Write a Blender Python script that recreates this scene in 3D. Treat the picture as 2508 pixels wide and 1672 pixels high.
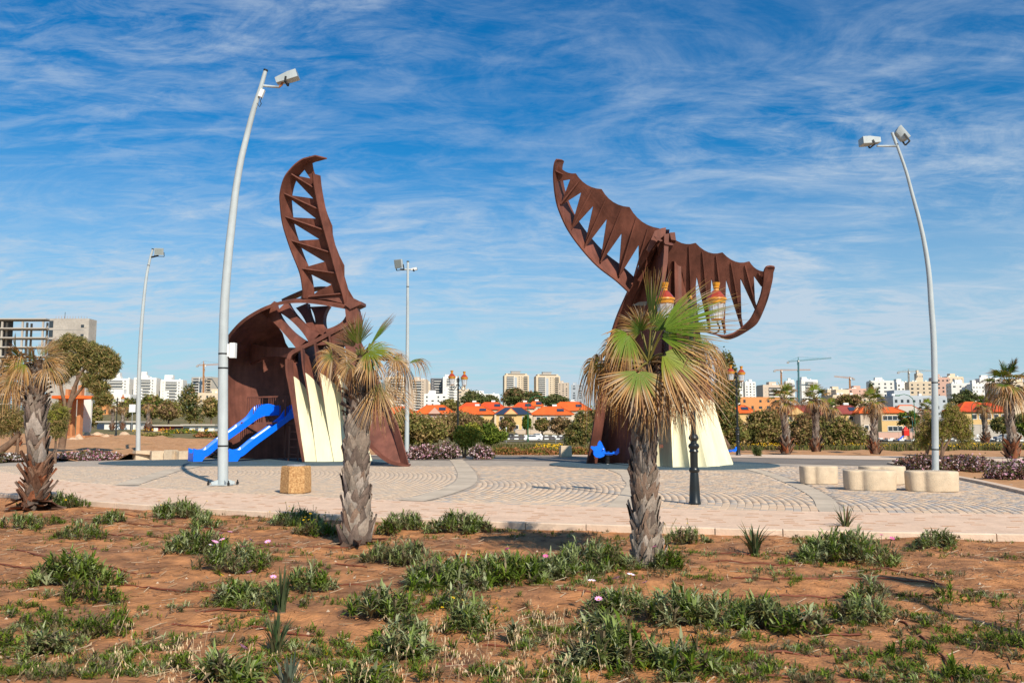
import bpy, math, random
import numpy as np
from mathutils import Vector, Matrix
for _o in list(bpy.data.objects): bpy.data.objects.remove(_o)
SC = bpy.context.scene
# ------------------------------------------------------------------ camera
F, PW, PH, CX, CY, HORIZON, EYE = 2090.0, 2508, 1672, 1254.0, 836.0, 1041.0, 1.6
PITCH = math.atan((HORIZON - CY) / F)
cam_data = bpy.data.cameras.new('camera'); cam = bpy.data.objects.new('camera', cam_data)
SC.collection.objects.link(cam); SC.camera = cam
cam_data.sensor_width = 36.0; cam_data.lens = 36.0 * F / PW
cam_data.clip_start = 0.1; cam_data.clip_end = 20000
cam.location = (0, 0, EYE); cam.rotation_euler = (math.pi / 2 + PITCH, 0, 0)
# ------------------------------------------------------------------ sun and sky
SUN_EL, SUN_AZ = math.radians(38), math.radians(153)      # azimuth measured from +Y towards +X
SUN_DIR = Vector((math.sin(SUN_AZ) * math.cos(SUN_EL), math.cos(SUN_AZ) * math.cos(SUN_EL), math.sin(SUN_EL)))
sun_data = bpy.data.lights.new('sun', 'SUN'); sun = bpy.data.objects.new('sun', sun_data)
SC.collection.objects.link(sun)
sun_data.energy = 4.9; sun_data.angle = math.radians(0.53); sun_data.color = (1.0, 0.90, 0.76)
sun.rotation_euler = (-SUN_DIR).to_track_quat('-Z', 'Y').to_euler(); sun.location = (20, -30, 40)
world = bpy.data.worlds.new('World'); SC.world = world; world.use_nodes = True
def setup_world():
    nt = world.node_tree; N = nt.nodes; L = nt.links; N.clear()
    out = N.new('ShaderNodeOutputWorld'); bg = N.new('ShaderNodeBackground'); bg.inputs[1].default_value = 0.08
    sky = N.new('ShaderNodeTexSky'); sky.sky_type = 'NISHITA'; sky.sun_disc = False
    sky.sun_elevation = SUN_EL; sky.sun_rotation = SUN_AZ; sky.air_density = 1.1; sky.dust_density = 0.6; sky.ozone_density = 3.0; sky.altitude = 20
    hs = N.new('ShaderNodeHueSaturation'); hs.inputs['Saturation'].default_value = 1.28; hs.inputs['Value'].default_value = 1.0
    L.new(sky.outputs[0], hs.inputs['Color'])
    tint = N.new('ShaderNodeMix'); tint.data_type = 'RGBA'; tint.blend_type = 'MULTIPLY'; tint.inputs[0].default_value = 1.0
    tint.inputs[7].default_value = (0.10, 0.95, 1.22, 1)
    L.new(hs.outputs[0], tint.inputs[6])
    tc = N.new('ShaderNodeTexCoord'); sep = N.new('ShaderNodeSeparateXYZ'); L.new(tc.outputs['Generated'], sep.inputs[0])
    def math_node(op, a, b=None, c=None):
        m = N.new('ShaderNodeMath'); m.operation = op
        for i, v in enumerate((a, b, c)):
            if v is None: continue
            if isinstance(v, (int, float)): m.inputs[i].default_value = v
            else: L.new(v, m.inputs[i])
        return m.outputs[0]
    zc = math_node('MAXIMUM', sep.outputs[2], 0.0)
    den = math_node('ADD', zc, 0.16)
    px = math_node('DIVIDE', sep.outputs[0], den); py = math_node('DIVIDE', sep.outputs[1], den)
    cmb = N.new('ShaderNodeCombineXYZ'); L.new(px, cmb.inputs[0]); L.new(py, cmb.inputs[1])
    def noise_of(scale_xyz, rot, scale, detail, rough, dist, off):
        mp = N.new('ShaderNodeMapping'); mp.inputs['Scale'].default_value = scale_xyz; mp.inputs['Rotation'].default_value = (0, 0, math.radians(rot)); mp.inputs['Location'].default_value = off
        L.new(cmb.outputs[0], mp.inputs[0])
        n = N.new('ShaderNodeTexNoise'); n.inputs['Scale'].default_value = scale; n.inputs['Detail'].default_value = detail; n.inputs['Roughness'].default_value = rough; n.inputs['Distortion'].default_value = dist
        L.new(mp.outputs[0], n.inputs['Vector']); return n.outputs[0]
    def ramp(v, a, b):
        r = N.new('ShaderNodeMapRange'); r.interpolation_type = 'SMOOTHSTEP'; r.inputs[1].default_value = a; r.inputs[2].default_value = b
        L.new(v, r.inputs[0]); return r.outputs[0]
    streak = noise_of((0.8, 1.25, 1), 14, 2.2, 14, 0.68, 1.3, (3.1, 1.7, 0))
    fine = noise_of((0.8, 1.9, 1), 8, 8.0, 10, 0.7, 0.6, (8.3, 2.2, 0))
    big = noise_of((0.8, 1.0, 1), -8, 0.85, 4, 0.5, 0.3, (5.2, 9.6, 0))
    wisp = noise_of((0.35, 1.9, 1), 20, 3.4, 10, 0.6, 1.1, (1.4, 6.1, 0))
    s1 = ramp(streak, 0.40, 0.74); s2 = ramp(fine, 0.38, 0.70); b1 = ramp(big, 0.30, 0.64); w1 = ramp(wisp, 0.56, 0.80)
    m = math_node('MULTIPLY', s1, math_node('ADD', math_node('MULTIPLY', b1, 0.75), 0.25))
    m = math_node('ADD', math_node('MULTIPLY', m, 0.57), math_node('MULTIPLY', math_node('MULTIPLY', s2, b1), 0.30))
    m = math_node('ADD', m, math_node('MULTIPLY', w1, 0.30))
    # thin veil that thickens towards the horizon, where one looks through more of it
    veil = ramp(zc, 0.34, 0.02)
    m = math_node('ADD', m, math_node('MULTIPLY', veil, 0.72))
    m = math_node('MINIMUM', m, 0.90)
    mix = N.new('ShaderNodeMix'); mix.data_type = 'RGBA'; L.new(m, mix.inputs[0])
    L.new(tint.outputs[2], mix.inputs[6]); mix.inputs[7].default_value = (5.9, 6.9, 8.0, 1)
    L.new(mix.outputs[2], bg.inputs[0]); L.new(bg.outputs[0], out.inputs[0])
setup_world()
SC.view_settings.view_transform = 'Standard'; SC.view_settings.look = 'None'
SC.view_settings.exposure = 0.28; SC.view_settings.gamma = 1.0; SC.view_settings.use_curve_mapping = False
SC.cycles.max_bounces = 6; SC.cycles.diffuse_bounces = 3; SC.cycles.glossy_bounces = 2
SC.cycles.transmission_bounces = 4; SC.cycles.transparent_max_bounces = 6
SC.cycles.use_adaptive_sampling = True
# ------------------------------------------------------------------ helpers
random.seed(7)
COL = SC.collection
cP, sP = math.cos(PITCH), math.sin(PITCH)
def ray(px, py):
    u = (px - CX) / F; v = (CY - py) / F
    return Vector((u, cP - v * sP, sP + v * cP))
def at(px, py, Y):
    d = ray(px, py); return Vector((0, 0, EYE)) + d * (Y / d.y)
def gp(px, py, z=0.0):
    d = ray(px, py); t = (z - EYE) / d.z; return Vector((0, 0, EYE)) + d * t
def lerp(a, b, t): return a + (b - a) * t
def sstep(a, b, x):
    t = min(1, max(0, (x - a) / (b - a))); return t * t * (3 - 2 * t)
class MB:
    def __init__(s): s.v = []; s.f = []; s.c = []
    def add(s, vs, fs, col=None):
        o = len(s.v); s.v.extend([tuple(p) for p in vs]); s.f.extend([tuple(i + o for i in f) for f in fs])
        c = col if col is not None else (1, 1, 1)
        if isinstance(c, list): s.c.extend(c)
        else: s.c.extend([c] * len(vs))
        return s
    def box(s, c, size, rz=0.0, col=None, M=None):
        x, y, z = size[0] / 2, size[1] / 2, size[2] / 2
        R = M if M is not None else Matrix.Rotation(rz, 3, 'Z'); c = Vector(c)
        vs = [c + R @ Vector(p) for p in ((-x,-y,-z),(x,-y,-z),(x,y,-z),(-x,y,-z),(-x,-y,z),(x,-y,z),(x,y,z),(-x,y,z))]
        return s.add(vs, [(0,3,2,1),(4,5,6,7),(0,1,5,4),(1,2,6,5),(2,3,7,6),(3,0,4,7)], col)
    def bar(s, a, b, w, h=None, col=None):
        a, b = Vector(a), Vector(b); d = b - a; l = d.length
        q = d.to_track_quat('Y', 'Z').to_matrix()
        return s.box((a + b) / 2, (w, l, h or w), M=q, col=col)
    def tube(s, pts, rad, n=8, col=None, caps=True):
        pts = [Vector(p) for p in pts]; m = len(pts)
        if not hasattr(rad, '__len__'): rad = [rad] * m
        vs, fs, cs = [], [], []
        up = Vector((0, 0, 1))
        for i, p in enumerate(pts):
            d = (pts[min(i + 1, m - 1)] - pts[max(i - 1, 0)]).normalized()
            ref = up if abs(d.z) < 0.95 else Vector((0, 1, 0))
            a = d.cross(ref).normalized(); b = d.cross(a).normalized()
            for k in range(n):
                t = 2 * math.pi * k / n
                vs.append(p + (a * math.cos(t) + b * math.sin(t)) * rad[i])
                if isinstance(col, list): cs.append(col[i])
        for i in range(m - 1):
            for k in range(n):
                k2 = (k + 1) % n
                fs.append((i * n + k, i * n + k2, (i + 1) * n + k2, (i + 1) * n + k))
        if caps:
            fs.append(tuple(range(n))); fs.append(tuple((m - 1) * n + k for k in reversed(range(n))))
        return s.add(vs, fs, cs if isinstance(col, list) else col)
    def lathe(s, prof, n=16, c=(0, 0, 0), col=None, caps=True, ph=0.0):
        c = Vector(c); vs, fs = [], []; m = len(prof)
        for r, z in prof:
            for k in range(n):
                t = 2 * math.pi * k / n + ph; vs.append(c + Vector((r * math.cos(t), r * math.sin(t), z)))
        for i in range(m - 1):
            for k in range(n):
                k2 = (k + 1) % n; fs.append((i * n + k, i * n + k2, (i + 1) * n + k2, (i + 1) * n + k))
        if caps: fs.append(tuple(reversed(range(n)))); fs.append(tuple((m - 1) * n + k for k in range(n)))
        return s.add(vs, fs, col)
    def prism(s, pts, vec, col=None):
        pts = [Vector(p) for p in pts]; vec = Vector(vec); n = len(pts)
        vs = pts + [p + vec for p in pts]
        fs = [tuple(range(n)), tuple(reversed(range(n, 2 * n)))] + [(k, k + n, (k + 1) % n + n, (k + 1) % n) for k in range(n)]
        return s.add(vs, fs, col)
    def grid(s, P, col=None, close=False):
        r, c = len(P), len(P[0]); vs = [p for row in P for p in row]; fs = []
        for i in range(r - 1):
            for j in range(c - 1 + (1 if close else 0)):
                j2 = (j + 1) % c; fs.append((i * c + j, i * c + j2, (i + 1) * c + j2, (i + 1) * c + j))
        return s.add(vs, fs, col)
    def sweep(s, front, vec, thick, col=None):
        """a bent flat bar: the front-edge polyline, a depth vector, and a thickness measured across the bend"""
        front = [Vector(p) for p in front]; n = len(front); vec0 = vec
        vs, fs = [], []
        for i, p in enumerate(front):
            d = (front[min(i + 1, n - 1)] - front[max(i - 1, 0)]).normalized()
            vv = Vector(vec0(i / (n - 1)) if callable(vec0) else vec0)
            nn = d.cross(vv).normalized(); t = thick(i / (n - 1)) if callable(thick) else thick
            vs += [p - nn * t / 2, p + nn * t / 2, p + vv + nn * t / 2, p + vv - nn * t / 2]
        for i in range(n - 1):
            for k in range(4):
                k2 = (k + 1) % 4; fs.append((i * 4 + k, i * 4 + k2, (i + 1) * 4 + k2, (i + 1) * 4 + k))
        fs.append((0, 1, 2, 3)); m = (n - 1) * 4; fs.append((m + 3, m + 2, m + 1, m))
        return s.add(vs, fs, col)
def smooth_path(pts, k=6):
    """Catmull-Rom through points"""
    pts = [Vector(p) for p in pts]; out = []
    for i in range(len(pts) - 1):
        p0 = pts[i - 1] if i else pts[0] * 2 - pts[1]; p1, p2 = pts[i], pts[i + 1]
        p3 = pts[i + 2] if i + 2 < len(pts) else p2 * 2 - p1
        for j in range(k):
            t = j / k
            out.append(0.5 * ((2 * p1) + (p2 - p0) * t + (2 * p0 - 5 * p1 + 4 * p2 - p3) * t * t + (3 * p1 - p0 - 3 * p2 + p3) * t ** 3))
    out.append(pts[-1]); return out
def mesh_np(name, verts, faces, cols=None, mat=None, smooth=False):
    """verts (n,3), faces (m,k) arrays, optional per-vertex colours (n,3)"""
    me = bpy.data.meshes.new(name); verts = np.asarray(verts, dtype=np.float32); faces = np.asarray(faces, dtype=np.int32)
    n, (m, k) = len(verts), faces.shape
    me.vertices.add(n); me.vertices.foreach_set('co', verts.ravel())
    me.loops.add(m * k); me.loops.foreach_set('vertex_index', faces.ravel())
    me.polygons.add(m); me.polygons.foreach_set('loop_start', np.arange(0, m * k, k, dtype=np.int32))
    if smooth: me.polygons.foreach_set('use_smooth', np.ones(m, dtype=bool))
    me.update(calc_edges=True)
    if cols is not None:
        a = me.color_attributes.new('Col', 'FLOAT_COLOR', 'POINT'); c4 = np.ones((n, 4), dtype=np.float32); c4[:, :3] = cols
        a.data.foreach_set('color', c4.ravel())
    if mat: me.materials.append(mat)
    return me
def to_mesh(name, mb, mat, smooth=False, origin=None):
    me = bpy.data.meshes.new(name)
    vs = mb.v if origin is None else [(a - origin[0], b - origin[1], c - origin[2]) for a, b, c in mb.v]
    me.from_pydata(vs, [], mb.f)
    if any(c != (1, 1, 1) for c in mb.c):
        a = me.color_attributes.new('Col', 'FLOAT_COLOR', 'POINT')
        a.data.foreach_set('color', np.array([(c[0], c[1], c[2], 1) for c in mb.c], dtype=np.float32).ravel())
    if smooth:
        me.polygons.foreach_set('use_smooth', np.ones(len(me.polygons), dtype=bool))
        if smooth is not True: me.set_sharp_from_angle(angle=math.radians(smooth))
    if mat: me.materials.append(mat)
    me.update(); return me
def link(o): COL.objects.link(o); return o
def tag(o, label=None, cat=None, group=None, kind=None):
    if label: o['label'] = label
    if cat: o['category'] = cat
    if group: o['group'] = group
    if kind: o['kind'] = kind
    return o
def thing(name, loc, label, cat, group=None, rz=0.0):
    o = link(bpy.data.objects.new(name, None)); o.location = loc; o.rotation_euler = (0, 0, rz)
    o.empty_display_size = 0.2
    return tag(o, label, cat, group)
def obj(name, me, parent=None, loc=None, world=False):
    """world=True: the mesh is in world coordinates although its parent (an unrotated Empty) stands elsewhere"""
    o = link(bpy.data.objects.new(name, me))
    if loc is not None: o.location = loc
    if parent is not None:
        o.parent = parent
        if world and parent.parent is None and parent.type == 'EMPTY': o.matrix_parent_inverse = Matrix.Translation(-Vector(parent.location))
    return o
def part(name, mb, mat, parent, smooth=False, world=True):
    return obj(name, to_mesh(name, mb, mat, smooth), parent, world=world)
def single(name, mb, mat, origin, label=None, cat=None, group=None, kind=None, smooth=False):
    origin = Vector(origin); o = obj(name, to_mesh(name, mb, mat, smooth, origin)); o.location = origin
    return tag(o, label, cat, group, kind)
def copy_tree(o, parent=None):
    c = o.copy(); COL.objects.link(c); c.parent = parent
    for ch in list(o.children): copy_tree(ch, c)
    return c
# ------------------------------------------------------------------ materials
def mat(name, color, rough=0.7, metal=0.0, var=0.0, vscale=3.0, bump=0.0, bscale=20.0, col2=None, attr=False, spec=0.3, coord='Object', detail=6.0, translucent=0.0, coat=0.0, var2=0.0, v2scale=0.5):
    m = bpy.data.materials.new(name); m.use_nodes = True; nt = m.node_tree; N, L = nt.nodes, nt.links
    b = N['Principled BSDF']; b.inputs['Roughness'].default_value = rough; b.inputs['Metallic'].default_value = metal
    b.inputs['Specular IOR Level'].default_value = spec; b.inputs['Base Color'].default_value = (*color, 1)
    if coat: b.inputs['Coat Weight'].default_value = coat; b.inputs['Coat Roughness'].default_value = 0.12
    src = None
    tc = N.new('ShaderNodeTexCoord')
    if attr:
        a = N.new('ShaderNodeAttribute'); a.attribute_name = 'Col'
        mul = N.new('ShaderNodeMix'); mul.data_type = 'RGBA'; mul.blend_type = 'MULTIPLY'; mul.inputs[0].default_value = 1
        mul.inputs[7].default_value = (*color, 1); L.new(a.outputs[0], mul.inputs[6]); src = mul.outputs[2]
    def varied(src, amount, scale, c2):
        n = N.new('ShaderNodeTexNoise'); n.inputs['Scale'].default_value = scale; n.inputs['Detail'].default_value = detail; n.inputs['Roughness'].default_value = 0.6
        L.new(tc.outputs[coord], n.inputs['Vector'])
        mr = N.new('ShaderNodeMapRange'); mr.inputs[1].default_value = 0.32; mr.inputs[2].default_value = 0.68; L.new(n.outputs[0], mr.inputs[0])
        mx = N.new('ShaderNodeMix'); mx.data_type = 'RGBA'; L.new(mr.outputs[0], mx.inputs[0])
        if c2 is not None:
            mx.inputs[7].default_value = (*c2, 1)
            if src is None: mx.inputs[6].default_value = (*color, 1)
            else: L.new(src, mx.inputs[6])
            return mx.outputs[2]
        mx.inputs[6].default_value = (1 - amount,) * 3 + (1,); mx.inputs[7].default_value = (1 + amount,) * 3 + (1,)
        ml = N.new('ShaderNodeMix'); ml.data_type = 'RGBA'; ml.blend_type = 'MULTIPLY'; ml.inputs[0].default_value = 1
        if src is None: ml.inputs[6].default_value = (*color, 1)
        else: L.new(src, ml.inputs[6])
        L.new(mx.outputs[2], ml.inputs[7]); return ml.outputs[2]
    if var or col2 is not None: src = varied(src, var, vscale, col2)
    if var2: src = varied(src, var2, v2scale, None)
    if src is not None: L.new(src, b.inputs['Base Color'])
    if bump:
        n = N.new('ShaderNodeTexNoise'); n.inputs['Scale'].default_value = bscale; n.inputs['Detail'].default_value = 6
        L.new(tc.outputs[coord], n.inputs['Vector'])
        bp = N.new('ShaderNodeBump'); bp.inputs['Strength'].default_value = bump; bp.inputs['Distance'].default_value = 0.02
        L.new(n.outputs[0], bp.inputs['Height']); L.new(bp.outputs[0], b.inputs['Normal'])
    if translucent:
        out = N['Material Output']; tr = N.new('ShaderNodeBsdfTranslucent'); ms = N.new('ShaderNodeMixShader'); ms.inputs[0].default_value = translucent
        if src is not None: L.new(src, tr.inputs[0])
        else: tr.inputs[0].default_value = (*color, 1)
        L.new(b.outputs[0], ms.inputs[1]); L.new(tr.outputs[0], ms.inputs[2]); L.new(ms.outputs[0], out.inputs[0])
    return m
def glass_mat(name, color=(0.9, 0.95, 1.0), alpha=0.35, rough=0.08):
    m = bpy.data.materials.new(name); m.use_nodes = True; nt = m.node_tree; N, L = nt.nodes, nt.links
    b = N['Principled BSDF']; b.inputs['Base Color'].default_value = (*color, 1); b.inputs['Roughness'].default_value = rough
    b.inputs['Alpha'].default_value = alpha; return m
M = {}
M['rust'] = mat('rust', (0.145, 0.052, 0.035), 0.6, var=0.26, vscale=1.6, bump=0.15, bscale=14, spec=0.25, var2=0.18, v2scale=0.35, coord='Object')
M['cream'] = mat('cream', (0.80, 0.74, 0.50), 0.6, var=0.05, vscale=0.9, spec=0.2, bump=0.05, bscale=9)
M['blue_plastic'] = mat('blue_plastic', (0.001, 0.15, 0.86), 0.28, var=0.06, vscale=2, spec=0.5)
M['white_paint'] = mat('white_paint', (0.74, 0.74, 0.72), 0.45, var=0.05, vscale=4, spec=0.3)
M['pole_grey'] = mat('pole_grey', (0.42, 0.46, 0.47), 0.45, var=0.07, vscale=2.5, spec=0.35)
M['dark_metal'] = mat('dark_metal', (0.02, 0.02, 0.02), 0.5)
M['black_iron'] = mat('black_iron', (0.012, 0.014, 0.014), 0.32, spec=0.5)
M['gold'] = mat('gold', (0.55, 0.24, 0.02), 0.38, var=0.2, vscale=8, spec=0.5)
M['red_enamel'] = mat('red_enamel', (0.33, 0.045, 0.02), 0.25, var=0.15, vscale=6, spec=0.6)
M['lantern_glass'] = glass_mat('lantern_glass', (0.8, 0.82, 0.85), 0.45)
M['lamp_glass'] = mat('lamp_glass', (0.30, 0.34, 0.33), 0.12, spec=0.6)
M['concrete'] = mat('concrete', (0.42, 0.36, 0.28), 0.9, var=0.1, vscale=1.5, bump=0.2, bscale=30, var2=0.1, v2scale=0.25)
M['bench_stone'] = mat('bench_stone', (0.56, 0.44, 0.31), 0.92, var=0.12, vscale=5, bump=0.6, bscale=45)
M['kerb_stone'] = mat('kerb_stone', (0.62, 0.47, 0.35), 0.9, var=0.1, vscale=4, bump=0.3, bscale=30)
M['steel_lid'] = mat('steel_lid', (0.45, 0.45, 0.45), 0.4, metal=0.6)
def add_streaks(m, lo, hi, sx=3.0, sz=0.22):
    """faint weathering that runs down the steel"""
    nt = m.node_tree; N, L = nt.nodes, nt.links; b = N['Principled BSDF']; src = b.inputs['Base Color'].links[0].from_socket
    tc = N.new('ShaderNodeTexCoord'); mp = N.new('ShaderNodeMapping'); mp.inputs['Scale'].default_value = (sx, sx, sz); L.new(tc.outputs['Object'], mp.inputs[0])
    n = N.new('ShaderNodeTexNoise'); n.inputs['Scale'].default_value = 1.0; n.inputs['Detail'].default_value = 8; n.inputs['Roughness'].default_value = 0.65; L.new(mp.outputs[0], n.inputs['Vector'])
    mr = N.new('ShaderNodeMapRange'); mr.inputs[1].default_value = 0.35; mr.inputs[2].default_value = 0.7; mr.inputs[3].default_value = lo; mr.inputs[4].default_value = hi; L.new(n.outputs[0], mr.inputs[0])
    mx = N.new('ShaderNodeMix'); mx.data_type = 'RGBA'; mx.blend_type = 'MULTIPLY'; mx.inputs[0].default_value = 1; L.new(src, mx.inputs[6]); L.new(mr.outputs[0], mx.inputs[7]); L.new(mx.outputs[2], b.inputs['Base Color'])
add_streaks(M['rust'], 1.22, 0.72); add_streaks(M['cream'], 1.03, 0.86, 4.0, 0.3); add_streaks(M['pole_grey'], 1.05, 0.85, 5.0, 0.4)
# ------------------------------------------------------------------ terrain
from mathutils import noise as mnoise
KN_R = [(0,0),(52,0),(70,-0.3),(110,-1.0),(200,-2.2),(240,-2.3),(270,-1.4),(300,-0.5),(400,3),(600,8),(900,15),(1300,24),(2500,40),(9000,60)]
KN_L = [(0,0),(50,0),(70,0.15),(90,0.35),(140,1.2),(200,2.5),(270,4.5),(400,8),(600,12),(900,17),(1300,25),(2500,40),(9000,60)]
def knots(K, y):
    if y <= K[0][0]: return K[0][1]
    for (a, za), (b, zb) in zip(K, K[1:]):
        if y <= b: return lerp(za, zb, (y - a) / (b - a))
    return K[-1][1]
def T(x, y):
    if y < 1: return 0.0
    w = sstep(-0.17, -0.29, x / y) if x < 0 else 0.0
    return lerp(knots(KN_R, y), knots(KN_L, y), w)
def gt(px, py_guess=None, Y=None):
    """terrain point under a column of the picture at distance Y"""
    X = (px - CX) / F * Y / 1.0
    d = ray(px, HORIZON); X = d.x * (Y / d.y)
    return Vector((X, Y, T(X, Y)))
def fbm(x, y, s, o=4):
    return mnoise.fractal(Vector((x * s, y * s, 0.37)), 0.9, 2.0, o)
M['meadow'] = mat('meadow', (0.115, 0.105, 0.035), 0.95, vscale=0.16, col2=(0.20, 0.145, 0.06), var2=0.3, v2scale=1.7, bump=0.5, bscale=6)
M['soil'] = mat('soil', (0.49, 0.21, 0.074), 0.97, vscale=1.1, col2=(0.23, 0.11, 0.055), bump=1.0, bscale=30, var2=0.48, v2scale=4.0, detail=10)
M['sand'] = mat('sand', (0.50, 0.27, 0.13), 0.97, vscale=0.9, col2=(0.40, 0.20, 0.085), bump=0.7, bscale=12, var2=0.2, v2scale=5.0)
M['asphalt'] = mat('asphalt', (0.20, 0.17, 0.145), 0.92, var=0.12, vscale=0.8, bump=0.3, bscale=40)
M['road_asphalt'] = mat('road_asphalt', (0.10, 0.085, 0.075), 0.9, var=0.15, vscale=0.1)
M['grout'] = mat('grout', (0.37, 0.31, 0.25), 0.95, var=0.2, vscale=2.2, bump=0.3, bscale=50)
M['band'] = mat('band', (0.50, 0.41, 0.31), 0.92, var=0.12, vscale=1.8, bump=0.25, bscale=35, var2=0.12, v2scale=0.6)
M['paver'] = mat('paver', (1, 1, 1), 0.88, attr=True, var=0.12, vscale=7, bump=0.12, bscale=60)
M['walk'] = mat('walk', (0.72, 0.51, 0.365), 0.92, var=0.09, vscale=1.6, bump=0.35, bscale=45, var2=0.08, v2scale=11)
def add_joints(m, w, h, dark):
    nt = m.node_tree; N, L = nt.nodes, nt.links; b = N['Principled BSDF']; src = b.inputs['Base Color'].links[0].from_socket
    tc = N.new('ShaderNodeTexCoord'); br = N.new('ShaderNodeTexBrick'); br.inputs['Scale'].default_value = 1.0; br.inputs['Brick Width'].default_value = w; br.inputs['Row Height'].default_value = h; br.inputs['Mortar Size'].default_value = 0.006; br.inputs['Mortar Smooth'].default_value = 0.3
    br.inputs['Color1'].default_value = (1, 1, 1, 1); br.inputs['Color2'].default_value = (0.9, 0.88, 0.86, 1); br.inputs['Mortar'].default_value = (dark, dark, dark, 1)
    L.new(tc.outputs['Object'], br.inputs['Vector']); mx = N.new('ShaderNodeMix'); mx.data_type = 'RGBA'; mx.blend_type = 'MULTIPLY'; mx.inputs[0].default_value = 1; L.new(src, mx.inputs[6]); L.new(br.outputs[0], mx.inputs[7]); L.new(mx.outputs[2], b.inputs['Base Color'])
add_joints(M['walk'], 0.24, 0.12, 0.84)
M['inset'] = mat('inset', (0.46, 0.25, 0.14), 0.9, var=0.15, vscale=6)
M['rubber'] = mat('rubber', (0.060, 0.095, 0.115), 0.85, var=0.10, vscale=1.2, bump=0.5, bscale=80)

def build_ground():
    rings = [0.0] + [1.2 * 1.135 ** i for i in range(73)]
    seg = 160; vs = []; fs = []
    for r in rings:
        for k in range(seg):
            a = 2 * math.pi * k / seg; x, y = r * math.sin(a), r * math.cos(a)
            z = T(x, y) - (0.14 if r < 48 else 0.05)
            if r > 60 and y > 0: z += 0.18 * fbm(x, y, 0.05)
            vs.append((x, y, z))
    for i in range(len(rings) - 1):
        for k in range(seg):
            k2 = (k + 1) % seg; fs.append((i * seg + k, (i + 1) * seg + k, (i + 1) * seg + k2, i * seg + k2))
    tag(obj('ground', mesh_np('ground', vs, fs, mat=M['meadow'], smooth=True)), kind='structure')
build_ground()
def drape(name, near, far, rows, off, m, label=None, jitter=0.0, cols=None):
    near = smooth_path(near, 8); far = smooth_path(far, 8); P = []
    for i in range(rows + 1):
        row = []
        for a, b in zip(near, far):
            p = a.lerp(b, i / rows); z = T(p.x, p.y) + off
            if jitter: z += jitter * fbm(p.x, p.y, 0.9)
            row.append((p.x, p.y, z))
        P.append(row)
    mb = MB().grid(P)
    o = obj(name, to_mesh(name, mb, m, True)); tag(o, kind='structure'); return o
# plaza: a large round of paving, its rim an arc about PC
PC, PR, WR = Vector((12.1, 53.3, 0)), 38.0, 41.05
def arc_pt(r, a, z=0.0): return (PC.x + r * math.sin(a), PC.y - r * math.cos(a), z)
def build_plaza():
    A0, A1, n = math.radians(-62), math.radians(48), 90
    P = []
    for i in range(14):
        row = []
        for k in range(n + 1):
            a = lerp(A0, A1, k / n); lim = 38.0; x0, y0, _ = arc_pt(PR, a)
            ymax = 43.5 if x0 < 0 else 42.0
            if y0 > ymax - 0.5: ymax = y0 + 0.5
            y = lerp(y0, ymax, (i / 13) ** 1.3); row.append((x0, y, 0.012))
        P.append(row)
    tag(obj('plaza', to_mesh('plaza', MB().grid(P), M['grout'])), kind='structure')
    P = [[arc_pt(r, lerp(A0, A1, k / n), 0.03) for k in range(n + 1)] for r in (WR, WR - 0.6, PR + 0.5, PR)]
    wk = tag(obj('walkway', to_mesh('walkway', MB().grid(P), M['walk'])), kind='structure')
    # dark inset strips set into the walkway, in broken rows along it
    rnd = random.Random(3); me = to_mesh('inset_strip', MB().box((0, 0, 0), (1, 1, 0.006)), M['inset'])
    cnt = 0
    for ri in range(9):
        r = PR + 0.35 + ri * 0.29; a = A0 + 0.35 + rnd.random() * 0.02
        while a < A1 - 0.2 and cnt < 296:
            nrun = rnd.choice((1, 1, 2))
            for q in range(nrun):
                L = rnd.uniform(0.15, 0.24); aa = a + q * 0.4 / r
                x, y, _ = arc_pt(r + rnd.uniform(-.02, .02), aa)
                if abs(x / max(y, 1)) < 0.72:
                    o = obj('inset_strip', me, wk); o.location = (x, y, 0.0295); o.scale = (L, rnd.uniform(0.05, 0.085), 1)
                    o.rotation_euler = (0, 0, aa); cnt += 1
            a += rnd.uniform(0.55, 1.15) / r * 1.55
    kb = tag(link(bpy.data.objects.new('kerb', None)), kind='structure')
    la = 0.98 / WR
    mb = MB(); w = 0.98 / 2 - 0.006
    prof = [(-0.07, -0.18), (-0.07, 0.045), (-0.055, 0.06), (0.055, 0.06), (0.07, 0.045), (0.07, -0.18)]
    mb.prism([(-w, y, z) for y, z in prof], (2 * w, 0, 0))
    me = to_mesh('kerb_stone', mb, M['kerb_stone'])
    a = A0 + 0.3
    while a < A1 - 0.1:
        o = obj('kerb_stone', me, kb); o.location = arc_pt(WR + 0.072, a, rnd.uniform(-0.006, 0.004)); o.rotation_euler = (0, 0, a + rnd.uniform(-.004, .004)); a += la
build_plaza()
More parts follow.
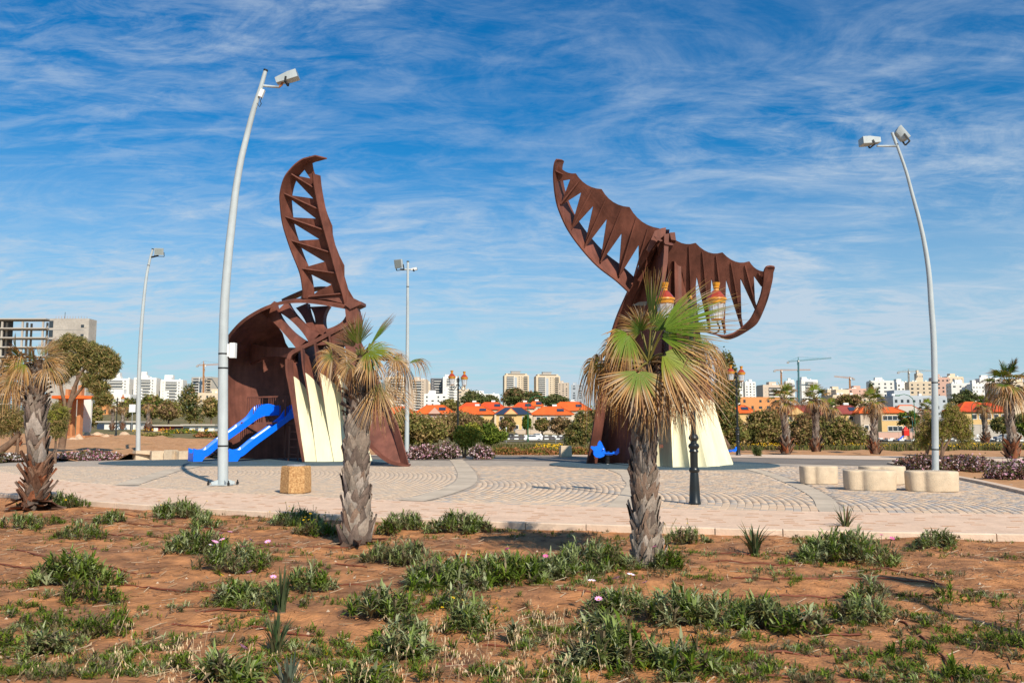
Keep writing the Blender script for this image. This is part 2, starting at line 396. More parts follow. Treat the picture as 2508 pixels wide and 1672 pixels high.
# concrete bands curving through the cobbles (centre lines on the ground)
BANDS = [[(5.7, 15.0), (5.95, 16.2), (6.9, 19.4), (7.8, 24.1), (8.5, 29.3), (8.9, 36)],
         [(1.7, 15.6), (2.3, 17.5), (3.3, 22.7), (3.55, 25.3), (3.8, 28.8), (3.5, 36)],
         [(-2.6, 17.6), (-1.95, 18.8), (-1.35, 22.7), (-1.4, 27), (-1.9, 33), (-2.6, 40)],
         [(-9.6, 20.8), (-10.4, 23.5), (-11.2, 27), (-12.0, 30.5), (-12.6, 36)]]
BAND_W = [0.42, 0.6, 0.6, 0.62]
BPATH = [smooth_path([Vector((x, y, 0)) for x, y in b], 10) for b in BANDS]
def build_bands():
    for b, w in zip(BPATH, BAND_W):
        P = []
        for i, p in enumerate(b):
            d = (b[min(i + 1, len(b) - 1)] - b[max(i - 1, 0)]).normalized(); nrm = Vector((d.y, -d.x, 0))
            P.append([(p + nrm * s * w / 2) + Vector((0, 0, 0.0235)) for s in (-1, 1)])
        P = [r for r in P if (Vector(r[0]) - Vector((PC.x, PC.y, 0.0235))).length < PR + 0.01 and (Vector(r[1]) - Vector((PC.x, PC.y, 0.0235))).length < PR + 0.01]
        tag(obj('paved_band', to_mesh('paved_band', MB().grid(P), M['band'])), kind='structure')
build_bands()
def xband(i, y):
    b = BPATH[i]
    for p, q in zip(b, b[1:]):
        if p.y <= y <= q.y: return lerp(p.x, q.x, (y - p.y) / (q.y - p.y + 1e-9))
    return b[0].x if y < b[0].y else b[-1].x
def build_pavers():
    rnd = random.Random(11); nr = np.random.RandomState(5)
    pal = [((0.60, 0.46, 0.33), 5), ((0.52, 0.42, 0.32), 5), ((0.66, 0.53, 0.40), 4), ((0.42, 0.37, 0.32), 4), ((0.33, 0.33, 0.33), 3), ((0.25, 0.29, 0.34), 2.4), ((0.50, 0.34, 0.22), 1.2)]
    cum = np.cumsum([w for _, w in pal]); cols = np.array([c for c, _ in pal])
    stones = []
    centres = [(-32.0, 27.0), (-23.0, 25.0), (-13.5, 23.0), (-7.0, 20.5), (-4.0, 20.0)]
    for si, (cx, cy) in enumerate(centres):
        rmax = (22, 24, 19, 17, 27)[si]
        r = 8.0
        while r < rmax:
            L0 = 0.215; n = max(4, int(2 * math.pi * r / L0)); da = 2 * math.pi / n; ph = rnd.random() * da
            for k in range(n):
                a = ph + k * da; x, y = cx + r * math.cos(a), cy + r * math.sin(a)
                if y > 33.5 or y < 14.5 or abs(x) > 0.66 * y + 0.5: continue
                if (x - PC.x) ** 2 + (y - PC.y) ** 2 > (PR - 0.10) ** 2: continue
                xs = [xband(3, y), xband(2, y), xband(1, y), xband(0, y)]
                sec = sum(1 for v in xs if x > v)
                if sec != si: continue
                if any(abs(x - v) < w / 2 + 0.075 for v, w in zip(xs, (BAND_W[3], BAND_W[2], BAND_W[1], BAND_W[0]))): continue
                stones.append((x, y, a, L0 - 0.008, 0.143, si))
            r += 0.149
    S = np.array(stones); n = len(S)
    order = np.argsort(np.hypot(S[:, 0], S[:, 1])); S = S[order]
    pick = np.searchsorted(cum, nr.rand(n) * cum[-1]); C = cols[pick] * (0.88 + 0.24 * nr.rand(n, 1))
    blue = (S[:, 5] == 4) & (nr.rand(n) < 0.22); C[blue] = np.array([0.25, 0.29, 0.35]) * (0.8 + 0.4 * nr.rand(blue.sum(), 1))
    pale = (S[:, 5] < 2); C[pale] = C[pale] * 0.55 + 0.45 * np.array([0.52, 0.44, 0.35])
    C = C * 0.55 + 0.45 * np.array([0.47, 0.41, 0.34]); C *= np.array([1.13, 1.01, 0.90])
    plaza = bpy.data.objects['plaza']
    K = 300
    # the nearest stones are pieces of their own
    var = []
    for i in range(14):
        c = (cols[i % len(cols)] * (0.85 + 0.3 * rnd.random()) * 0.55 + 0.45 * np.array([0.47, 0.41, 0.34])) * np.array([1.13, 1.01, 0.90])
        mb = MB(); e = 0.045
        lo = [(-.5, -.5, 0), (.5, -.5, 0), (.5, .5, 0), (-.5, .5, 0)]; hi = [(x * (1 - 2 * e), y * (1 - 2 * e), 1) for x, y, z in lo]; mid = [(x, y, 0.7) for x, y, z in lo]
        mb.add(lo + mid + hi, [(8, 9, 10, 11)] + [(k, (k + 1) % 4, (k + 1) % 4 + 4, k + 4) for k in range(4)] + [(k + 4, (k + 1) % 4 + 4, (k + 1) % 4 + 8, k + 8) for k in range(4)], tuple(c))
        var.append(to_mesh('cobble', mb, M['paver']))
    for i in range(K):
        x, y, a, l, w, si = S[i]
        o = obj('cobble', var[int(pick[i]) + (7 if rnd.random() < 0.5 else 0)], plaza); o.location = (x, y, 0.006)
        o.rotation_euler = (0, 0, a + math.pi / 2 + rnd.uniform(-.02, .02)); o.scale = (l * rnd.uniform(.94, 1.0), w * rnd.uniform(.95, 1.0), 0.0165 + rnd.uniform(-.002, .002))
    S, C = S[K:], C[K:]; n = len(S)
    ca, sa = np.cos(S[:, 2] + np.pi / 2 + nr.uniform(-.03, .03, n)), np.sin(S[:, 2] + np.pi / 2)
    l = S[:, 3] * nr.uniform(.92, 1.0, n) / 2; w = S[:, 4] * nr.uniform(.93, 1.0, n) / 2; zt = 0.0195 + nr.uniform(-.0015, .0015, n)
    V = np.zeros((n, 8, 3))
    for k, (sx, sy) in enumerate(((-1, -1), (1, -1), (1, 1), (-1, 1))):
        for q in (0, 1):
            f = 1.0 if q == 0 else 0.965
            lx, ly = sx * l * f, sy * w * f
            V[:, k + 4 * q, 0] = S[:, 0] + lx * ca - ly * sa; V[:, k + 4 * q, 1] = S[:, 1] + lx * sa + ly * ca
            V[:, k + 4 * q, 2] = zt if q else 0.012
    base = (np.arange(n) * 8)[:, None, None]
    Q = np.array([(4, 5, 6, 7), (0, 1, 5, 4), (1, 2, 6, 5), (2, 3, 7, 6), (3, 0, 4, 7)])[None] + base
    me = mesh_np('cobble_field', V.reshape(-1, 3), Q.reshape(-1, 4), np.repeat(C, 8, axis=0), M['paver'])
    o = obj('cobble_field', me, plaza); tag(o, kind='stuff')
build_pavers()
# far side of the plaza: tarmac promenade, a pale concrete edge, sand behind
pp = lambda L: [gp(x, y) for x, y in L]
drape('promenade', pp([(900,1128),(1200,1128),(1500,1132),(1850,1134),(2200,1143),(2508,1151),(2900,1165)]), pp([(900,1117),(1200,1117),(1500,1119),(1850,1122),(2200,1128),(2508,1133),(2900,1142)]), 4, 0.022, M['asphalt'])
drape('concrete_edge', pp([(900,1117),(1200,1117),(1500,1119),(1850,1122),(2200,1128),(2508,1133),(2900,1142)]), pp([(900,1114.5),(1200,1114.5),(1500,1115),(1850,1114),(2200,1118),(2508,1121),(2900,1128)]), 3, 0.035, M['kerb_stone'])
drape('sand_strip', pp([(1180,1114.5),(1500,1115),(1850,1114),(2200,1118),(2508,1121),(2900,1128)]), pp([(1180,1108),(1500,1106),(1850,1099),(2200,1098),(2508,1100),(2900,1104)]), 10, 0.02, M['sand'], jitter=0.12)
drape('sand_bank', pp([(-500,1138),(0,1133),(290,1127.5),(465,1124),(700,1118),(985,1114)]), [gt(x, Y=Y) for x, Y in ((-500,98),(0,98),(290,95),(465,78),(700,66),(985,58))], 26, 0.12, M['sand'], jitter=0.24)
def build_soil():
    A0, A1 = math.radians(-44), math.radians(24); n, rows = 330, 130; vs = []; fs = []
    for i in range(rows + 1):
        r = lerp(WR + 0.13, 56.0, (i / rows) ** 1.1)
        for k in range(n + 1):
            x, y, _ = arc_pt(r, lerp(A0, A1, k / n))
            z = -0.045 + 0.05 * fbm(x, y, 0.8) + 0.022 * fbm(x + 9, y, 3.5)
            if i == 0: z = -0.05
            vs.append((x, y, z))
    for i in range(rows):
        for k in range(n):
            a = i * (n + 1) + k; fs.append((a, a + n + 1, a + n + 2, a + 1))
    tag(obj('soil_bed', mesh_np('soil_bed', vs, fs, mat=M['soil'], smooth=True)), kind='structure')
def soil_z(x, y): return -0.045 + 0.05 * fbm(x, y, 0.8) + 0.022 * fbm(x + 9, y, 3.5)
build_soil()
def build_mats():
    for c, rx, ry, rz in (((6.05, 34.6), 4.55, 4.0, 0), ((-10.9, 36.9), 6.5, 3.5, 0.06)):
        mb = MB(); ring = lambda s, z: [(c[0] + math.cos(t) * rx * s * math.cos(rz) - math.sin(t) * ry * s * math.sin(rz), c[1] + math.cos(t) * rx * s * math.sin(rz) + math.sin(t) * ry * s * math.cos(rz), z) for t in [2 * math.pi * k / 72 for k in range(72)]]
        mb.grid([ring(1, 0.0), ring(1, 0.042), ring(0.995, 0.05)], close=True); mb.add(ring(0.995, 0.05), [tuple(range(72))])
        tag(obj('rubber_surface', to_mesh('rubber_surface', mb, M['rubber'])), kind='structure')
build_mats()
# ------------------------------------------------------------------ the two whale sculptures
def c1(x, y): return (440 + x / 3.564, 360 + y / 3.564)
def c2(x, y): return (440 + x / 3.015, 700 + y / 3.015)
def c3(x, y): return (1320 + x / 3.647, 370 + y / 3.647)
def c4(x, y): return (1380 + x / 2.704, 660 + y / 2.704)
def on(cf, pts, Y): return [at(*cf(x, y), Y) for x, y in pts]
def lean(px, py, Y, k=0.008, y0=600): return at(px, py, Y + k * (py - y0))
def on_lean(cf, pts, Y, k=0.008, y0=600): return [lean(*cf(x, y), Y, k, y0) for x, y in pts]
def scallop(a, b, sag, n=6):
    """points of a shallow arc from a to b hanging by sag (along +y in crop pixels)"""
    out = []
    for i in range(n):
        t = i / n; out.append((lerp(a[0], b[0], t) + sag[0] * 4 * t * (1 - t), lerp(a[1], b[1], t) + sag[1] * 4 * t * (1 - t)))
    return out
def rib(mb, a, b, depth, w0, w1, nrm=Vector((0, -1, 0))):
    """a thin stiffening fin standing on a plate between a and b"""
    a, b = Vector(a), Vector(b); s = (b - a).cross(nrm).normalized() * 0.025
    mb.add([a - s, a + s, b + s, b - s, a - s + nrm * w0, a + s + nrm * w0, b + s + nrm * w1, b - s + nrm * w1],
           [(0,1,2,3),(7,6,5,4),(0,4,5,1),(1,5,6,2),(2,6,7,3),(3,7,4,0)])
def build_tail():
    Y0 = 33.0
    base = gp(1610, 1140); root = thing('whale_tail_sculpture', base, 'tall rust brown steel whale tail with spread flukes and cream pleated skirt', 'sculpture')
    R = M['rust']
    # left fluke plate with scalloped upper edge and teeth running down to the curved bar
    YL = 32.2
    top = [(160, 105)] + scallop((170, 115), (330, 200), (-14, 26)) + scallop((330, 200), (560, 340), (-16, 32)) + scallop((560, 340), (810, 500), (-20, 36)) + scallop((810, 500), (1075, 690), (-20, 36)) + [(1075, 690), (1130, 760), (1000, 900), (893, 1060)]
    zig = [(893, 838), (710, 1135), (740, 735), (545, 1010), (608, 608), (400, 880), (485, 492), (280, 715), (378, 370), (190, 490), (280, 252), (150, 275)]
    pl = MB().prism(on_lean(c3, top + zig, YL), (0.0, 0.10, 0.02)); part('fluke_plate', pl, R, root)
    for tip, up in (((190, 485), (360, 265)), ((285, 712), (475, 350)), ((402, 872), (600, 425)), ((547, 1002), (735, 525)), ((712, 1128), (870, 600)), ((850, 1120), (975, 690))):
        m = MB(); rib(m, lean(*c3(*tip), YL - 0.004), lean(*c3(*up), YL - 0.004), 0, 0.20, 0.04); part('fluke_rib', m, R, root)
    m = MB(); rib(m, lean(*c3(145, 195), YL), lean(*c3(215, 210), YL), 0, 0.3, 0.05, Vector((0, -1, 0))); part('fluke_rib', m, R, root)
    band = smooth_path(on_lean(c3, [(158, 74), (143, 100), (133, 150), (131, 250), (146, 400), (178, 530), (258, 705), (388, 885), (528, 1035), (688, 1158), (800, 1262)], YL - 0.3), 5)
    part('fluke_rim', MB().sweep(band, lambda t: Vector((0.34, 0.62, 0.20 + 0.46 * sstep(0.1, 0.5, t))) * (0.2 + 0.8 * math.sqrt(1 - (1 - min(1, t / 0.09)) ** 2)), 0.055), R, root, smooth=35)
    # right fluke
    YR = 32.6
    top = [(1040, 700), (1150, 735)] + scallop((1160, 738), (1400, 820), (-6, 42)) + scallop((1400, 820), (1640, 905), (-4, 42)) + scallop((1640, 905), (1880, 985), (-4, 42)) + scallop((1880, 985), (2025, 1075), (-8, 24)) + [(2025, 1075), (2010, 1215)]
    def n4(x, y): X, Yp = c4(x, y); return ((X - 1320) * 3.647, (Yp - 370) * 3.647)
    zig = [(1990, 1210), (1920, 1110), n4(1272, 268), (1800, 1130), n4(1182, 398), (1672, 1140), n4(1068, 430), (1541, 1128), n4(965, 402), (1410, 1115), n4(850, 372), (1330, 1380), (1278, 1070), (1225, 1400), (1120, 1300)]
    pl = MB().prism(on_lean(c3, top + zig, YR), (0.0, 0.10, 0.02)); part('fluke_plate', pl, R, root)
    for tip, up in ((n4(850, 370), (1340, 850)), (n4(965, 400), (1460, 900)), (n4(1066, 425), (1582, 935)), (n4(1180, 392), (1715, 995)), (n4(1270, 262), (1840, 1020)), ((2000, 1205), (1960, 1085))):
        m = MB(); rib(m, lean(*c3(*tip), YR - 0.004), lean(*c3(*up), YR - 0.004), 0, 0.20, 0.04); part('fluke_rib', m, R, root)
    px = [(1886, 651), (1876, 654), (1871, 664), (1870, 676), (1869, 690), (1862, 725), (1845, 768), (1830, 790), (1803, 812), (1786, 819), (1768, 821), (1731, 813), (1690, 795), (1655, 770)]
    band = smooth_path([lean(x, y, YR - 0.28) for x, y in px], 5)
    part('fluke_rim', MB().sweep(band, lambda t: (Vector((0.42, 0.2, 0.0)).lerp(Vector((0.30, 0.3, -0.22)), sstep(0.2, 0.5, t)).lerp(Vector((0.06, 0.45, -0.14)), sstep(0.45, 0.68, t)).lerp(Vector((0.0, 0.55, 0.42)), sstep(0.68, 0.95, t))) * (0.12 + 0.88 * math.sqrt(1 - (1 - min(1, t / 0.13)) ** 2)), 0.06), R, root, smooth=35)
    # the standing stem: an open, deeply folded body behind a curved left flange
    left = [(1607, 562), (1590, 600), (1548, 691), (1518, 757), (1502, 800), (1487, 856), (1468, 950), (1452, 1050), (1437, 1134)]
    def flange_y(t): return lerp(32.4, 35.3, t ** 0.8)
    n = len(left) - 1
    lp = smooth_path([at(x, y, flange_y(i / n)) for i, (x, y) in enumerate(left)], 6)
    part('left_flange', MB().sweep(lp, lambda t: (0.30 + 0.12 * t, 0.16, 0.0), 0.10), R, root, smooth=35)
    rows = []; rightx = [1640, 1636, 1632, 1628, 1624, 1620, 1615, 1611, 1608]
    for i, (x, y) in enumerate(left):
        t = i / n; row = []; fy = flange_y(t)
        for j in range(13):
            s = j / 12; xx = lerp(x + 12, rightx[i], s)
            dep = lerp(fy + 0.15, fy + lerp(0.5, 1.0, t), s / 0.15) if s < 0.15 else lerp(fy + lerp(0.5, 1.0, t), lerp(31.9, 31.75, t), (s - 0.15) / 0.85)
            row.append(at(xx, y, dep))
        rows.append(row)
    part('stem_shell', MB().grid(rows), R, root, smooth=True)
    # keel fins at the crown of the stem
    for pts, Y, d in (([(1035, 712), (1090, 690), (1135, 682), (1130, 745), (1060, 800), (985, 905), (960, 880)], 31.6, 0.5),
                      ([(1120, 742), (1165, 735), (1160, 800), (1150, 1000), (1105, 1300), (1085, 1290), (1100, 1100), (1118, 900)], 31.2, 0.6),
                      ([(1168, 728), (1215, 725), (1225, 800), (1180, 790)], 32.0, 0.5)):
        part('keel_fin', MB().prism(on(c3, pts, Y), (0.05, d, 0)), R, root)
    for pts in ([(1035, 765), (1075, 775), (1105, 800), (1090, 808), (1050, 790)], [(1120, 818), (1180, 828), (1205, 835), (1190, 842), (1130, 832)]):
        part('gusset', MB().prism(on(c3, pts, 31.15), (0, 0.3, 0.12)), R, root)
    # right half: pleats, brown above and cream below, fanning out to the ground
    topx = [1622, 1636, 1652, 1668, 1684, 1702]; botx = [1606, 1648, 1690, 1732, 1764, 1797]; boty = [1144, 1146, 1147, 1146, 1144, 1142]
    def pleat_pt(k, s, t):
        """pleat k, s across 0..1, t up 0..1"""
        e = (1 - t) ** 1.9
        xb = lerp(botx[k], botx[k + 1], s); yb = lerp(boty[k], boty[k + 1], s); xt = lerp(topx[k], topx[k + 1], s)
        x = lerp(xt, xb, e); y = lerp(yb, 640, t)
        u = (k + s) / 5
        fan = 31.9 + 1.5 * (2 * u - 0.75) ** 2 + 0.0 * t
        return at(x, y, fan + 0.26 * math.sin(math.pi * s) * (0.35 + 0.65 * (1 - t)) - 0.16 * s + 1.0 * t)
    for k in range(5):
        ns = 8
        T0 = 0.37 - 0.015 * k
        rows = [[pleat_pt(k, j / ns, lerp(0, T0 + 0.02 * math.sin(math.pi * j / ns), i / 12)) for j in range(ns + 1)] for i in range(13)]
        part('skirt_pleat', MB().grid(rows), M['cream'], root, smooth=True)
        rows = [[pleat_pt(k, j / ns, lerp(T0 + 0.02 * math.sin(math.pi * j / ns), 1, i / 12)) for j in range(ns + 1)] for i in range(13)]
        part('stem_pleat', MB().grid(rows), R, root, smooth=True)
    # closing back of the skirt and the drain hole
    rows = []
    for i in range(9):
        t = i / 8; e = (1 - t) ** 1.9; row = []
        for j in range(9):
            s = j / 8; x = lerp(lerp(1702, 1640, s), lerp(1797, 1648, s), e); y = lerp(1137, 700, t)
            row.append(at(x, y, 33.6 + 1.4 * math.sin(math.pi * (0.5 + 0.5 * s)) * (1 - 0.5 * t)))
        rows.append(row)
    part('skirt_back', MB().grid(rows), M['cream'], root, smooth=True)
    p = pleat_pt(0, 0.55, 0.10); part('drain_hole', MB().box(at(1619, 1092, p.y - 0.12), (0.15, 0.1, 0.12)), M['rust'], root)
    # openings: a slot with an arched hood high on the stem
    part('hood_slot', MB().prism(on(c4, [(455, 238), (500, 215), (560, 210), (545, 240)], 32.05), (0, 0.2, 0.02)), M['dark_metal'], root)
    return root
build_tail()
def build_head():
    base = gp(760, 1130); root = thing('whale_head_sculpture', base, 'tall rust brown steel whale with upright flipper, open jaw and cream throat pleats', 'sculpture')
    R = M['rust']; YF = 37.6
    # upright flipper: plate with teeth, scalloped right edge
    top = [(1150, 95), (1165, 190), (1190, 270), (1235, 345), (1236, 385), (1255, 480), (1290, 590), (1330, 685), (1334, 760), (1355, 850), (1392, 945), (1435, 1030), (1436, 1125), (1470, 1240), (1545, 1365), (1420, 1390), (1120, 1330)]
    zig = [(1205, 1258), (1325, 1200), (1050, 1062), (1265, 1000), (965, 822), (1220, 805), (905, 610), (1190, 625), (915, 414), (1165, 450), (962, 238), (1140, 275), (1042, 132)]
    part('flipper_plate', MB().prism(on_lean(c1, top + zig, YF, 0.0065, 720), (0.0, 0.10, 0.0)), R, root)
    for tip, up in (((975, 240), (1185, 370)), ((925, 416), (1235, 560)), ((920, 612), (1285, 740)), ((980, 822), (1330, 930)), ((1062, 1064), (1385, 1110)), ((1135, 1312), (1420, 1285))):
        m = MB(); rib(m, lean(*c1(*tip), YF - 0.004, 0.0065, 720), lean(*c1(*up), YF - 0.004, 0.0065, 720), 0, 0.24, 0.26); part('flipper_rib', m, R, root)
    m = MB(); rib(m, lean(*c1(1150, 100), YF - .004, 0.0065, 720), lean(*c1(1110, 155), YF - .004, 0.0065, 720), 0, 0.3, 0.05); part('flipper_rib', m, R, root)
    fr = smooth_path(on_lean(c1, [(1158, 230), (1172, 350), (1210, 545), (1262, 745), (1318, 945), (1372, 1140), (1418, 1290), (1440, 1392)], YF - 0.32, 0.0065, 720), 4)
    part('flipper_flange', MB().sweep(fr, (0.26, 0.34, 0.0), 0.05), R, root, smooth=35)
    band = smooth_path(on_lean(c1, [(1185, 75), (1120, 92), (1060, 112), (985, 172), (912, 268), (876, 400), (876, 500), (900, 680), (968, 895), (1046, 1095), (1072, 1240), (1075, 1318)], YF - 0.35, 0.0065, 720), 5)
    part('flipper_rim', MB().sweep(band, lambda t: (0.37, 0.55, 0.05), 0.06), R, root, smooth=35)
    # jaw shell: concave wall
    prof = [(1131, 563, 800), (1060, 549, 800), (1000, 541, 795), (950, 538, 790), (900, 543, 760), (866, 552, 716), (840, 562, 700), (815, 576, 692), (795, 592, 678), (775, 614, 660), (758, 642, 652), (748, 664, 668)]
    rows = []
    for (y, xl, xr) in prof:
        row = []
        for j in range(15):
            s = j / 14; x = lerp(xl, xr, s)
            row.append(at(x, y, lerp(37.7, 39.6, sstep(745, 900, y)) + 2.7 * math.sin(s * math.pi / 2) ** 0.8 * (0.5 + 0.5 * sstep(745, 900, y))))
        rows.append(row)
    part('jaw_shell', MB().grid(rows), R, root, smooth=True)
    arch = smooth_path([at(x, y, lerp(37.2, 39.3, sstep(740, 900, y))) for x, y in ((563, 1131), (549, 1060), (541, 1000), (538, 950), (543, 890), (556, 835), (576, 805), (605, 779), (650, 754), (695, 741), (740, 738), (790, 743), (858, 755))], 5)
    part('jaw_rim', MB().sweep(arch, lambda t: (0.02, 0.55, 0.05 + 0.12 * t), 0.14), R, root, smooth=35)
    arch2 = smooth_path([at(x, y, 38.6) for x, y in ((690, 735), (718, 722), (755, 708), (795, 704), (830, 712), (882, 746))], 5)
    part('brow_arch', MB().sweep(arch2, (0.03, 0.7, 0.02), 0.10), R, root, smooth=35)
    part('brow_plate', MB().prism([at(x, y, 37.5) for x, y in ((735, 729), (800, 733), (862, 748), (880, 744), (884, 740), (872, 733), (846, 722), (800, 722), (742, 722))], (0.0, 0.9, 0.05)), R, root)
    part('brow_tip', MB().prism([at(x, y, 36.9) for x, y in ((842, 744), (884, 738), (884, 745), (858, 757))], (0.02, 1.2, 0.05)), R, root)
    # struts flaring into the shell and into the hub
    def strut(a, b, wa, wm, wb, Ya, Yb, bend=(0, 0)):
        a, b = Vector(a), Vector(b); d = (b - a).normalized(); nn = Vector((-d.y, d.x)); L, Rr = [], []
        for i in range(11):
            t = i / 10; c = a.lerp(b, t) + Vector(bend) * 4 * t * (1 - t)
            q = abs(2 * t - 1) ** 2.2; w = (lerp(wm, wa, q) if t < 0.5 else lerp(wm, wb, q)) / 2; Y = lerp(Ya, Yb, t)
            L.append(at(*(c + nn * w), Y)); Rr.append(at(*(c - nn * w), Y))
        mb = MB()
        front = [[l, r] for l, r in zip(L, Rr)]; dv = Vector((0.05, 0.42, 0)); back = [[l + dv, r + dv] for l, r in front]
        mb.grid(front); mb.grid([[q[1], q[0]] for q in back]); mb.grid([[f[1], b_[1]] for f, b_ in zip(front, back)]); mb.grid([[b_[0], f[0]] for f, b_ in zip(front, back)])
        part('strut', mb, R, root, smooth=40)
    strut((655, 752), (738, 845), 44, 17, 30, 38.3, 37.1, (-3, 3))
    strut((690, 750), (770, 830), 34, 16, 34, 38.3, 37.1)
    strut((738, 748), (770, 822), 30, 15, 26, 38.8, 37.4, (2, 2))
    strut((782, 750), (786, 826), 46, 20, 44, 39.0, 37.4, (-2, 0))
    strut((800, 815), (862, 775), 20, 16, 40, 37.4, 37.3, (4, 4))
    strut((612, 866), (722, 868), 52, 22, 34, 40.6, 37.2, (6, -6))
    beam = smooth_path([at(x, y, 36.9) for x, y in ((706, 880), (712, 866), (730, 855), (770, 836), (815, 812), (868, 784))], 4)
    part('jaw_beam', MB().sweep(beam, (0.05, 0.5, 0.06), 0.17), R, root, smooth=35)
    part('cheek_plate', MB().prism([at(x, y, 37.0) for x, y in ((845, 757), (874, 752), (882, 782), (876, 830), (868, 850), (820, 842), (770, 846), (800, 830), (852, 798), (848, 786))], (0.0, 0.8, 0)), R, root)
    # throat pleats: each a curved strip, brown hood above, cream below, the next one tucked behind its edge
    # per pleat: left edge and right edge as picture columns from top to ground
    edges = [[(704, 879), (705, 910), (712, 945), (722, 1000), (733, 1062), (746, 1130)],
             [(738, 852), (742, 900), (750, 945), (760, 1000), (768, 1062), (776, 1130)],
             [(770, 837), (778, 900), (786, 945), (796, 1000), (806, 1062), (818, 1130)],
             [(806, 819), (818, 900), (832, 945), (842, 1000), (856, 1062), (872, 1130)],
             [(838, 803), (850, 900), (862, 945), (876, 1000), (893, 1062), (912, 1129)]]
    def epath(e): return smooth_path([Vector((x, y, 0)) for x, y in e], 6)
    E = [epath(e) for e in edges]; m = len(E[0])
    for k in range(4):
        ns = 8; P = []
        for i in range(m):
            a, b = E[k][i], E[k + 1][i]; row = []
            for j in range(ns + 1):
                s = j / ns; x = lerp(a.x, b.x, s); y = lerp(a.y, b.y, s)
                hood = (1 - sstep(0, 0.22, i / (m - 1)))
                Y = 36.55 + 0.10 * k + 0.95 * s ** 1.5 * (1 - 0.82 * sstep(0.3, 0.9, i / (m - 1))) + 1.0 * hood * s + 0.55 * (k + s) * 0.5 * sstep(0.3, 0.9, i / (m - 1)) + 0.45 * (i / (m - 1) - 0.5) * -1
                row.append(at(x, y, Y))
            P.append(row)
        # the colour changes along a slanted line
        up, lo = [], []
        cols = len(P[0])
        def at_t(j, t):
            f = t * (m - 1); i = min(m - 2, int(f)); return P[i][j].lerp(P[i + 1][j], f - i)
        tb = [lerp(0.25, 0.44, (j / ns) ** 1.6) for j in range(ns + 1)]
        rows = [[at_t(j, lerp(0, tb[j], i / 10)) for j in range(ns + 1)] for i in range(11)]
        part('throat_hood', MB().grid(rows), R, root, smooth=True)
        rows = [[at_t(j, lerp(tb[j], 1, i / 16)) for j in range(ns + 1)] for i in range(17)]
        part('throat_pleat', MB().grid(rows), M['cream'], root, smooth=True)
    side = smooth_path([at(x - 3, y, 36.3) for x, y in edges[0]], 5)
    part('throat_flange', MB().sweep(side, (0.10, 0.6, 0), 0.10), R, root, smooth=35)
    for k in (1, 2, 3):
        e = smooth_path([at(x, y, 36.5 + 0.1 * k) for x, y in edges[k][:4]], 5)
        part('throat_ridge', MB().sweep(e, lambda t: (0.0, 0.45 * (1 - t) + 0.02, 0), lambda t: 0.07 * (1 - t) + 0.01), R, root, smooth=35)
    # lower flipper plate leaning on the ground at the right
    pts = [(868, 800), (890, 850), (912, 905), (945, 975), (975, 1055), (1001, 1136), (986, 1140), (962, 1135), (935, 1118), (912, 1096), (897, 1075), (893, 1030), (872, 960), (850, 880), (842, 830)]
    part('lower_flipper', MB().prism([at(x, y, lerp(33.5, 37.2, (1141 - y) / 341)) for x, y in pts], (0.0, 0.12, 0)), R, root)
    fl = smooth_path([at(x, y, lerp(33.2, 36.2, (1141 - y) / 341)) for i, (x, y) in enumerate(((898, 862), (914, 902), (940, 958), (962, 1010), (982, 1068), (1001, 1138)))], 4)
    part('flipper_flange', MB().sweep(fl, (-0.30, 0.32, 0.0), 0.05), R, root, smooth=35)
    lo = smooth_path([at(x, y, lerp(33.1, 36.6, (1141 - y) / 341)) for x, y in ((893, 1075), (908, 1096), (930, 1117), (958, 1134), (1000, 1141))], 5)
    part('flipper_rim', MB().sweep(lo, (0.03, 0.55, 0.03), 0.07), R, root, smooth=35)
    # platform, railing and ladder inside the jaw
    part('platform', MB().box(at(690, 1036, 39.4) + Vector((0, 0, 0)), (3.3, 1.5, 0.10)), R, root)
    rl = MB(); a = at(606, 973, 39.2); b = at(712, 970, 39.2)
    part('handrail', MB().bar(a, b, 0.07), R, root)
    for i in range(21):
        t = i / 20
        if 0.36 < t < 0.5: continue
        p = a.lerp(b, t); part('baluster', MB().bar(p, (p.x, p.y, at(650, 1036, 39.2).z), 0.03), R, root)
    p = at(700, 973, 39.1); part('rail_post', MB().bar(p, (p.x, p.y, 0.1), 0.07), R, root)
    for x in (709, 731):
        p = at(x, 1043, 37.7); part('ladder_rail', MB().bar(p, (p.x, p.y, 0.04), 0.06), R, root)
    for y in (1057, 1075, 1094, 1112):
        part('rung', MB().bar(at(709, y, 37.7), at(731, y, 37.7), 0.05), R, root)
    return root
build_head()
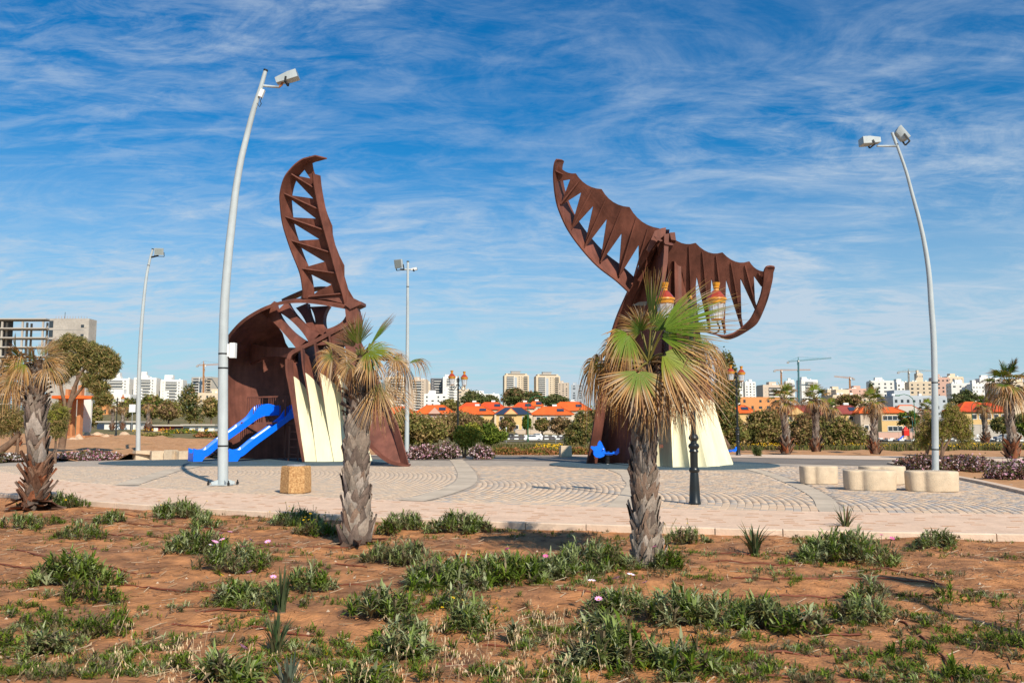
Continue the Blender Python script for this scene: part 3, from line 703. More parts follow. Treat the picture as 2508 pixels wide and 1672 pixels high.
def build_slide(bx, label):
    """open blue slide: bx is the picture column of its foot"""
    foot = gp(bx, 1131.5); root = thing('playground_slide', (foot.x, foot.y, 0.04), label, 'slide', 'blue slides at the whale head')
    d = Vector((0.80, 0.60, 0)).normalized(); s = Vector((d.y, -d.x, 0))
    prof = [(-0.34, 0.36), (-0.15, 0.30), (0.10, 0.29), (0.32, 0.36), (0.8, 0.75), (1.6, 1.32), (2.15, 1.72), (2.45, 1.93), (2.75, 2.06), (3.15, 2.09), (3.5, 2.09)]
    prof = [(v.x, v.y) for v in smooth_path([Vector((a, b, 0)) for a, b in prof], 4)]
    hw = 0.36
    def sec(u, z):
        wall = 0.20 + 0.24 * sstep(2.1, 2.55, u) * (1 - 0.35 * sstep(2.9, 3.3, u))
        o = [(-hw - .03, z + wall), (-hw + .0, z + wall + 0.015), (-hw + 0.03, z + wall * .95), (-hw + 0.06, z + 0.06), (-hw + 0.12, z + 0.012), (0, z), (hw - 0.12, z + 0.012), (hw - 0.06, z + 0.06), (hw - 0.03, z + wall * .95), (hw, z + wall + 0.015), (hw + .03, z + wall)]
        low = z - 0.09 if u > 0.2 else max(-0.02, z - 0.09 - 0.28 * sstep(0.2, -0.05, u))
        o += [(hw + 0.02, low), (-hw - 0.02, low)]
        return [d * u + s * a + Vector((0, 0, max(0.0, b))) for a, b in o]
    P = [sec(u, z) for u, z in prof]
    mb = MB().grid(P, close=True); n = len(P[0]); mb.add(P[0], [tuple(range(n))]); mb.add(P[-1], [tuple(reversed(range(n)))])
    part('chute', mb, M['blue_plastic'], root, smooth=40, world=False)
    for sg in (-1, 1):
        mb = MB(); q = d * 3.15 + s * sg * (hw + 0.02)
        mb.prism([q + Vector((0, 0, 2.02)), q + d * 0.28 + Vector((0, 0, 2.02)), q + d * 0.28 + Vector((0, 0, 2.40)), q + Vector((0, 0, 2.42))], s * sg * 0.04)
        part('side_panel', mb, M['blue_plastic'], root, world=False)
build_slide(486, 'left of the two bright blue slides, its foot beyond the lamp pole')
build_slide(572, 'right of the two bright blue slides, its foot tucked behind the lamp pole')
def build_rider(px, py, label, sc=1.0):
    p = gp(px, py); root = thing('spring_rider', (p.x, p.y, 0.05), label, 'spring rider', 'blue spring riders')
    coil = [Vector((0.09 * math.cos(t), 0.09 * math.sin(t), 0.03 + 0.36 * t / (2 * math.pi * 6))) for t in [i * math.pi / 5 for i in range(61)]]
    part('spring', MB().tube(coil, 0.018, 6), M['dark_metal'], root, smooth=True, world=False)
    B = M['blue_plastic']
    fish = [(-0.62, 0.42), (-0.52, 0.30), (-0.34, 0.27), (-0.16, 0.34), (-0.10, 0.48), (-0.12, 0.66), (-0.20, 0.80), (-0.26, 0.94), (-0.33, 1.02), (-0.40, 0.92), (-0.43, 0.80), (-0.55, 0.76), (-0.70, 0.78), (-0.72, 0.70), (-0.62, 0.60)]
    for sy in (-0.13, 0.11): part('side_panel', MB().prism([(x, sy, z) for x, z in fish], (0, 0.025, 0)), B, root, world=False)
    part('seat', MB().box((0.06, 0, 0.47), (0.46, 0.30, 0.05)).box((0.06, 0, 0.42), (0.30, 0.2, 0.05)), B, root, world=False)
    tail = [(0.22, 0.44), (0.40, 0.40), (0.50, 0.50), (0.50, 0.70), (0.42, 0.68), (0.36, 0.56), (0.22, 0.54)]
    for sy in (-0.12, 0.10): part('tail_panel', MB().prism([(x, sy, z) for x, z in tail], (0, 0.025, 0)), B, root, world=False)
    part('handle', MB().tube([(-0.2, -0.24, 0.66), (-0.2, 0.24, 0.66)], 0.02, 8), M['white_paint'], root, world=False)
    part('eye', MB().lathe([(0.05, 0), (0.05, 0.01)], 10).box((0, 0, 0), (.01, .01, .01)), M['white_paint'], root, world=False)
    e = root.children[-1]; e.location = (-0.50, -0.135, 0.44); e.rotation_euler = (math.pi / 2, 0, 0)
    root.scale = (sc, sc, sc)
build_rider(1488, 1139, 'blue fish shaped spring rider in front of the brown stem of the whale tail', 0.92)
build_rider(1783, 1126, 'blue spring rider peeking out behind the right foot of the cream skirt', 0.8)
# ------------------------------------------------------------------ lamp poles
M['crane_rust'] = mat('crane_rust', (0.35, 0.12, 0.04), 0.8)
def flood(root, p, aim, w, h, d, mat_body, tilt_up=0.0):
    """a box floodlight with glass front; p = centre, aim = direction of the glass"""
    aim = Vector(aim).normalized(); q = aim.to_track_quat('Y', 'Z').to_matrix()
    def loc(x, y, z): return Vector(p) + q @ Vector((x, y, z))
    mb = MB(); a = [(-w/2, d/2, -h/2), (w/2, d/2, -h/2), (w/2, d/2, h/2), (-w/2, d/2, h/2)]; b = [(-w*.32, -d/2, -h*.34), (w*.32, -d/2, -h*.34), (w*.32, -d/2, h*.34), (-w*.32, -d/2, h*.34)]
    m = [(x, d*.12, z) for x, _, z in a]
    vs = [loc(*v) for v in a + m + b]
    mb.add(vs, [(0,1,2,3)] + [(k+4, (k+1)%4+4, (k+1)%4, k) for k in range(4)] + [(k+8, (k+1)%4+8, (k+1)%4+4, k+4) for k in range(4)] + [(11,10,9,8)])
    body = part('floodlight', mb, mat_body, root, smooth=30)
    g = MB().add([loc(x*.86, d/2+0.006, z*.82) for x, _, z in a], [(0,1,2,3)])
    part('glass', g, M['lamp_glass'], body)
    br = MB()
    for s in (-1, 1): br.bar(loc(s*w*.53, 0, -h*.1), loc(s*w*.53, -d*.1, -h*.72), 0.025, 0.05)
    br.bar(loc(-w*.53, -d*.1, -h*.72), loc(w*.53, -d*.1, -h*.72), 0.05, 0.025)
    part('bracket', br, M['dark_metal'], body)
def curved_pole(pxs, Y, r0, r1, label, arm=None, heads=(), box=False, rings=(), cat='lamp post', group='tall grey lamp poles around the plaza'):
    base = gp(*pxs[0]) if Y is None else at(*pxs[0], Y); base.z = 0.03
    pts = [at(x, y, base.y) for x, y in pxs]; pts[0].z = 0.02
    path = smooth_path(pts, 8); n = len(path)
    root = thing('lamp_post', base, label, cat, group)
    rad = [lerp(r0, r1, sstep(0, 1, i / (n - 1)) * 0.3 + 0.7 * i / (n - 1)) for i in range(n)]
    pole = part('pole', MB().tube(path, rad, 20), M['pole_grey'], root, smooth=50)
    part('top_cap', MB().tube([path[-1], path[-1] + (path[-1] - path[-2]).normalized() * 0.05], r1 * 1.12, 14), M['dark_metal'], root, smooth=40)
    for y in rings:
        i = min(range(n), key=lambda k: abs(path[k].z - at(pxs[0][0], y, base.y).z)); p = path[i]
        part('band_clamp', MB().lathe([(rad[i] * 1.04, -0.02), (rad[i] * 1.04, 0.02)], 20, p), M['dark_metal'], root)
    pl = MB().lathe([(r0 * 2.6, 0.0), (r0 * 2.6, 0.025)], 4, (base.x, base.y, 0.03), ph=0.6)
    for k in range(4):
        t = 0.6 + k * math.pi / 2; pl.bar((base.x, base.y, 0.15), (base.x + r0 * 2.2 * math.cos(t), base.y + r0 * 2.2 * math.sin(t), 0.06), 0.02, 0.12)
    part('base_plate', pl, M['pole_grey'], root)
    for k in range(4):
        t = 0.6 + k * math.pi / 2; part('bolt', MB().lathe([(0.035, 0.0), (0.035, 0.07), (0.018, 0.07), (0.018, 0.12)], 6, (base.x + r0 * 2.95 * math.cos(t), base.y + r0 * 2.2 * math.sin(t), 0.04)), M['dark_metal'], root)
    return root, path, base
root, path, base = curved_pole([(546,1190),(546,1000),(547,850),(550,746),(558,640),(567,555),(577,469),(589,398),(601,347),(618,280),(630,241),(640,210),(650,175)], None, 0.135, 0.055, 'tall grey bowed lamp pole in front of the blue slides', rings=(862, 900, 1097))
Yp = base.y
part('arm', MB().tube([at(640, 210, Yp), at(684, 214, Yp)], 0.035, 10), M['pole_grey'], root, smooth=True)
flood(root, at(703, 191, Yp), (0.9, 0.0, 0.30), 0.30, 0.22, 0.62, M['pole_grey'])
part('flood_bracket', MB().tube([at(683, 214, Yp), at(690, 208, Yp), at(694, 198, Yp)], 0.03, 6), M['crane_rust'], root)
part('junction_box', MB().box(at(641, 229, Yp - 0.05), (0.11, 0.10, 0.22), M=Matrix.Rotation(math.radians(20), 3, 'Y')), M['white_paint'], root)
part('cable_loop', MB().tube([at(x, y, Yp - 0.12) for x, y in ((641, 240), (637, 248), (640, 254), (636, 262), (630, 254))], 0.012, 6), M['dark_metal'], root)
part('control_box', MB().box(at(571, 858, Yp - 0.02), (0.14, 0.18, 0.40)).box(at(562, 858, Yp), (0.10, 0.10, 0.34)), M['white_paint'], root)
root, path, base = curved_pole([(2291,1162),(2290,1000),(2287,840),(2281,750),(2275,668),(2264,596),(2251,537),(2235,478),(2219,419),(2197,356)], None, 0.108, 0.045, 'tall grey bowed lamp pole rising behind the stone seats', rings=(937, 1107))
Yp = base.y
part('arm', MB().tube([at(2197, 358, Yp), at(2148, 358, Yp)], 0.035, 10), M['pole_grey'], root, smooth=True)
part('stub', MB().tube([at(2197, 358, Yp), at(2185, 325, Yp)], 0.05, 10), M['pole_grey'], root, smooth=40)
flood(root, at(2131, 346, Yp), (-0.97, 0.0, -0.06), 0.42, 0.24, 0.62, M['pole_grey'])
flood(root, at(2207, 330, Yp), (0.75, -0.1, 0.55), 0.42, 0.50, 0.24, M['pole_grey'])
root, path, base = curved_pole([(338,1110),(339,1000),(342,880),(348,780),(357,690),(366,640),(374,611)], None, 0.13, 0.06, 'slender grey bowed lamp pole with one floodlight at the far left sand bank', rings=(650,))
Yp = base.y
part('arm', MB().tube([at(370, 630, Yp), at(388, 626, Yp)], 0.05, 8), M['dark_metal'], root)
flood(root, at(390, 616, Yp - 0.1), (0.15, -0.9, -0.25), 0.50, 0.40, 0.22, M['pole_grey'])
root, path, base = curved_pole([(996,1126),(997,1000),(998,850),(998.5,740),(999,642)], None, 0.11, 0.055, 'slim straight grey lamp pole between the two sculptures', rings=(700,))
Yp = base.y
part('arm', MB().tube([at(980, 660, Yp), at(1016, 660, Yp)], 0.045, 8), M['pole_grey'], root)
flood(root, at(978, 646, Yp - 0.05), (-0.45, -0.75, -0.2), 0.42, 0.42, 0.22, M['pole_grey'])
flood(root, at(1014, 659, Yp), (0.9, -0.1, 0.1), 0.16, 0.12, 0.30, M['white_paint'])
# the pole behind the photographer that throws the long shadow at the lower right
def back_pole():
    x0, y0 = 8.84, -3.0; root = thing('lamp_post', (x0, y0, 0), 'bowed grey lamp pole standing behind the photographer, seen by its shadow', 'lamp post', 'tall grey lamp poles around the plaza')
    pts = [Vector((x0, y0, 0)), Vector((x0, y0, 4)), Vector((x0 + .1, y0, 7)), Vector((x0 + .3, y0, 8.7)), Vector((x0 + .65, y0, 9.8)), Vector((x0 + 1.2, y0, 10.8))]
    path = smooth_path(pts, 8); part('pole', MB().tube(path, [lerp(.13, .055, i / (len(path) - 1)) for i in range(len(path))], 16), M['pole_grey'], root, smooth=50)
    flood(root, (x0 + 1.6, y0, 10.7), (0.85, 0.1, -0.5), 0.34, 0.24, 0.56, M['pole_grey'])
back_pole()
# ------------------------------------------------------------------ twin lantern posts
def lantern_post(loc, sc, label, rz=0.0, H=4.2):
    root = thing('lantern_post', loc, label, 'lantern post', 'twin headed lantern posts', rz)
    I = M['black_iron']
    k = H / 4.2
    prof = [(0.0, 0), (0.155, 0.0), (0.155, 0.03), (0.140, 0.05), (0.128, 0.30), (0.105, 0.60), (0.10, 0.62), (0.125, 0.64), (0.135, 0.67), (0.125, 0.70), (0.098, 0.73), (0.098, 1.02), (0.125, 1.04), (0.105, 1.07), (0.100, 1.09), (0.130, 1.12), (0.140, 1.15), (0.125, 1.19), (0.085, 1.21), (0.080, 1.25), (0.120, 1.29), (0.128, 1.32), (0.100, 1.37), (0.060, 1.40), (0.056, 2.2 * k), (0.050, 3.45 * k), (0.075, 3.47 * k), (0.075, 3.52 * k), (0.048, 3.55 * k), (0.046, 3.86 * k), (0.072, 3.88 * k), (0.072, 4.10 * k), (0.03, 4.13 * k)]
    prof = [(r * (0.80 if z < 1.4 else 0.9), z) for r, z in prof]
    part('column', MB().lathe(prof, 18), I, root, smooth=35, world=False)
    part('finial', MB().lathe([(0.01, 4.13 * k), (0.032, 4.16 * k), (0.034, 4.19 * k), (0.02, 4.22 * k), (0.004, 4.23 * k)], 10), M['gold'], root, smooth=True, world=False)
    z0 = 3.52 * k
    for s in (-1, 1):
        arm = smooth_path([Vector((s * 0.03, 0, z0 + 0.30)), Vector((s * 0.16, 0, z0 + 0.12)), Vector((s * 0.34, 0, z0 - 0.05)), Vector((s * 0.50, 0, z0 - 0.07)), Vector((s * 0.58, 0, z0 + 0.02)), Vector((s * 0.53, 0, z0 + 0.16))], 5)
        A = part('arm', MB().tube(arm, 0.018, 8), I, root, smooth=True, world=False)
        sc_ = [Vector((s * (0.12 + 0.075 * math.cos(t) * (1 - t / 16)), 0, 3.98 * k + 0.075 * math.sin(t) * (1 - t / 16))) for t in [0.5 * i for i in range(20)]]
        part('scroll', MB().tube(sc_, 0.009, 6), I, A, smooth=True, world=False)
        q2 = [Vector((s * (0.30 + 0.09 * math.cos(t) * (1 - t / 14)), 0, z0 + 0.08 + 0.09 * math.sin(t) * (1 - t / 14))) for t in [0.5 * i for i in range(18)]]
        part('scroll', MB().tube(q2, 0.009, 6), I, A, smooth=True, world=False)
        x = s * 0.53; zb = z0 + 0.17
        c = (x, 0, 0)
        L = part('lantern', MB().lathe([(0.03, zb), (0.125, zb + 0.03), (0.135, zb + 0.045), (0.12, zb + 0.05)], 12, c), M['gold'], root, smooth=35, world=False)
        part('glass', MB().lathe([(0.118, zb + 0.05), (0.168, zb + 0.36)], 8, c, caps=False), M['lantern_glass'], L, world=False)
        for q in range(8):
            t = 2 * math.pi * q / 8; a, b = Vector((x + 0.12 * math.cos(t), 0.12 * math.sin(t), zb + 0.05)), Vector((x + 0.17 * math.cos(t), 0.17 * math.sin(t), zb + 0.36))
            part('glazing_bar', MB().bar(a, b, 0.012), M['steel_lid'], L, world=False)
        part('lamp_tube', MB().lathe([(0.03, zb + 0.06), (0.035, zb + 0.22), (0.01, zb + 0.24)], 8, c), M['white_paint'], L, world=False)
        part('collar', MB().lathe([(0.165, zb + 0.355), (0.185, zb + 0.37), (0.19, zb + 0.42), (0.215, zb + 0.44), (0.21, zb + 0.475)], 12, c), M['gold'], L, smooth=35, world=False)
        part('roof', MB().lathe([(0.208, zb + 0.47), (0.15, zb + 0.545), (0.085, zb + 0.62), (0.06, zb + 0.635)], 8, c), M['red_enamel'], L, smooth=30, world=False)
        part('crown', MB().lathe([(0.06, zb + 0.63), (0.055, zb + 0.68), (0.075, zb + 0.69), (0.06, zb + 0.71), (0.07, zb + 0.73), (0.085, zb + 0.80), (0.05, zb + 0.80), (0.04, zb + 0.74)], 10, c), M['gold'], L, smooth=35, world=False)
    root.scale = (sc, sc, sc)
    return root
b = gp(1702, 1237); lantern_post((b.x, b.y, 0.03), 1.0, 'nearest black lantern post with red and gold lanterns, behind the right palm')
b = gp(1808, 1116); lp2 = lantern_post((b.x, b.y, 0.03), 1.05, 'black lantern post right of the cream skirt, between it and two palms', rz=0.8)
b = gp(1121, 1113); lantern_post((b.x, b.y, 0.0), 1.02, 'black lantern post in the pink flower bed between the sculptures', rz=0.95)
b = gt(285, Y=92); lantern_post((b.x, b.y, b.z), 1.0, 'far black lantern post on the sand by the orange pavilion', rz=0.5)
# ------------------------------------------------------------------ bin, seats, low wall
M['aggregate'] = mat('aggregate', (0.62, 0.38, 0.17), 0.9, vscale=26, col2=(0.30, 0.14, 0.05), bump=1.0, bscale=55, detail=3)
def hex_bin(p, r, h, label, m, lid=True, n=6, ph=0.3):
    root = thing('litter_bin', (p.x, p.y, 0.03), label, 'litter bin')
    body = part('body', MB().lathe([(r * 0.97, 0.0), (r * 1.0, 0.02), (r * 0.98, h * 0.5), (r * 0.94, h * 0.95), (r * 0.90, h), (r * 0.55, h), (r * 0.55, h - 0.1)], n, ph=ph), m, root, world=False)
    if lid: part('lid', MB().lathe([(r * 0.6, h - 0.02), (r * 0.6, h + 0.018), (r * 0.57, h + 0.03)], 20), M['steel_lid'], root, world=False)
b = gp(716, 1211); hex_bin(b + Vector((0, 0.3, 0)), 0.36, 0.62, 'hexagonal pebble finished litter bin with a grey lid near the left palm', M['aggregate'])
b = gp(1385, 1119); hex_bin(b, 0.40, 0.54, 'plain square concrete bin before the low hedge', M['bench_stone'], lid=False, n=4, ph=0.9)
def seat(px, py, w, label, rz, seed):
    p = gp(px, py); rnd = random.Random(seed)
    root = thing('stone_seat', (p.x, p.y + w * 0.35, 0.03), label, 'stone seat', 'kidney shaped stone seats', rz)
    def outline(f, n=56):
        out = []
        for k in range(n):
            t = 2 * math.pi * k / n
            x = math.cos(t); y = math.sin(t)
            r = 1.0 - 0.26 * math.exp(-((t - 4.10) / 0.34) ** 2) + 0.06 * math.cos(2 * t)
            sx = abs(x) ** 0.75 * (1 if x > 0 else -1); sy = abs(y) ** 0.75 * (1 if y > 0 else -1)
            out.append(Vector((sx * r * w / 2 * f, sy * r * w * 0.36 * f, 0)))
        return out
    h = 0.47; P = []
    for f, z in ((0.97, 0.0), (0.985, 0.05), (1.0, 0.30), (1.0, h - 0.04), (0.985, h - 0.012), (0.955, h)):
        P.append([v + Vector((0, 0, z)) for v in outline(f)])
    mb = MB().grid(P, close=True); mb.add(P[-1], [tuple(range(56))])
    part('seat_block', mb, M['bench_stone'], root, smooth=50, world=False)
    part('footing', MB().lathe([(w * 0.30, -0.03), (w * 0.30, 0.0)], 20), M['concrete'], root, world=False)
seat(2017, 1188, 0.96, 'leftmost kidney shaped stone seat', 0.15, 1)
seat(2148, 1204, 1.16, 'nearest kidney shaped stone seat in the middle of the four', -0.05, 2)
seat(2178, 1189, 1.18, 'stone seat half hidden at the back of the four', 0.25, 3)
seat(2303, 1207, 1.13, 'rightmost kidney shaped stone seat in front of the lamp pole', -0.08, 4)
def low_wall():
    pts = [(330, 1127, 0.42), (370, 1126, 0.43), (375, 1126, 0.50), (420, 1126, 0.50), (428, 1126, 0.48), (470, 1126, 0.46)]
    root = thing('low_wall', gp(400, 1126), 'pale low curved concrete wall at the left edge of the plaza', 'low wall')
    for (a, b) in ((332, 369), (371, 418), (420, 436), (438, 468)):
        p, q = gp(a, 1126.5), gp(b, 1126.5 - 1.0); h = random.uniform(0.40, 0.5); mb = MB()
        d = (q - p).normalized(); nn = Vector((-d.y, d.x, 0)) * 0.42
        mb.prism([p, q, q + Vector((0, 0, h)), p + Vector((0, 0, h))], nn); part('wall_block', mb, M['bench_stone'], root)
low_wall()
# ------------------------------------------------------------------ palms
M['palm_leaf'] = mat('palm_leaf', (1, 1, 1), 0.55, attr=True, translucent=0.22, spec=0.35)
M['palm_boot'] = mat('palm_boot', (1, 1, 1), 0.85, attr=True, var=0.22, vscale=9, bump=0.5, bscale=30)
M['palm_trunk'] = mat('palm_trunk', (0.10, 0.065, 0.045), 0.95, var=0.3, vscale=7, bump=0.8, bscale=25)
GREEN = [np.array(c) for c in ((0.115, 0.185, 0.010), (0.18, 0.225, 0.016), (0.06, 0.115, 0.008))]
TAN = [np.array(c) for c in ((0.46, 0.25, 0.08), (0.36, 0.18, 0.055), (0.52, 0.33, 0.15), (0.25, 0.12, 0.05), (0.42, 0.30, 0.19))]
def fan_leaf(rs, h, axis, nrm, R, dead, droop, nseg=36, spread=3.6, cup=0.25, wind=Vector((0, 0, 0)), curl=0.0):
    """pleated fan blade: h hinge, axis out along the blade, nrm blade normal; returns verts, faces, colours"""
    axis = Vector(axis).normalized(); nrm = Vector(nrm); nrm = (nrm - axis * nrm.dot(axis)).normalized(); side = nrm.cross(axis).normalized()
    V, Fc, C = [], [], []
    ts = (0.06, 0.30, 0.50, 0.66, 0.82, 1.0)
    g = GREEN[rs.randint(3)] * rs.uniform(0.8, 1.25); ye = np.array((0.24, 0.20, 0.03))
    down = Vector((0, 0, -1))
    for k in range(nseg):
        a = lerp(-spread / 2, spread / 2, (k + 0.5) / nseg) + rs.uniform(-.03, .03); da = spread / nseg / 2
        L = R * (0.80 + 0.20 * math.cos(a * 0.8)) * rs.uniform(0.86, 1.08)
        tan = TAN[rs.randint(5)] * rs.uniform(0.75, 1.2)
        tip0 = np.clip((0.84 if dead < 0.3 else 0.72) - 0.66 * dead - 0.12 * abs(a) / 1.8 + rs.uniform(-.12, .12), -0.3, 1.1)
        dr = droop * rs.uniform(0.6, 1.5); split = rs.uniform(0.42, 0.55)
        tw = rs.uniform(-1, 1) * (0.25 + dead * 0.7)
        base = len(V)
        for t in ts:
            ca, sa = math.cos(a), math.sin(a)
            d = axis * ca + side * sa
            p = h + d * (L * t) + nrm * (cup * L * t * abs(math.sin(a)) * 0.6) - nrm * (cup * L * t * t * 0.35)
            f = max(0.0, (t - 0.30) / 0.70)
            p = p + down * (dr * L * f ** 1.8) - d * (L * 0.35 * min(1.0, dr) * f ** 2.2) + wind * (L * f ** 2) + side * (tw * L * 0.12 * f ** 2)
            if t <= split: w = da * L * t * 1.06
            else: w = da * L * split * (1 - (t - split) / (1 - split)) ** 0.8 + 0.0012
            if dead > 0.6: w *= 0.62
            sd = (side * ca - axis * sa).normalized()
            fold = nrm * (0.55 * w * (1 if t < 0.9 else 0.2))
            V += [p - sd * w - fold, p, p + sd * w - fold]
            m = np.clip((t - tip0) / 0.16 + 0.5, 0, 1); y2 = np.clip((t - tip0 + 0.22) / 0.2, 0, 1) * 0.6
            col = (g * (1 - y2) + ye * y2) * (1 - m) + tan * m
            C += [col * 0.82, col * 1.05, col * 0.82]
        for i in range(len(ts) - 1):
            b = base + i * 3; Fc += [(b, b + 1, b + 4, b + 3), (b + 1, b + 2, b + 5, b + 4)]
    return [tuple(v) for v in V], Fc, C
def petiole(mb_v, p0, p1, w, col, sag=0.06):
    m = (p0 + p1) / 2 + Vector((0, 0, sag)); pts = [p0.lerp(m, 0.5 * 0) if i == 0 else None for i in range(1)]
    path = [(1 - t) ** 2 * p0 + 2 * t * (1 - t) * m + t * t * p1 for t in (0, .25, .5, .75, 1)]
    t = MB().tube(path, [w, w * .8, w * .65, w * .55, w * .4], 5, caps=False); return t
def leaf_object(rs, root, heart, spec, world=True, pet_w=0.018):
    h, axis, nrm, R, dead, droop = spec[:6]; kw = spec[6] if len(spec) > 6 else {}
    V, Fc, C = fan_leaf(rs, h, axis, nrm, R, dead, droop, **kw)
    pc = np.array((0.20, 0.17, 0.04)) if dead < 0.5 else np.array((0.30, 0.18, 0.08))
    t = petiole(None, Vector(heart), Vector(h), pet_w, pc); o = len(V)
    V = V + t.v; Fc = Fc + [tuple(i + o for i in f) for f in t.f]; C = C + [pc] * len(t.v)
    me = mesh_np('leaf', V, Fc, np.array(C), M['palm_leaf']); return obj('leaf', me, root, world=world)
# dead leaf bases ("boots") that sheathe the trunk, a few shapes shared by all
def boot_mesh(seed, flare, cols, long=1.0):
    rs = np.random.RandomState(seed); mb = MB(); c = np.array(cols[seed % len(cols)]) * rs.uniform(0.75, 1.25)
    rows = []; cc = []
    for i, (z, w, o) in enumerate(((0, 0.62, 0.0), (0.35, 0.60, 0.12), (0.70, 0.42, 0.12 + flare * 0.35), (1.0 * long, 0.14, 0.10 + flare))):
        row = []
        for j, x in enumerate((-1, -0.4, 0.25, 1)):
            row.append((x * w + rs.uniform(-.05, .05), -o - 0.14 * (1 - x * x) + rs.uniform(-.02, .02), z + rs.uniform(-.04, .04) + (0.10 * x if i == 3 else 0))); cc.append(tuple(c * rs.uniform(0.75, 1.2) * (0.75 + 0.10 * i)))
        rows.append(row)
    back = [[(x, y + 0.07, z) for x, y, z in r] for r in rows]
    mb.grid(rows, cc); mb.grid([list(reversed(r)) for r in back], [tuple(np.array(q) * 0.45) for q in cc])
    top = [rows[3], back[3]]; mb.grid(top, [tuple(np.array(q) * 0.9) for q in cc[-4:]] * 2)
    return to_mesh('leaf_base', mb, M['palm_boot'])
GREY = [(0.29, 0.225, 0.175), (0.17, 0.125, 0.10), (0.38, 0.31, 0.25), (0.24, 0.16, 0.115), (0.30, 0.25, 0.21)]
RED = [(0.26, 0.095, 0.045), (0.20, 0.10, 0.06), (0.30, 0.18, 0.12), (0.24, 0.17, 0.13)]
BOOT = {'flat': [boot_mesh(i, 0.24, GREY, 1.2) for i in range(10)], 'flare': [boot_mesh(i + 20, 0.75, GREY) for i in range(5)], 'red': [boot_mesh(i + 40, 0.6, RED, 1.25) for i in range(6)], 'hang': [boot_mesh(i + 60, 0.9, RED, 1.5) for i in range(4)]}
def trunk_with_boots(rs, root, path, rad, zones, world=True):
    """path bottom to top; zones: list of (t0, t1, kind, count, size)"""
    part('trunk', MB().tube(path, [r * 0.84 for r in rad], 14), M['palm_trunk'], root, smooth=True, world=world)
    n = len(path); k = 0
    for t0, t1, kind, cnt, size in zones:
        for i in range(cnt):
            t = lerp(t0, t1, (i + 0.5) / cnt); f = t * (n - 1); q = min(n - 2, int(f)); p = path[q].lerp(path[q + 1], f - q); r = lerp(rad[q], rad[q + 1], f - q)
            a = k * 2.39996 + rs.uniform(-.2, .2); k += 1
            me = BOOT[kind][rs.randint(len(BOOT[kind]))]; o = obj('leaf_base', me, root)
            d = Vector((math.cos(a), math.sin(a), 0)); pos = p + d * r * 0.78
            if world: o.matrix_parent_inverse = Matrix.Translation(-Vector(root.location))
            o.location = pos; s = size * rs.uniform(0.8, 1.25)
            tilt = rs.uniform(-.28, .28)
            o.rotation_euler = (rs.uniform(-.05, .16) if kind != 'hang' else rs.uniform(0.9, 1.9), tilt, a + math.pi / 2); o.scale = (s * rs.uniform(.6, 1.0), s * (0.75 if kind == 'flat' else 1.0), s * rs.uniform(.95, 1.45))
def px_leaf(Y, hx, hy, dY, ang, toward, R, face, dead, droop, **kw):
    """a leaf given by where its hinge stands: ang = direction in the upright plane (0 right, 90 up), toward = lean to the camera"""
    h = at(hx, hy, Y + dY); a = math.radians(ang)
    axis = Vector((math.cos(a), -toward, math.sin(a)))
    perp = Vector((-math.sin(a), 0, math.cos(a)))
    nrm = Vector((0, -1, 0)) * face + perp * (1 - abs(face)) + Vector((0, 0, 0.15))
    return (h, axis, nrm, R, dead, droop, kw)
def near_palm(base_px, trunk_px, widths, label, leaves, zones, heart_px, seed, pet_w=0.02):
    rs = np.random.RandomState(seed); b = gp(*base_px, z=-0.05); Y = b.y
    root = thing('fan_palm', b, label, 'palm tree', 'fan palms in the near planting bed')
    pts = [at(x, y, Y) for x, y in trunk_px]; path = smooth_path(pts, 6); n = len(path)
    rad = [np.interp(i / (n - 1), np.linspace(0, 1, len(widths)), widths) * Y / F / 2 for i in range(n)]
    trunk_with_boots(rs, root, path, rad, zones)
    heart = at(*heart_px, Y)
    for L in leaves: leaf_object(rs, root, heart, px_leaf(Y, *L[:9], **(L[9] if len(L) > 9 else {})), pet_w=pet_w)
    return root
W = Vector
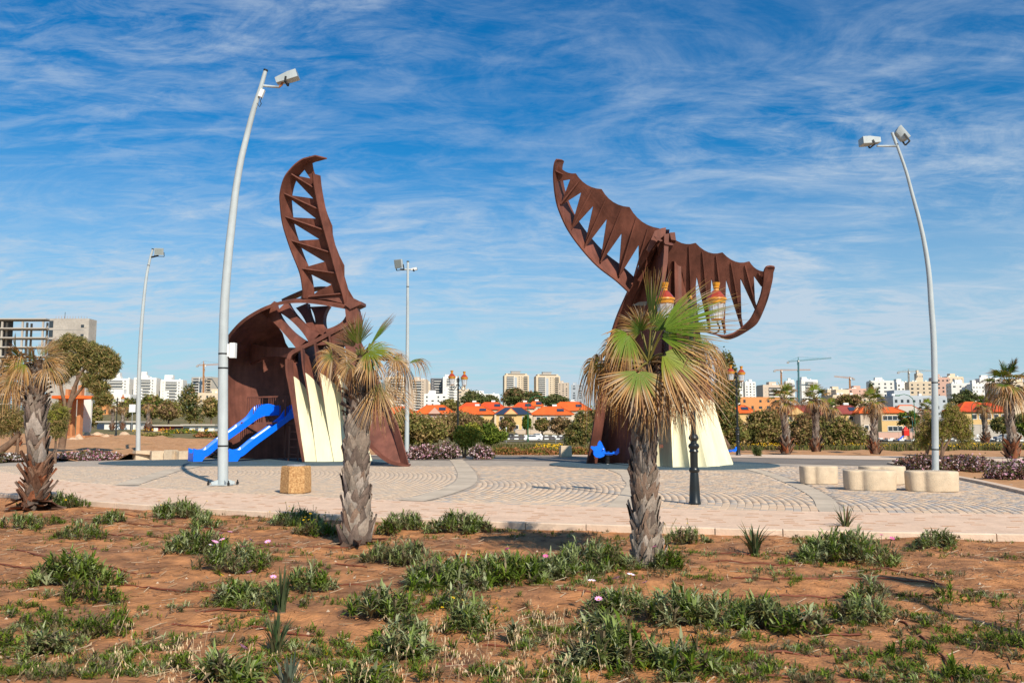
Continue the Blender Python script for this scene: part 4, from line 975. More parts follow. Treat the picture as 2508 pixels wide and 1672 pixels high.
# right palm: leaves as hx, hy, dY, angle, toward, R, face, dead, droop
lv = [(1594, 800, -0.1, 84, 0.15, 0.68, 0.6, 0.14, 0.0, dict(spread=0.55, cup=0.1, nseg=22)),
      (1606, 812, 0.1, 50, 0.15, 0.52, 0.5, 0.22, 0.05, dict(spread=1.6, wind=Vector((0.25, 0, 0)))),
      (1622, 808, -0.2, 26, 0.25, 0.82, 0.55, 0.12, 0.05, dict(spread=1.8, wind=Vector((0.2, 0, 0.05)))),
      (1618, 826, -0.15, 6, 0.35, 0.62, 0.5, 0.18, 0.15, dict(spread=2.2, wind=Vector((0.25, 0, 0)))), (1572, 806, 0.1, 118, 0.0, 0.36, 0.6, 0.30, 0.1, dict(spread=2.0)),
      (1570, 812, 0.1, 128, 0.0, 0.34, 0.6, 0.30, 0.2),
      (1600, 812, 0.35, 70, -0.3, 0.46, 0.7, 0.2, 0.15, dict(spread=2.6)),
      (1538, 816, -0.25, 246, 0.45, 0.52, 0.6, 0.28, 0.3, dict(spread=2.4)),
      (1530, 840, 0.25, 205, -0.2, 0.50, 0.5, 0.40, 0.5),
      (1468, 885, 0.0, 222, 0.1, 0.46, 0.45, 0.55, 0.85),
      (1458, 892, -0.15, 250, 0.3, 0.48, 0.3, 0.78, 0.9),
      (1480, 878, 0.3, 200, -0.2, 0.42, 0.4, 0.85, 1.0),
      (1563, 908, -0.55, 268, 0.25, 0.55, 0.95, 0.33, 0.05, dict(spread=3.0, cup=0.1)),
      (1622, 866, -0.45, 328, 0.25, 0.80, 0.65, 0.34, 0.35, dict(spread=2.3, wind=Vector((0.2, 0, 0)))),
      (1636, 872, -0.3, 318, 0.2, 0.72, 0.6, 0.70, 0.4, dict(spread=2.6)),
      (1640, 895, -0.4, 300, 0.3, 0.66, 0.8, 0.85, 0.4, dict(spread=2.4)),
      (1600, 930, -0.35, 285, 0.2, 0.62, 0.8, 0.80, 0.3, dict(spread=2.2)),
      (1705, 838, 0.05, 345, 0.1, 0.46, 0.4, 0.36, 0.55),
      (1722, 846, 0.1, 325, 0.1, 0.52, 0.5, 0.66, 0.75),
      (1712, 858, -0.2, 300, 0.2, 0.58, 0.5, 0.92, 0.7),
      (1690, 862, 0.3, 310, -0.1, 0.60, 0.6, 0.95, 0.6),
      (1660, 900, 0.1, 305, 0.0, 0.66, 0.7, 0.95, 0.4),
      (1560, 905, 0.2, 262, 0.0, 0.62, 0.7, 0.92, 0.5),
      (1535, 900, 0.0, 248, 0.2, 0.56, 0.6, 0.90, 0.6),
      (1520, 925, 0.1, 262, 0.1, 0.50, 0.6, 0.95, 0.4, dict(spread=2.2)),
      (1610, 945, 0.15, 278, 0.0, 0.55, 0.6, 1.0, 0.4, dict(spread=2.2)),
      (1660, 935, -0.1, 296, 0.2, 0.55, 0.7, 0.98, 0.35, dict(spread=2.2)),
      (1590, 915, -0.3, 250, 0.4, 0.50, 0.6, 0.75, 0.4)]
near_palm((1590, 1388), [(1587, 1396), (1580, 1300), (1577, 1200), (1576, 1100), (1574, 1040), (1574, 980), (1582, 900)], [70, 60, 54, 49, 46, 45, 42], 'biggest fan palm, right of centre, shaggy with dry brown fronds', lv,
          [(0.0, 0.04, 'hang', 12, 0.13), (0.0, 0.06, 'flat', 18, 0.17), (0.04, 0.48, 'flat', 150, 0.15), (0.48, 0.85, 'flat', 70, 0.15), (0.84, 0.99, 'flare', 34, 0.13)], (1588, 890), 3)
# middle-left palm
Y2 = gp(872, 1333).y
lv = [(880, 845, -0.1, 95, 0.1, 0.52, 0.5, 0.18, 0.08, dict(spread=2.2)),
      (905, 848, 0.05, 55, 0.0, 0.62, 0.3, 0.22, 0.05, dict(spread=1.3, cup=0.05)),
      (900, 862, -0.2, 5, 0.3, 0.50, 0.5, 0.22, 0.25),
      (910, 852, 0.1, 345, 0.0, 0.62, 0.35, 0.42, 0.15, dict(spread=1.4)),
      (870, 850, 0.1, 120, 0.0, 0.48, 0.5, 0.42, 0.1, dict(spread=1.8)),
      (790, 835, -0.1, 335, 0.1, 0.72, 0.3, 0.88, 0.12, dict(spread=0.9, cup=0.05)),
      (800, 858, 0.0, 320, 0.1, 0.66, 0.3, 0.95, 0.15, dict(spread=0.9)),
      (815, 872, -0.1, 185, 0.3, 0.34, 0.8, 0.55, 0.5, dict(spread=3.0)),
      (830, 875, 0.1, 215, 0.1, 0.38, 0.6, 0.85, 0.7),
      (1000, 890, 0.0, 20, 0.1, 0.44, 0.25, 0.38, 0.55, dict(spread=2.0)),
      (990, 890, 0.0, 250, 0.1, 0.46, 0.6, 0.90, 0.6, dict(spread=2.4)),
      (985, 880, 0.1, 200, 0.1, 0.34, 0.4, 0.92, 0.5),
      (965, 876, -0.1, 340, 0.2, 0.4, 0.5, 0.7, 0.7),
      (925, 935, -0.15, 285, 0.1, 0.68, 0.85, 0.66, 0.1, dict(spread=1.9)),
      (915, 940, 0.15, 272, 0.0, 0.66, 0.8, 0.92, 0.2, dict(spread=1.9)),
      (935, 930, 0.1, 300, 0.1, 0.62, 0.7, 0.85, 0.2, dict(spread=1.7)),
      (860, 890, -0.3, 230, 0.4, 0.36, 0.6, 0.75, 0.6),
      (905, 885, -0.35, 300, 0.4, 0.34, 0.7, 0.40, 0.5),
      (880, 880, 0.3, 80, -0.5, 0.40, 0.6, 0.35, 0.3)]
near_palm((872, 1333), [(873, 1338), (873, 1260), (872, 1180), (873, 1100), (877, 1040), (880, 980), (882, 920), (886, 870)], [72, 58, 52, 47, 44, 46, 42, 26], 'fan palm standing in front of the whale head, fronds torn by wind', lv,
          [(0.0, 0.04, 'hang', 12, 0.14), (0.0, 0.05, 'flat', 18, 0.19), (0.04, 0.62, 'flat', 160, 0.175), (0.60, 0.86, 'flare', 75, 0.15)], (886, 880), 5)
# left palm
lv = [(100, 872, -0.1, 38, 0.2, 0.62, 0.5, 0.62, 0.15, dict(spread=2.2)),
      (105, 880, 0.0, 15, 0.2, 0.64, 0.5, 0.72, 0.25, dict(spread=2.2)),
      (112, 890, 0.1, 350, 0.1, 0.58, 0.5, 0.80, 0.35),
      (95, 872, 0.2, 70, -0.1, 0.54, 0.6, 0.70, 0.2, dict(spread=2.0)),
      (40, 860, 0.0, 100, 0.0, 0.44, 0.4, 0.28, 0.1, dict(spread=1.4)),
      (50, 880, -0.1, 130, 0.1, 0.56, 0.5, 0.38, 0.3),
      (40, 900, 0.0, 165, 0.1, 0.60, 0.6, 0.55, 0.45),
      (20, 915, 0.1, 200, 0.0, 0.56, 0.6, 0.62, 0.6),
      (30, 930, -0.2, 230, 0.2, 0.50, 0.7, 0.72, 0.6),
      (60, 890, -0.3, 210, 0.4, 0.46, 0.6, 0.5, 0.6),
      (120, 900, -0.1, 320, 0.2, 0.46, 0.6, 0.85, 0.5),
      (80, 880, -0.2, 90, 0.4, 0.44, 0.6, 0.55, 0.2)]
near_palm((85, 1250), [(80, 1262), (88, 1200), (92, 1150), (88, 1060), (85, 1000), (88, 940), (95, 880)], [66, 45, 42, 39, 36, 35, 26], 'leftmost fan palm with reddish peeling leaf bases at its foot', lv,
          [(0.0, 0.12, 'hang', 34, 0.19), (0.06, 0.36, 'red', 60, 0.19), (0.34, 0.66, 'flat', 56, 0.22), (0.62, 0.92, 'flare', 75, 0.17)], (95, 890), 9)
# ---- palms beyond the plaza: one grown at the origin, then copies
def far_palm_proto(seed, H, R, nl, label, loc, dead_lo=0.15):
    rs = np.random.RandomState(seed); root = thing('fan_palm', (0, 0, 0), label, 'palm tree', 'fan palms beyond the plaza')
    path = [Vector((0.05 * math.sin(i * 0.9), 0, H * i / 8)) for i in range(9)]; rad = [0.34, 0.24, 0.20, 0.18, 0.18, 0.19, 0.21, 0.20, 0.13]
    k = min(1.0, H / 4.5); rad = [r * (0.7 + 0.3 * k) for r in rad]
    trunk_with_boots(rs, root, path, rad, [(0.0, 0.2, 'red', 30, 0.24), (0.15, 0.7, 'flat', 60, 0.22), (0.66, 0.98, 'flare', 44, 0.19)], world=False)
    heart = Vector((0, 0, H))
    for i in range(nl):
        u = i / nl; el = math.radians(lerp(80, -50, u ** 0.85) + rs.uniform(-12, 12)); az = i * 2.39996 + rs.uniform(-.3, .3)
        d = Vector((math.cos(az) * math.cos(el), math.sin(az) * math.cos(el), math.sin(el)))
        h = heart + d * R * rs.uniform(0.55, 0.85) + Vector((0, 0, -0.12 * R * u))
        ax = (d + Vector((0, 0, -0.75 * u))).normalized(); nr = Vector((0, 0, 1)) - ax * ax.z + Vector((rs.uniform(-.3, .3), rs.uniform(-.3, .3), 0.1))
        leaf_object(rs, root, heart, (h, ax, nr, R * rs.uniform(0.75, 1.0), float(np.clip(dead_lo + 0.85 * u ** 1.6 + rs.uniform(-.15, .15), 0, 1)), lerp(0.1, 0.75, u), dict(nseg=20, spread=3.2)), world=False, pet_w=0.03)
    root.location = loc; return root
def place_palm(proto, px, py, label, sc, rz, Y=None):
    r = copy_tree(proto); p = gp(px, py) if Y is None else gt(px, Y=Y); r.location = p; r.scale = (sc, sc, sc); r.rotation_euler = (0, 0, rz); r['label'] = label
    return r
p = gp(1925, 1111); pr = far_palm_proto(31, 3.05, 0.72, 22, 'fan palm right of the lantern post, left one of a close pair', p)
place_palm(pr, 2000, 1109, 'fan palm right of the lantern post, right one of a close pair', 1.0, 1.9)
place_palm(pr, 2143, 1113, 'fan palm left of the stone seats, before the yellow house', 0.92, 3.6)
pr2 = far_palm_proto(33, 3.55, 0.95, 26, 'tall green crowned fan palm at the right edge', gp(2480, 1124), 0.05)
far_palm_proto(35, 4.3, 0.8, 20, 'thin fan palm half hidden behind the leftmost palm', gp(36, 1100), 0.3)
for px, Y, sc, rz, lb in ((2412, 150, 2.1, 0.7, 'slim tall palm before the red roofed house at the right'), (2272, 190, 2.4, 2.0, 'distant palm against the grey apartment block left of the lamp pole'),
                          (2035, 75, 1.1, 4.0, 'palm showing just behind the close pair of fan palms'), (362, 118, 1.2, 1.0, 'palm in the left background beside the slender lamp pole'), (275, 122, 1.1, 2.6, 'palm behind the far lantern post'), (300, 128, 1.1, 5.2, 'second palm behind the far lantern post, nearer the white wall'),
                          (1086, 285, 1.5, 3.0, 'small palm in front of the gabled red roof'), (1230, 300, 1.4, 0.3, 'small palm between the two yellow houses')):
    place_palm(pr, px, None, lb, sc, rz, Y)
# ------------------------------------------------------------------ foliage helpers
M['leaf'] = mat('leaf', (1, 1, 1), 0.7, attr=True, translucent=0.25, spec=0.2)
M['bark'] = mat('bark', (0.16, 0.10, 0.065), 0.95, var=0.3, vscale=6, bump=0.6, bscale=20)
M['petal'] = mat('petal', (1, 1, 1), 0.7, attr=True, spec=0.15)
M['pipe'] = mat('pipe', (0.16, 0.045, 0.022), 0.6, var=0.25, vscale=2)
M['straw'] = mat('straw', (1, 1, 1), 0.8, attr=True)
def unit(rs, n):
    v = rs.normal(size=(n, 3)); return v / np.linalg.norm(v, axis=1, keepdims=True)
def foliage(rs, n, blobs, size, cols, flat=0.0, hollow=0.45, aspect=0.5, extra=None):
    """leaf clumps spread through ellipsoids (cx,cy,cz,rx,ry,rz); colours vary clump by clump"""
    blobs = np.array(blobs, dtype=float); w = blobs[:, 3] * blobs[:, 4] * blobs[:, 5]; w = w ** 0.8; w /= w.sum()
    k = rs.choice(len(blobs), n, p=w); B = blobs[k]
    nc = max(6, n // 28); cc = unit(rs, nc) * (rs.rand(nc, 1) ** 0.35)
    ci = rs.randint(nc, size=n); d = cc[ci] + rs.normal(size=(n, 3)) * 0.115
    P = B[:, :3] + d * B[:, 3:6]
    U = unit(rs, n); U[:, 2] *= (1 - flat); V2 = np.cross(U, unit(rs, n)); V2 /= np.linalg.norm(V2, axis=1, keepdims=True) + 1e-9
    s = size * rs.uniform(0.55, 1.4, (n, 1)); a = U * s; b = V2 * s * aspect
    Vt = np.stack([P - a, P - a * 0.1 + b, P + a, P - a * 0.1 - b], axis=1).reshape(-1, 3)
    Fq = np.arange(n * 4).reshape(n, 4)
    cols = np.array(cols); ck = rs.randint(len(cols), size=nc); C = cols[ck][ci] * (0.75 + 0.5 * rs.rand(nc)[ci][:, None]) * rs.uniform(0.8, 1.2, (n, 1))
    if extra is not None:
        frac, ecols = extra; e = rs.rand(n) < frac; ec = np.array(ecols); C[e] = ec[rs.randint(len(ec), size=e.sum())]
    return Vt, Fq, np.repeat(C, 4, axis=0)
OLIVE = [(0.2119, 0.1962, 0.0489), (0.2967, 0.2355, 0.078), (0.1413, 0.1438, 0.0356), (0.3956, 0.2617, 0.1113)]
BROWNB = [(0.311, 0.189, 0.0918), (0.2138, 0.144, 0.0612), (0.3694, 0.234, 0.1224), (0.1555, 0.126, 0.0428)]
GREENB = [(0.1158, 0.1658, 0.0199), (0.179, 0.2242, 0.0298), (0.0737, 0.117, 0.0166)]
YGREEN = [(0.3078, 0.3087, 0.0404), (0.4104, 0.3562, 0.0606), (0.2052, 0.2375, 0.0323)]
DARKG = [(0.0833, 0.1157, 0.0328), (0.1338, 0.1514, 0.0468), (0.1784, 0.1652, 0.0655)]
HEDGE = [(0.1739, 0.161, 0.0301), (0.2782, 0.1449, 0.0479), (0.1217, 0.1207, 0.0246), (0.3825, 0.161, 0.0684)]
def bush(name, label, cat, base, blobs, n, size, cols, stems=(), group=None, extra=None, seed=0, aspect=0.5, flat=0.0, crown='foliage'):
    rs = np.random.RandomState(seed + 100); base = Vector(base); root = thing(name, base, label, cat, group)
    V, Fq, C = foliage(rs, n, blobs, size, cols, aspect=aspect, extra=extra, flat=flat)
    obj(crown, mesh_np(crown, V - np.array(base), Fq, C, M['leaf']), root)
    for st in stems: part('trunk', MB().tube(smooth_path([Vector(p) for p in st[0]], 4), [lerp(st[1], st[2], i / (4 * (len(st[0]) - 1))) for i in range(4 * (len(st[0]) - 1) + 1)], 8), M['bark'], root, smooth=True)
    return root
def pblob(x0, x1, y0, y1, Y, dep=None):
    """ellipsoid that fills a picture box at distance Y"""
    c = at((x0 + x1) / 2, (y0 + y1) / 2, Y); rx = (x1 - x0) / 2 * Y / F; rz = (y1 - y0) / 2 * Y / F
    return (c.x, c.y, c.z, rx, dep or rx * 0.8, rz)
def pbush(name, label, boxes, Y, n, size, cols, stems=(), cat='bush', **kw):
    x0 = min(b[0] for b in boxes); x1 = max(b[1] for b in boxes); p = gt((x0 + x1) / 2, Y=Y)
    st = [([at(x, y, Y) for x, y in s[0]], s[1], s[2]) for s in stems]
    if not st:
        zb = max(b[3] for b in boxes); c = (x0 + x1) / 2; st = [([Vector((p.x, p.y, p.z - 0.1)), at(c, (min(b[2] for b in boxes) + zb) / 2, Y)], 0.05 * Y / 40, 0.02 * Y / 40)]
    return bush(name, label, cat, p, [pblob(*b, Y) for b in boxes], n, size, cols, st, **kw)
# ------------------------------------------------------------------ foreground clumps
SILVER = np.array([(0.265, 0.31, 0.12), (0.20, 0.255, 0.07), (0.35, 0.38, 0.20)])
GRN = np.array([(0.11, 0.17, 0.014), (0.15, 0.20, 0.022), (0.085, 0.13, 0.013)])
DRYG = np.array([(0.22, 0.17, 0.10), (0.16, 0.13, 0.06), (0.12, 0.13, 0.05)])
def rosettes(rs, cx, cy, rx, ry, h, dens, pal, leaf, nl=16, ground=None):
    n = max(5, int(dens * math.pi * rx * ry)); r = np.sqrt(rs.rand(n)); t = rs.rand(n) * 2 * np.pi
    lob = 1 + 0.18 * np.sin(t * 3 + rs.rand() * 6) + 0.12 * np.sin(t * 5 + rs.rand() * 6); r = r * lob
    X = cx + r * rx * np.cos(t); Yy = cy + r * ry * np.sin(t); hz = h * np.clip(1 - (r * 0.92) ** 2.2, 0.05, 1) * rs.uniform(0.7, 1.15, n)
    gz = np.array([soil_z(a, b) for a, b in zip(X, Yy)]) if ground is None else np.full(n, ground)
    m = n * nl; k = np.repeat(np.arange(n), nl)
    az = rs.rand(m) * 2 * np.pi; el = np.radians(rs.uniform(12, 82, m)); L = leaf * rs.uniform(0.6, 1.25, m); w = L * rs.uniform(0.05, 0.085, m)
    out = np.stack([np.cos(az), np.sin(az), np.zeros(m)], 1); side = np.stack([-np.sin(az), np.cos(az), np.zeros(m)], 1)
    base = np.stack([X[k], Yy[k], gz[k] + hz[k] * rs.uniform(0.15, 1.0, m)], 1)
    up = np.array([0, 0, 1.0])
    mid = base + (out * np.cos(el)[:, None] + up * np.sin(el)[:, None]) * (L * 0.6)[:, None]
    el2 = el - np.radians(rs.uniform(15, 60, m)); tip = mid + (out * np.cos(el2)[:, None] + up * np.sin(el2)[:, None]) * (L * 0.45)[:, None]
    W_ = side * w[:, None]
    V = np.stack([base - W_ * .4, base + W_ * .4, mid - W_, mid + W_, tip - W_ * .15, tip + W_ * .15], 1).reshape(-1, 3)
    b = (np.arange(m) * 6)[:, None, None]; Fq = (np.array([(0, 1, 3, 2), (2, 3, 5, 4)])[None] + b).reshape(-1, 4)
    C = pal[rs.randint(len(pal), size=n)][k] * rs.uniform(0.7, 1.3, (m, 1)); low = (el < 0.5) & (rs.rand(m) < 0.25); C[low] = np.array([0.22, 0.19, 0.05]) * rs.uniform(.7, 1.2, (low.sum(), 1))
    C = np.repeat(C, 6, axis=0); return V, Fq, C
def flower_mesh(col, col2, r, np_=9):
    mb = MB()
    for k in range(np_):
        t = 2 * math.pi * k / np_; d = Vector((math.cos(t), math.sin(t), 0)); s = Vector((-d.y, d.x, 0)) * r * 0.30
        mb.add([d * r * .15, d * r * .6 + s + Vector((0, 0, r * .25)), d * r + Vector((0, 0, r * .3)), d * r * .6 - s + Vector((0, 0, r * .25))], [(0, 1, 2, 3)], [col2, col, col, col])
    mb.lathe([(r * .22, r * .05), (r * .2, r * .2), (0.001, r * .22)], 6, col=(0.6, 0.35, 0.02), caps=False)
    mb.tube([(0, 0, -0.14), (0, 0, 0.01)], 0.003, 4, col=(0.10, 0.12, 0.04))
    return to_mesh('flower', mb, M['petal'])
FL = {'pink': flower_mesh((0.72, 0.28, 0.52), (0.8, 0.5, 0.65), 0.040), 'magenta': flower_mesh((0.60, 0.08, 0.30), (0.6, 0.2, 0.4), 0.032), 'yellow': flower_mesh((0.78, 0.50, 0.01), (0.75, 0.42, 0.01), 0.020, 6), 'red': flower_mesh((0.62, 0.01, 0.01), (0.3, 0.01, 0.01), 0.03, 6), 'pale': flower_mesh((0.82, 0.62, 0.72), (0.85, 0.75, 0.8), 0.038)}
def clump(px, py, wpx, hpx, label, pal='s', flowers=(), seed=0, name='leafy_clump', cat='plant'):
    rs = np.random.RandomState(int(px * 7 + py) % 99991); p = gp(px, py, -0.045); sc = p.y / F
    rx = wpx / 2 * sc * 1.2; ry = rx * 0.66; cy = p.y + ry * 0.8; h = max(0.10, hpx * sc * 0.72)
    dd = Vector((p.x, cy, 0)) - PC
    if dd.length < WR + 0.35 + ry: q = PC + dd.normalized() * (WR + 0.35 + ry); p.x = q.x; cy = q.y
    P = {'s': np.concatenate([SILVER, GRN[:1]]), 'g': GRN, 'm': np.concatenate([SILVER, GRN]), 'd': np.concatenate([DRYG, SILVER])}[pal]
    leaf = 0.135 if pal != 'g' else 0.095
    V, Fq, C = rosettes(rs, p.x, cy, rx * 0.9, ry * 0.95, h, 300 if rx < 0.35 else 230, np.concatenate([P, P, DRYG]), leaf * rs.uniform(0.72, 1.12), 18)
    base = np.array((p.x, cy, -0.045)); root = thing(name, base, label, cat, 'low leafy clumps on the planting bed')
    obj('leaves', mesh_np('leaves', V - base, Fq, C, M['leaf']), root)
    for kind, cnt in flowers:
        for i in range(cnt):
            t = rs.rand() * 6.28; r = rs.rand() ** 0.5; o = obj('flower', FL[kind], root)
            o.location = (r * rx * 0.95 * math.cos(t), r * ry * 0.95 * math.sin(t), 0.045 + h * (1 - 0.7 * r * r) + rs.uniform(0.05, 0.13)); o.rotation_euler = (rs.uniform(-.5, .6), rs.uniform(-.5, .5), rs.rand() * 6); s = rs.uniform(.75, 1.15); o.scale = (s, s, s)
    return root
CL = [(277, 1232, 112, 46, 'silvery clump between the leftmost palm and the kerb', 's', ()), (165, 1247, 88, 40, 'bright green weeds at the right foot of the leftmost palm', 'g', (('yellow', 3),)),
 (528, 1256, 128, 48, 'silvery clump against the kerb, half way between the bin and the leftmost palm', 's', (('yellow', 5),)), (257, 1284, 72, 34, 'small green clump below and right of the leftmost palm', 'm', ()),
 (182, 1322, 114, 52, 'spiky grey green clump low left with a yellow flower', 's', (('yellow', 2),)), (36, 1300, 96, 46, 'silvery clump cut by the left picture edge, below the leftmost palm', 's', ()),
 (107, 1285, 66, 26, 'small bright green tuft beside the clump at the left edge', 'g', ()), (489, 1294, 56, 44, 'small upright silvery rosette left of the middle palm', 's', ()),
 (714, 1288, 118, 46, 'silvery clump just left of the foot of the middle palm', 's', (('yellow', 10),)), (778, 1310, 94, 38, 'yellow flowered clump touching the foot of the middle palm', 'm', (('yellow', 22),)),
 (470, 1360, 140, 66, 'silvery clump directly behind the pink flowered clump', 's', (('pale', 2),)), (557, 1402, 172, 82, 'broad clump with a group of pink daisies at left centre', 's', (('pink', 9), ('pale', 2))),
 (143, 1440, 190, 88, 'large dense clump at lower left with a magenta flower', 'm', (('magenta', 2),)), (198, 1482, 136, 66, 'green clump adjoining the large lower left clump on its near side', 'g', ()),
 (745, 1448, 112, 70, 'grey green clump behind the upper sword leaved plant', 's', (('yellow', 3),)), (571, 1482, 112, 56, 'silvery clump left of the upper sword leaved plant', 's', (('pink', 1), ('yellow', 2))),
 (660, 1470, 60, 40, 'small leafy clump touching the upper sword leaved plant', 'm', (('pink', 1),)), (89, 1540, 104, 54, 'green clump near the lower left corner', 'g', ()),
 (221, 1552, 150, 66, 'wide green clump near the lower left, with dry oats beside it', 'g', ()), (96, 1606, 122, 40, 'grassy olive tuft at the lower left corner', 'd', ()),
 (12, 1585, 60, 50, 'green tuft cut by the left picture edge near the bottom', 'g', ()), (540, 1680, 124, 44, 'silvery clump at the bottom edge with one pink flower', 's', (('pink', 1),)),
 (428, 1652, 52, 50, 'small green tuft among dry oats at the bottom left', 'g', ()), (1012, 1290, 112, 52, 'clump near the kerb, right of the middle palm', 's', ()),
 (1147, 1298, 134, 62, 'tall silvery clump against the kerb half way between the two palms', 's', ()), (953, 1304, 56, 34, 'small dull clump beside the middle palm on its right', 'm', ()),
 (972, 1382, 162, 66, 'half dry clump with bare twigs, right of the middle palm', 'd', ()), (1095, 1450, 205, 84, 'left part of the big mat of foliage before the right palm', 's', ()),
 (1225, 1440, 215, 78, 'middle part of the big mat of foliage before the right palm', 'm', (('yellow', 3), ('magenta', 2))), (1330, 1425, 150, 60, 'right end of the big mat of foliage before the right palm', 's', ()),
 (1454, 1408, 205, 92, 'dense clump leaning on the left side of the right palm', 's', ()), (928, 1530, 156, 92, 'rounded clump at bottom centre left, dark below', 's', ()),
 (985, 1572, 110, 60, 'clump just below the rounded one at bottom centre left', 's', ()), (990, 1618, 108, 60, 'lowest clump of the three at bottom centre left', 's', ()),
 (1129, 1508, 112, 70, 'clump joining the big mat from below', 's', ()), (1147, 1558, 134, 64, 'clump with yellow flowers at bottom centre', 'm', (('yellow', 8),)),
 (1513, 1508, 160, 84, 'clump with pale pink daisies left of the long silvery hedge like mat', 's', (('pink', 2), ('pale', 2))), (1476, 1562, 94, 58, 'small grey clump below the pale daisies', 's', (('pink', 1),)),
 (1524, 1645, 212, 112, 'big rounded clump at the bottom, right of the dry oats', 's', ()), (1641, 1402, 74, 66, 'tuft with a magenta flower at the right foot of the right palm', 'm', (('magenta', 1),)),
 (1049, 1670, 66, 46, 'small green tuft at the bottom edge near the centre', 'g', ()), (877, 1680, 84, 44, 'clump at the bottom edge, left of centre', 'm', ()),
 (1272, 1580, 56, 56, 'dry straw coloured tuft among oats at the bottom centre', 'd', ()), (1681, 1334, 104, 52, 'silvery clump by the kerb, right of the right palm', 's', (('yellow', 8),)),
 (2102, 1384, 222, 96, 'large grey green clump at the right, under a spiky plant', 's', (('magenta', 2),)), (2307, 1344, 94, 52, 'silvery clump by the kerb near the right edge', 's', ()),
 (2135, 1478, 88, 72, 'upper of two joined clumps below the large right clump', 's', ()), (2129, 1534, 124, 78, 'lower of two joined clumps below the large right clump', 's', ()),
 (1665, 1540, 140, 104, 'left end of the long silvery mat at lower right', 's', ()), (1774, 1545, 166, 92, 'middle of the long silvery mat at lower right', 's', ()),
 (1885, 1552, 146, 92, 'right half of the long silvery mat at lower right', 's', ()), (1978, 1566, 96, 76, 'right tip of the long silvery mat at lower right', 's', ()),
 (1690, 1662, 128, 80, 'rounded clump at the bottom with an upright grass blade', 's', ()), (2495, 1600, 120, 110, 'dark clump cut by the right picture edge near the bottom', 'g', ()),
 (2250, 1616, 110, 44, 'bright green weed patch at lower right', 'g', ()), (2333, 1470, 60, 44, 'small green tuft below the long pole shadow', 'g', ()),
 (2353, 1668, 66, 50, 'green tuft at the bottom right beside the shadow', 'g', ())]
for i, (x, y, w, h, lb, pal, fl) in enumerate(CL): clump(x, y, w, h, lb, pal, fl)
def sword_plant(px, py, wpx, hpx, label, n=26, lean=0.0, col=((0.05, 0.085, 0.03), (0.08, 0.11, 0.05), (0.12, 0.11, 0.05))):
    rs = np.random.RandomState(px * 3 + py); p = gp(px, py, -0.045); sc = p.y / F; h = hpx * sc * 1.05; sp = wpx / 2 * sc; V, Fc, C = [], [], []
    for k in range(n):
        az = rs.rand() * 6.28; out = Vector((math.cos(az), math.sin(az), 0)); o = out * (0.25 * sp * rs.rand()); L = h * rs.uniform(0.5, 1.1); e = rs.uniform(0.1, 1.0); c = np.array(col[rs.randint(3)]) * rs.uniform(.7, 1.3); w = rs.uniform(0.007, 0.012) * max(1, h / 0.35); sd = Vector((-out.y, out.x, 0)); b0 = len(V)
        for i, t in enumerate((0, .35, .7, 1)):
            q = o + out * (sp * e * t ** 1.6) + Vector((lean * t, 0, L * (t - 0.35 * e * t * t))); ww = w * (1, 1.1, .8, .1)[i]; V += [tuple(q - sd * ww), tuple(q + sd * ww)]; C += [c, c]
        for i in range(3): Fc.append((b0 + 2 * i, b0 + 2 * i + 1, b0 + 2 * i + 3, b0 + 2 * i + 2))
    root = thing('sword_leaved_plant', p, label, 'plant', 'upright sword leaved plants')
    obj('leaves', mesh_np('leaves', V, Fc, np.array(C), M['leaf']), root)
    part('stem_base', MB().lathe([(0.03, -0.05), (0.035, 0.02), (0.01, 0.06)], 8), M['bark'], root, world=False)
sword_plant(690, 1505, 70, 115, 'upper of the two dark sword leaved plants at lower left')
sword_plant(678, 1605, 110, 110, 'lower of the two dark sword leaved plants at lower left', 34)
sword_plant(705, 1700, 150, 100, 'blue grey sword leaved plant cut by the bottom edge', 24, col=((0.07, 0.10, 0.07), (0.10, 0.13, 0.09), (0.12, 0.13, 0.09)))
sword_plant(1848, 1358, 110, 92, 'arching strap leaved plant near the kerb right of the right palm', 44)
sword_plant(2071, 1300, 96, 70, 'spiky plant with reddish leaf tips behind the large right clump', 24, col=((0.10, 0.11, 0.04), (0.18, 0.10, 0.05), (0.09, 0.11, 0.05)))
sword_plant(1706, 1605, 50, 85, 'single thin grass tuft standing in the long mat at lower right', 5)
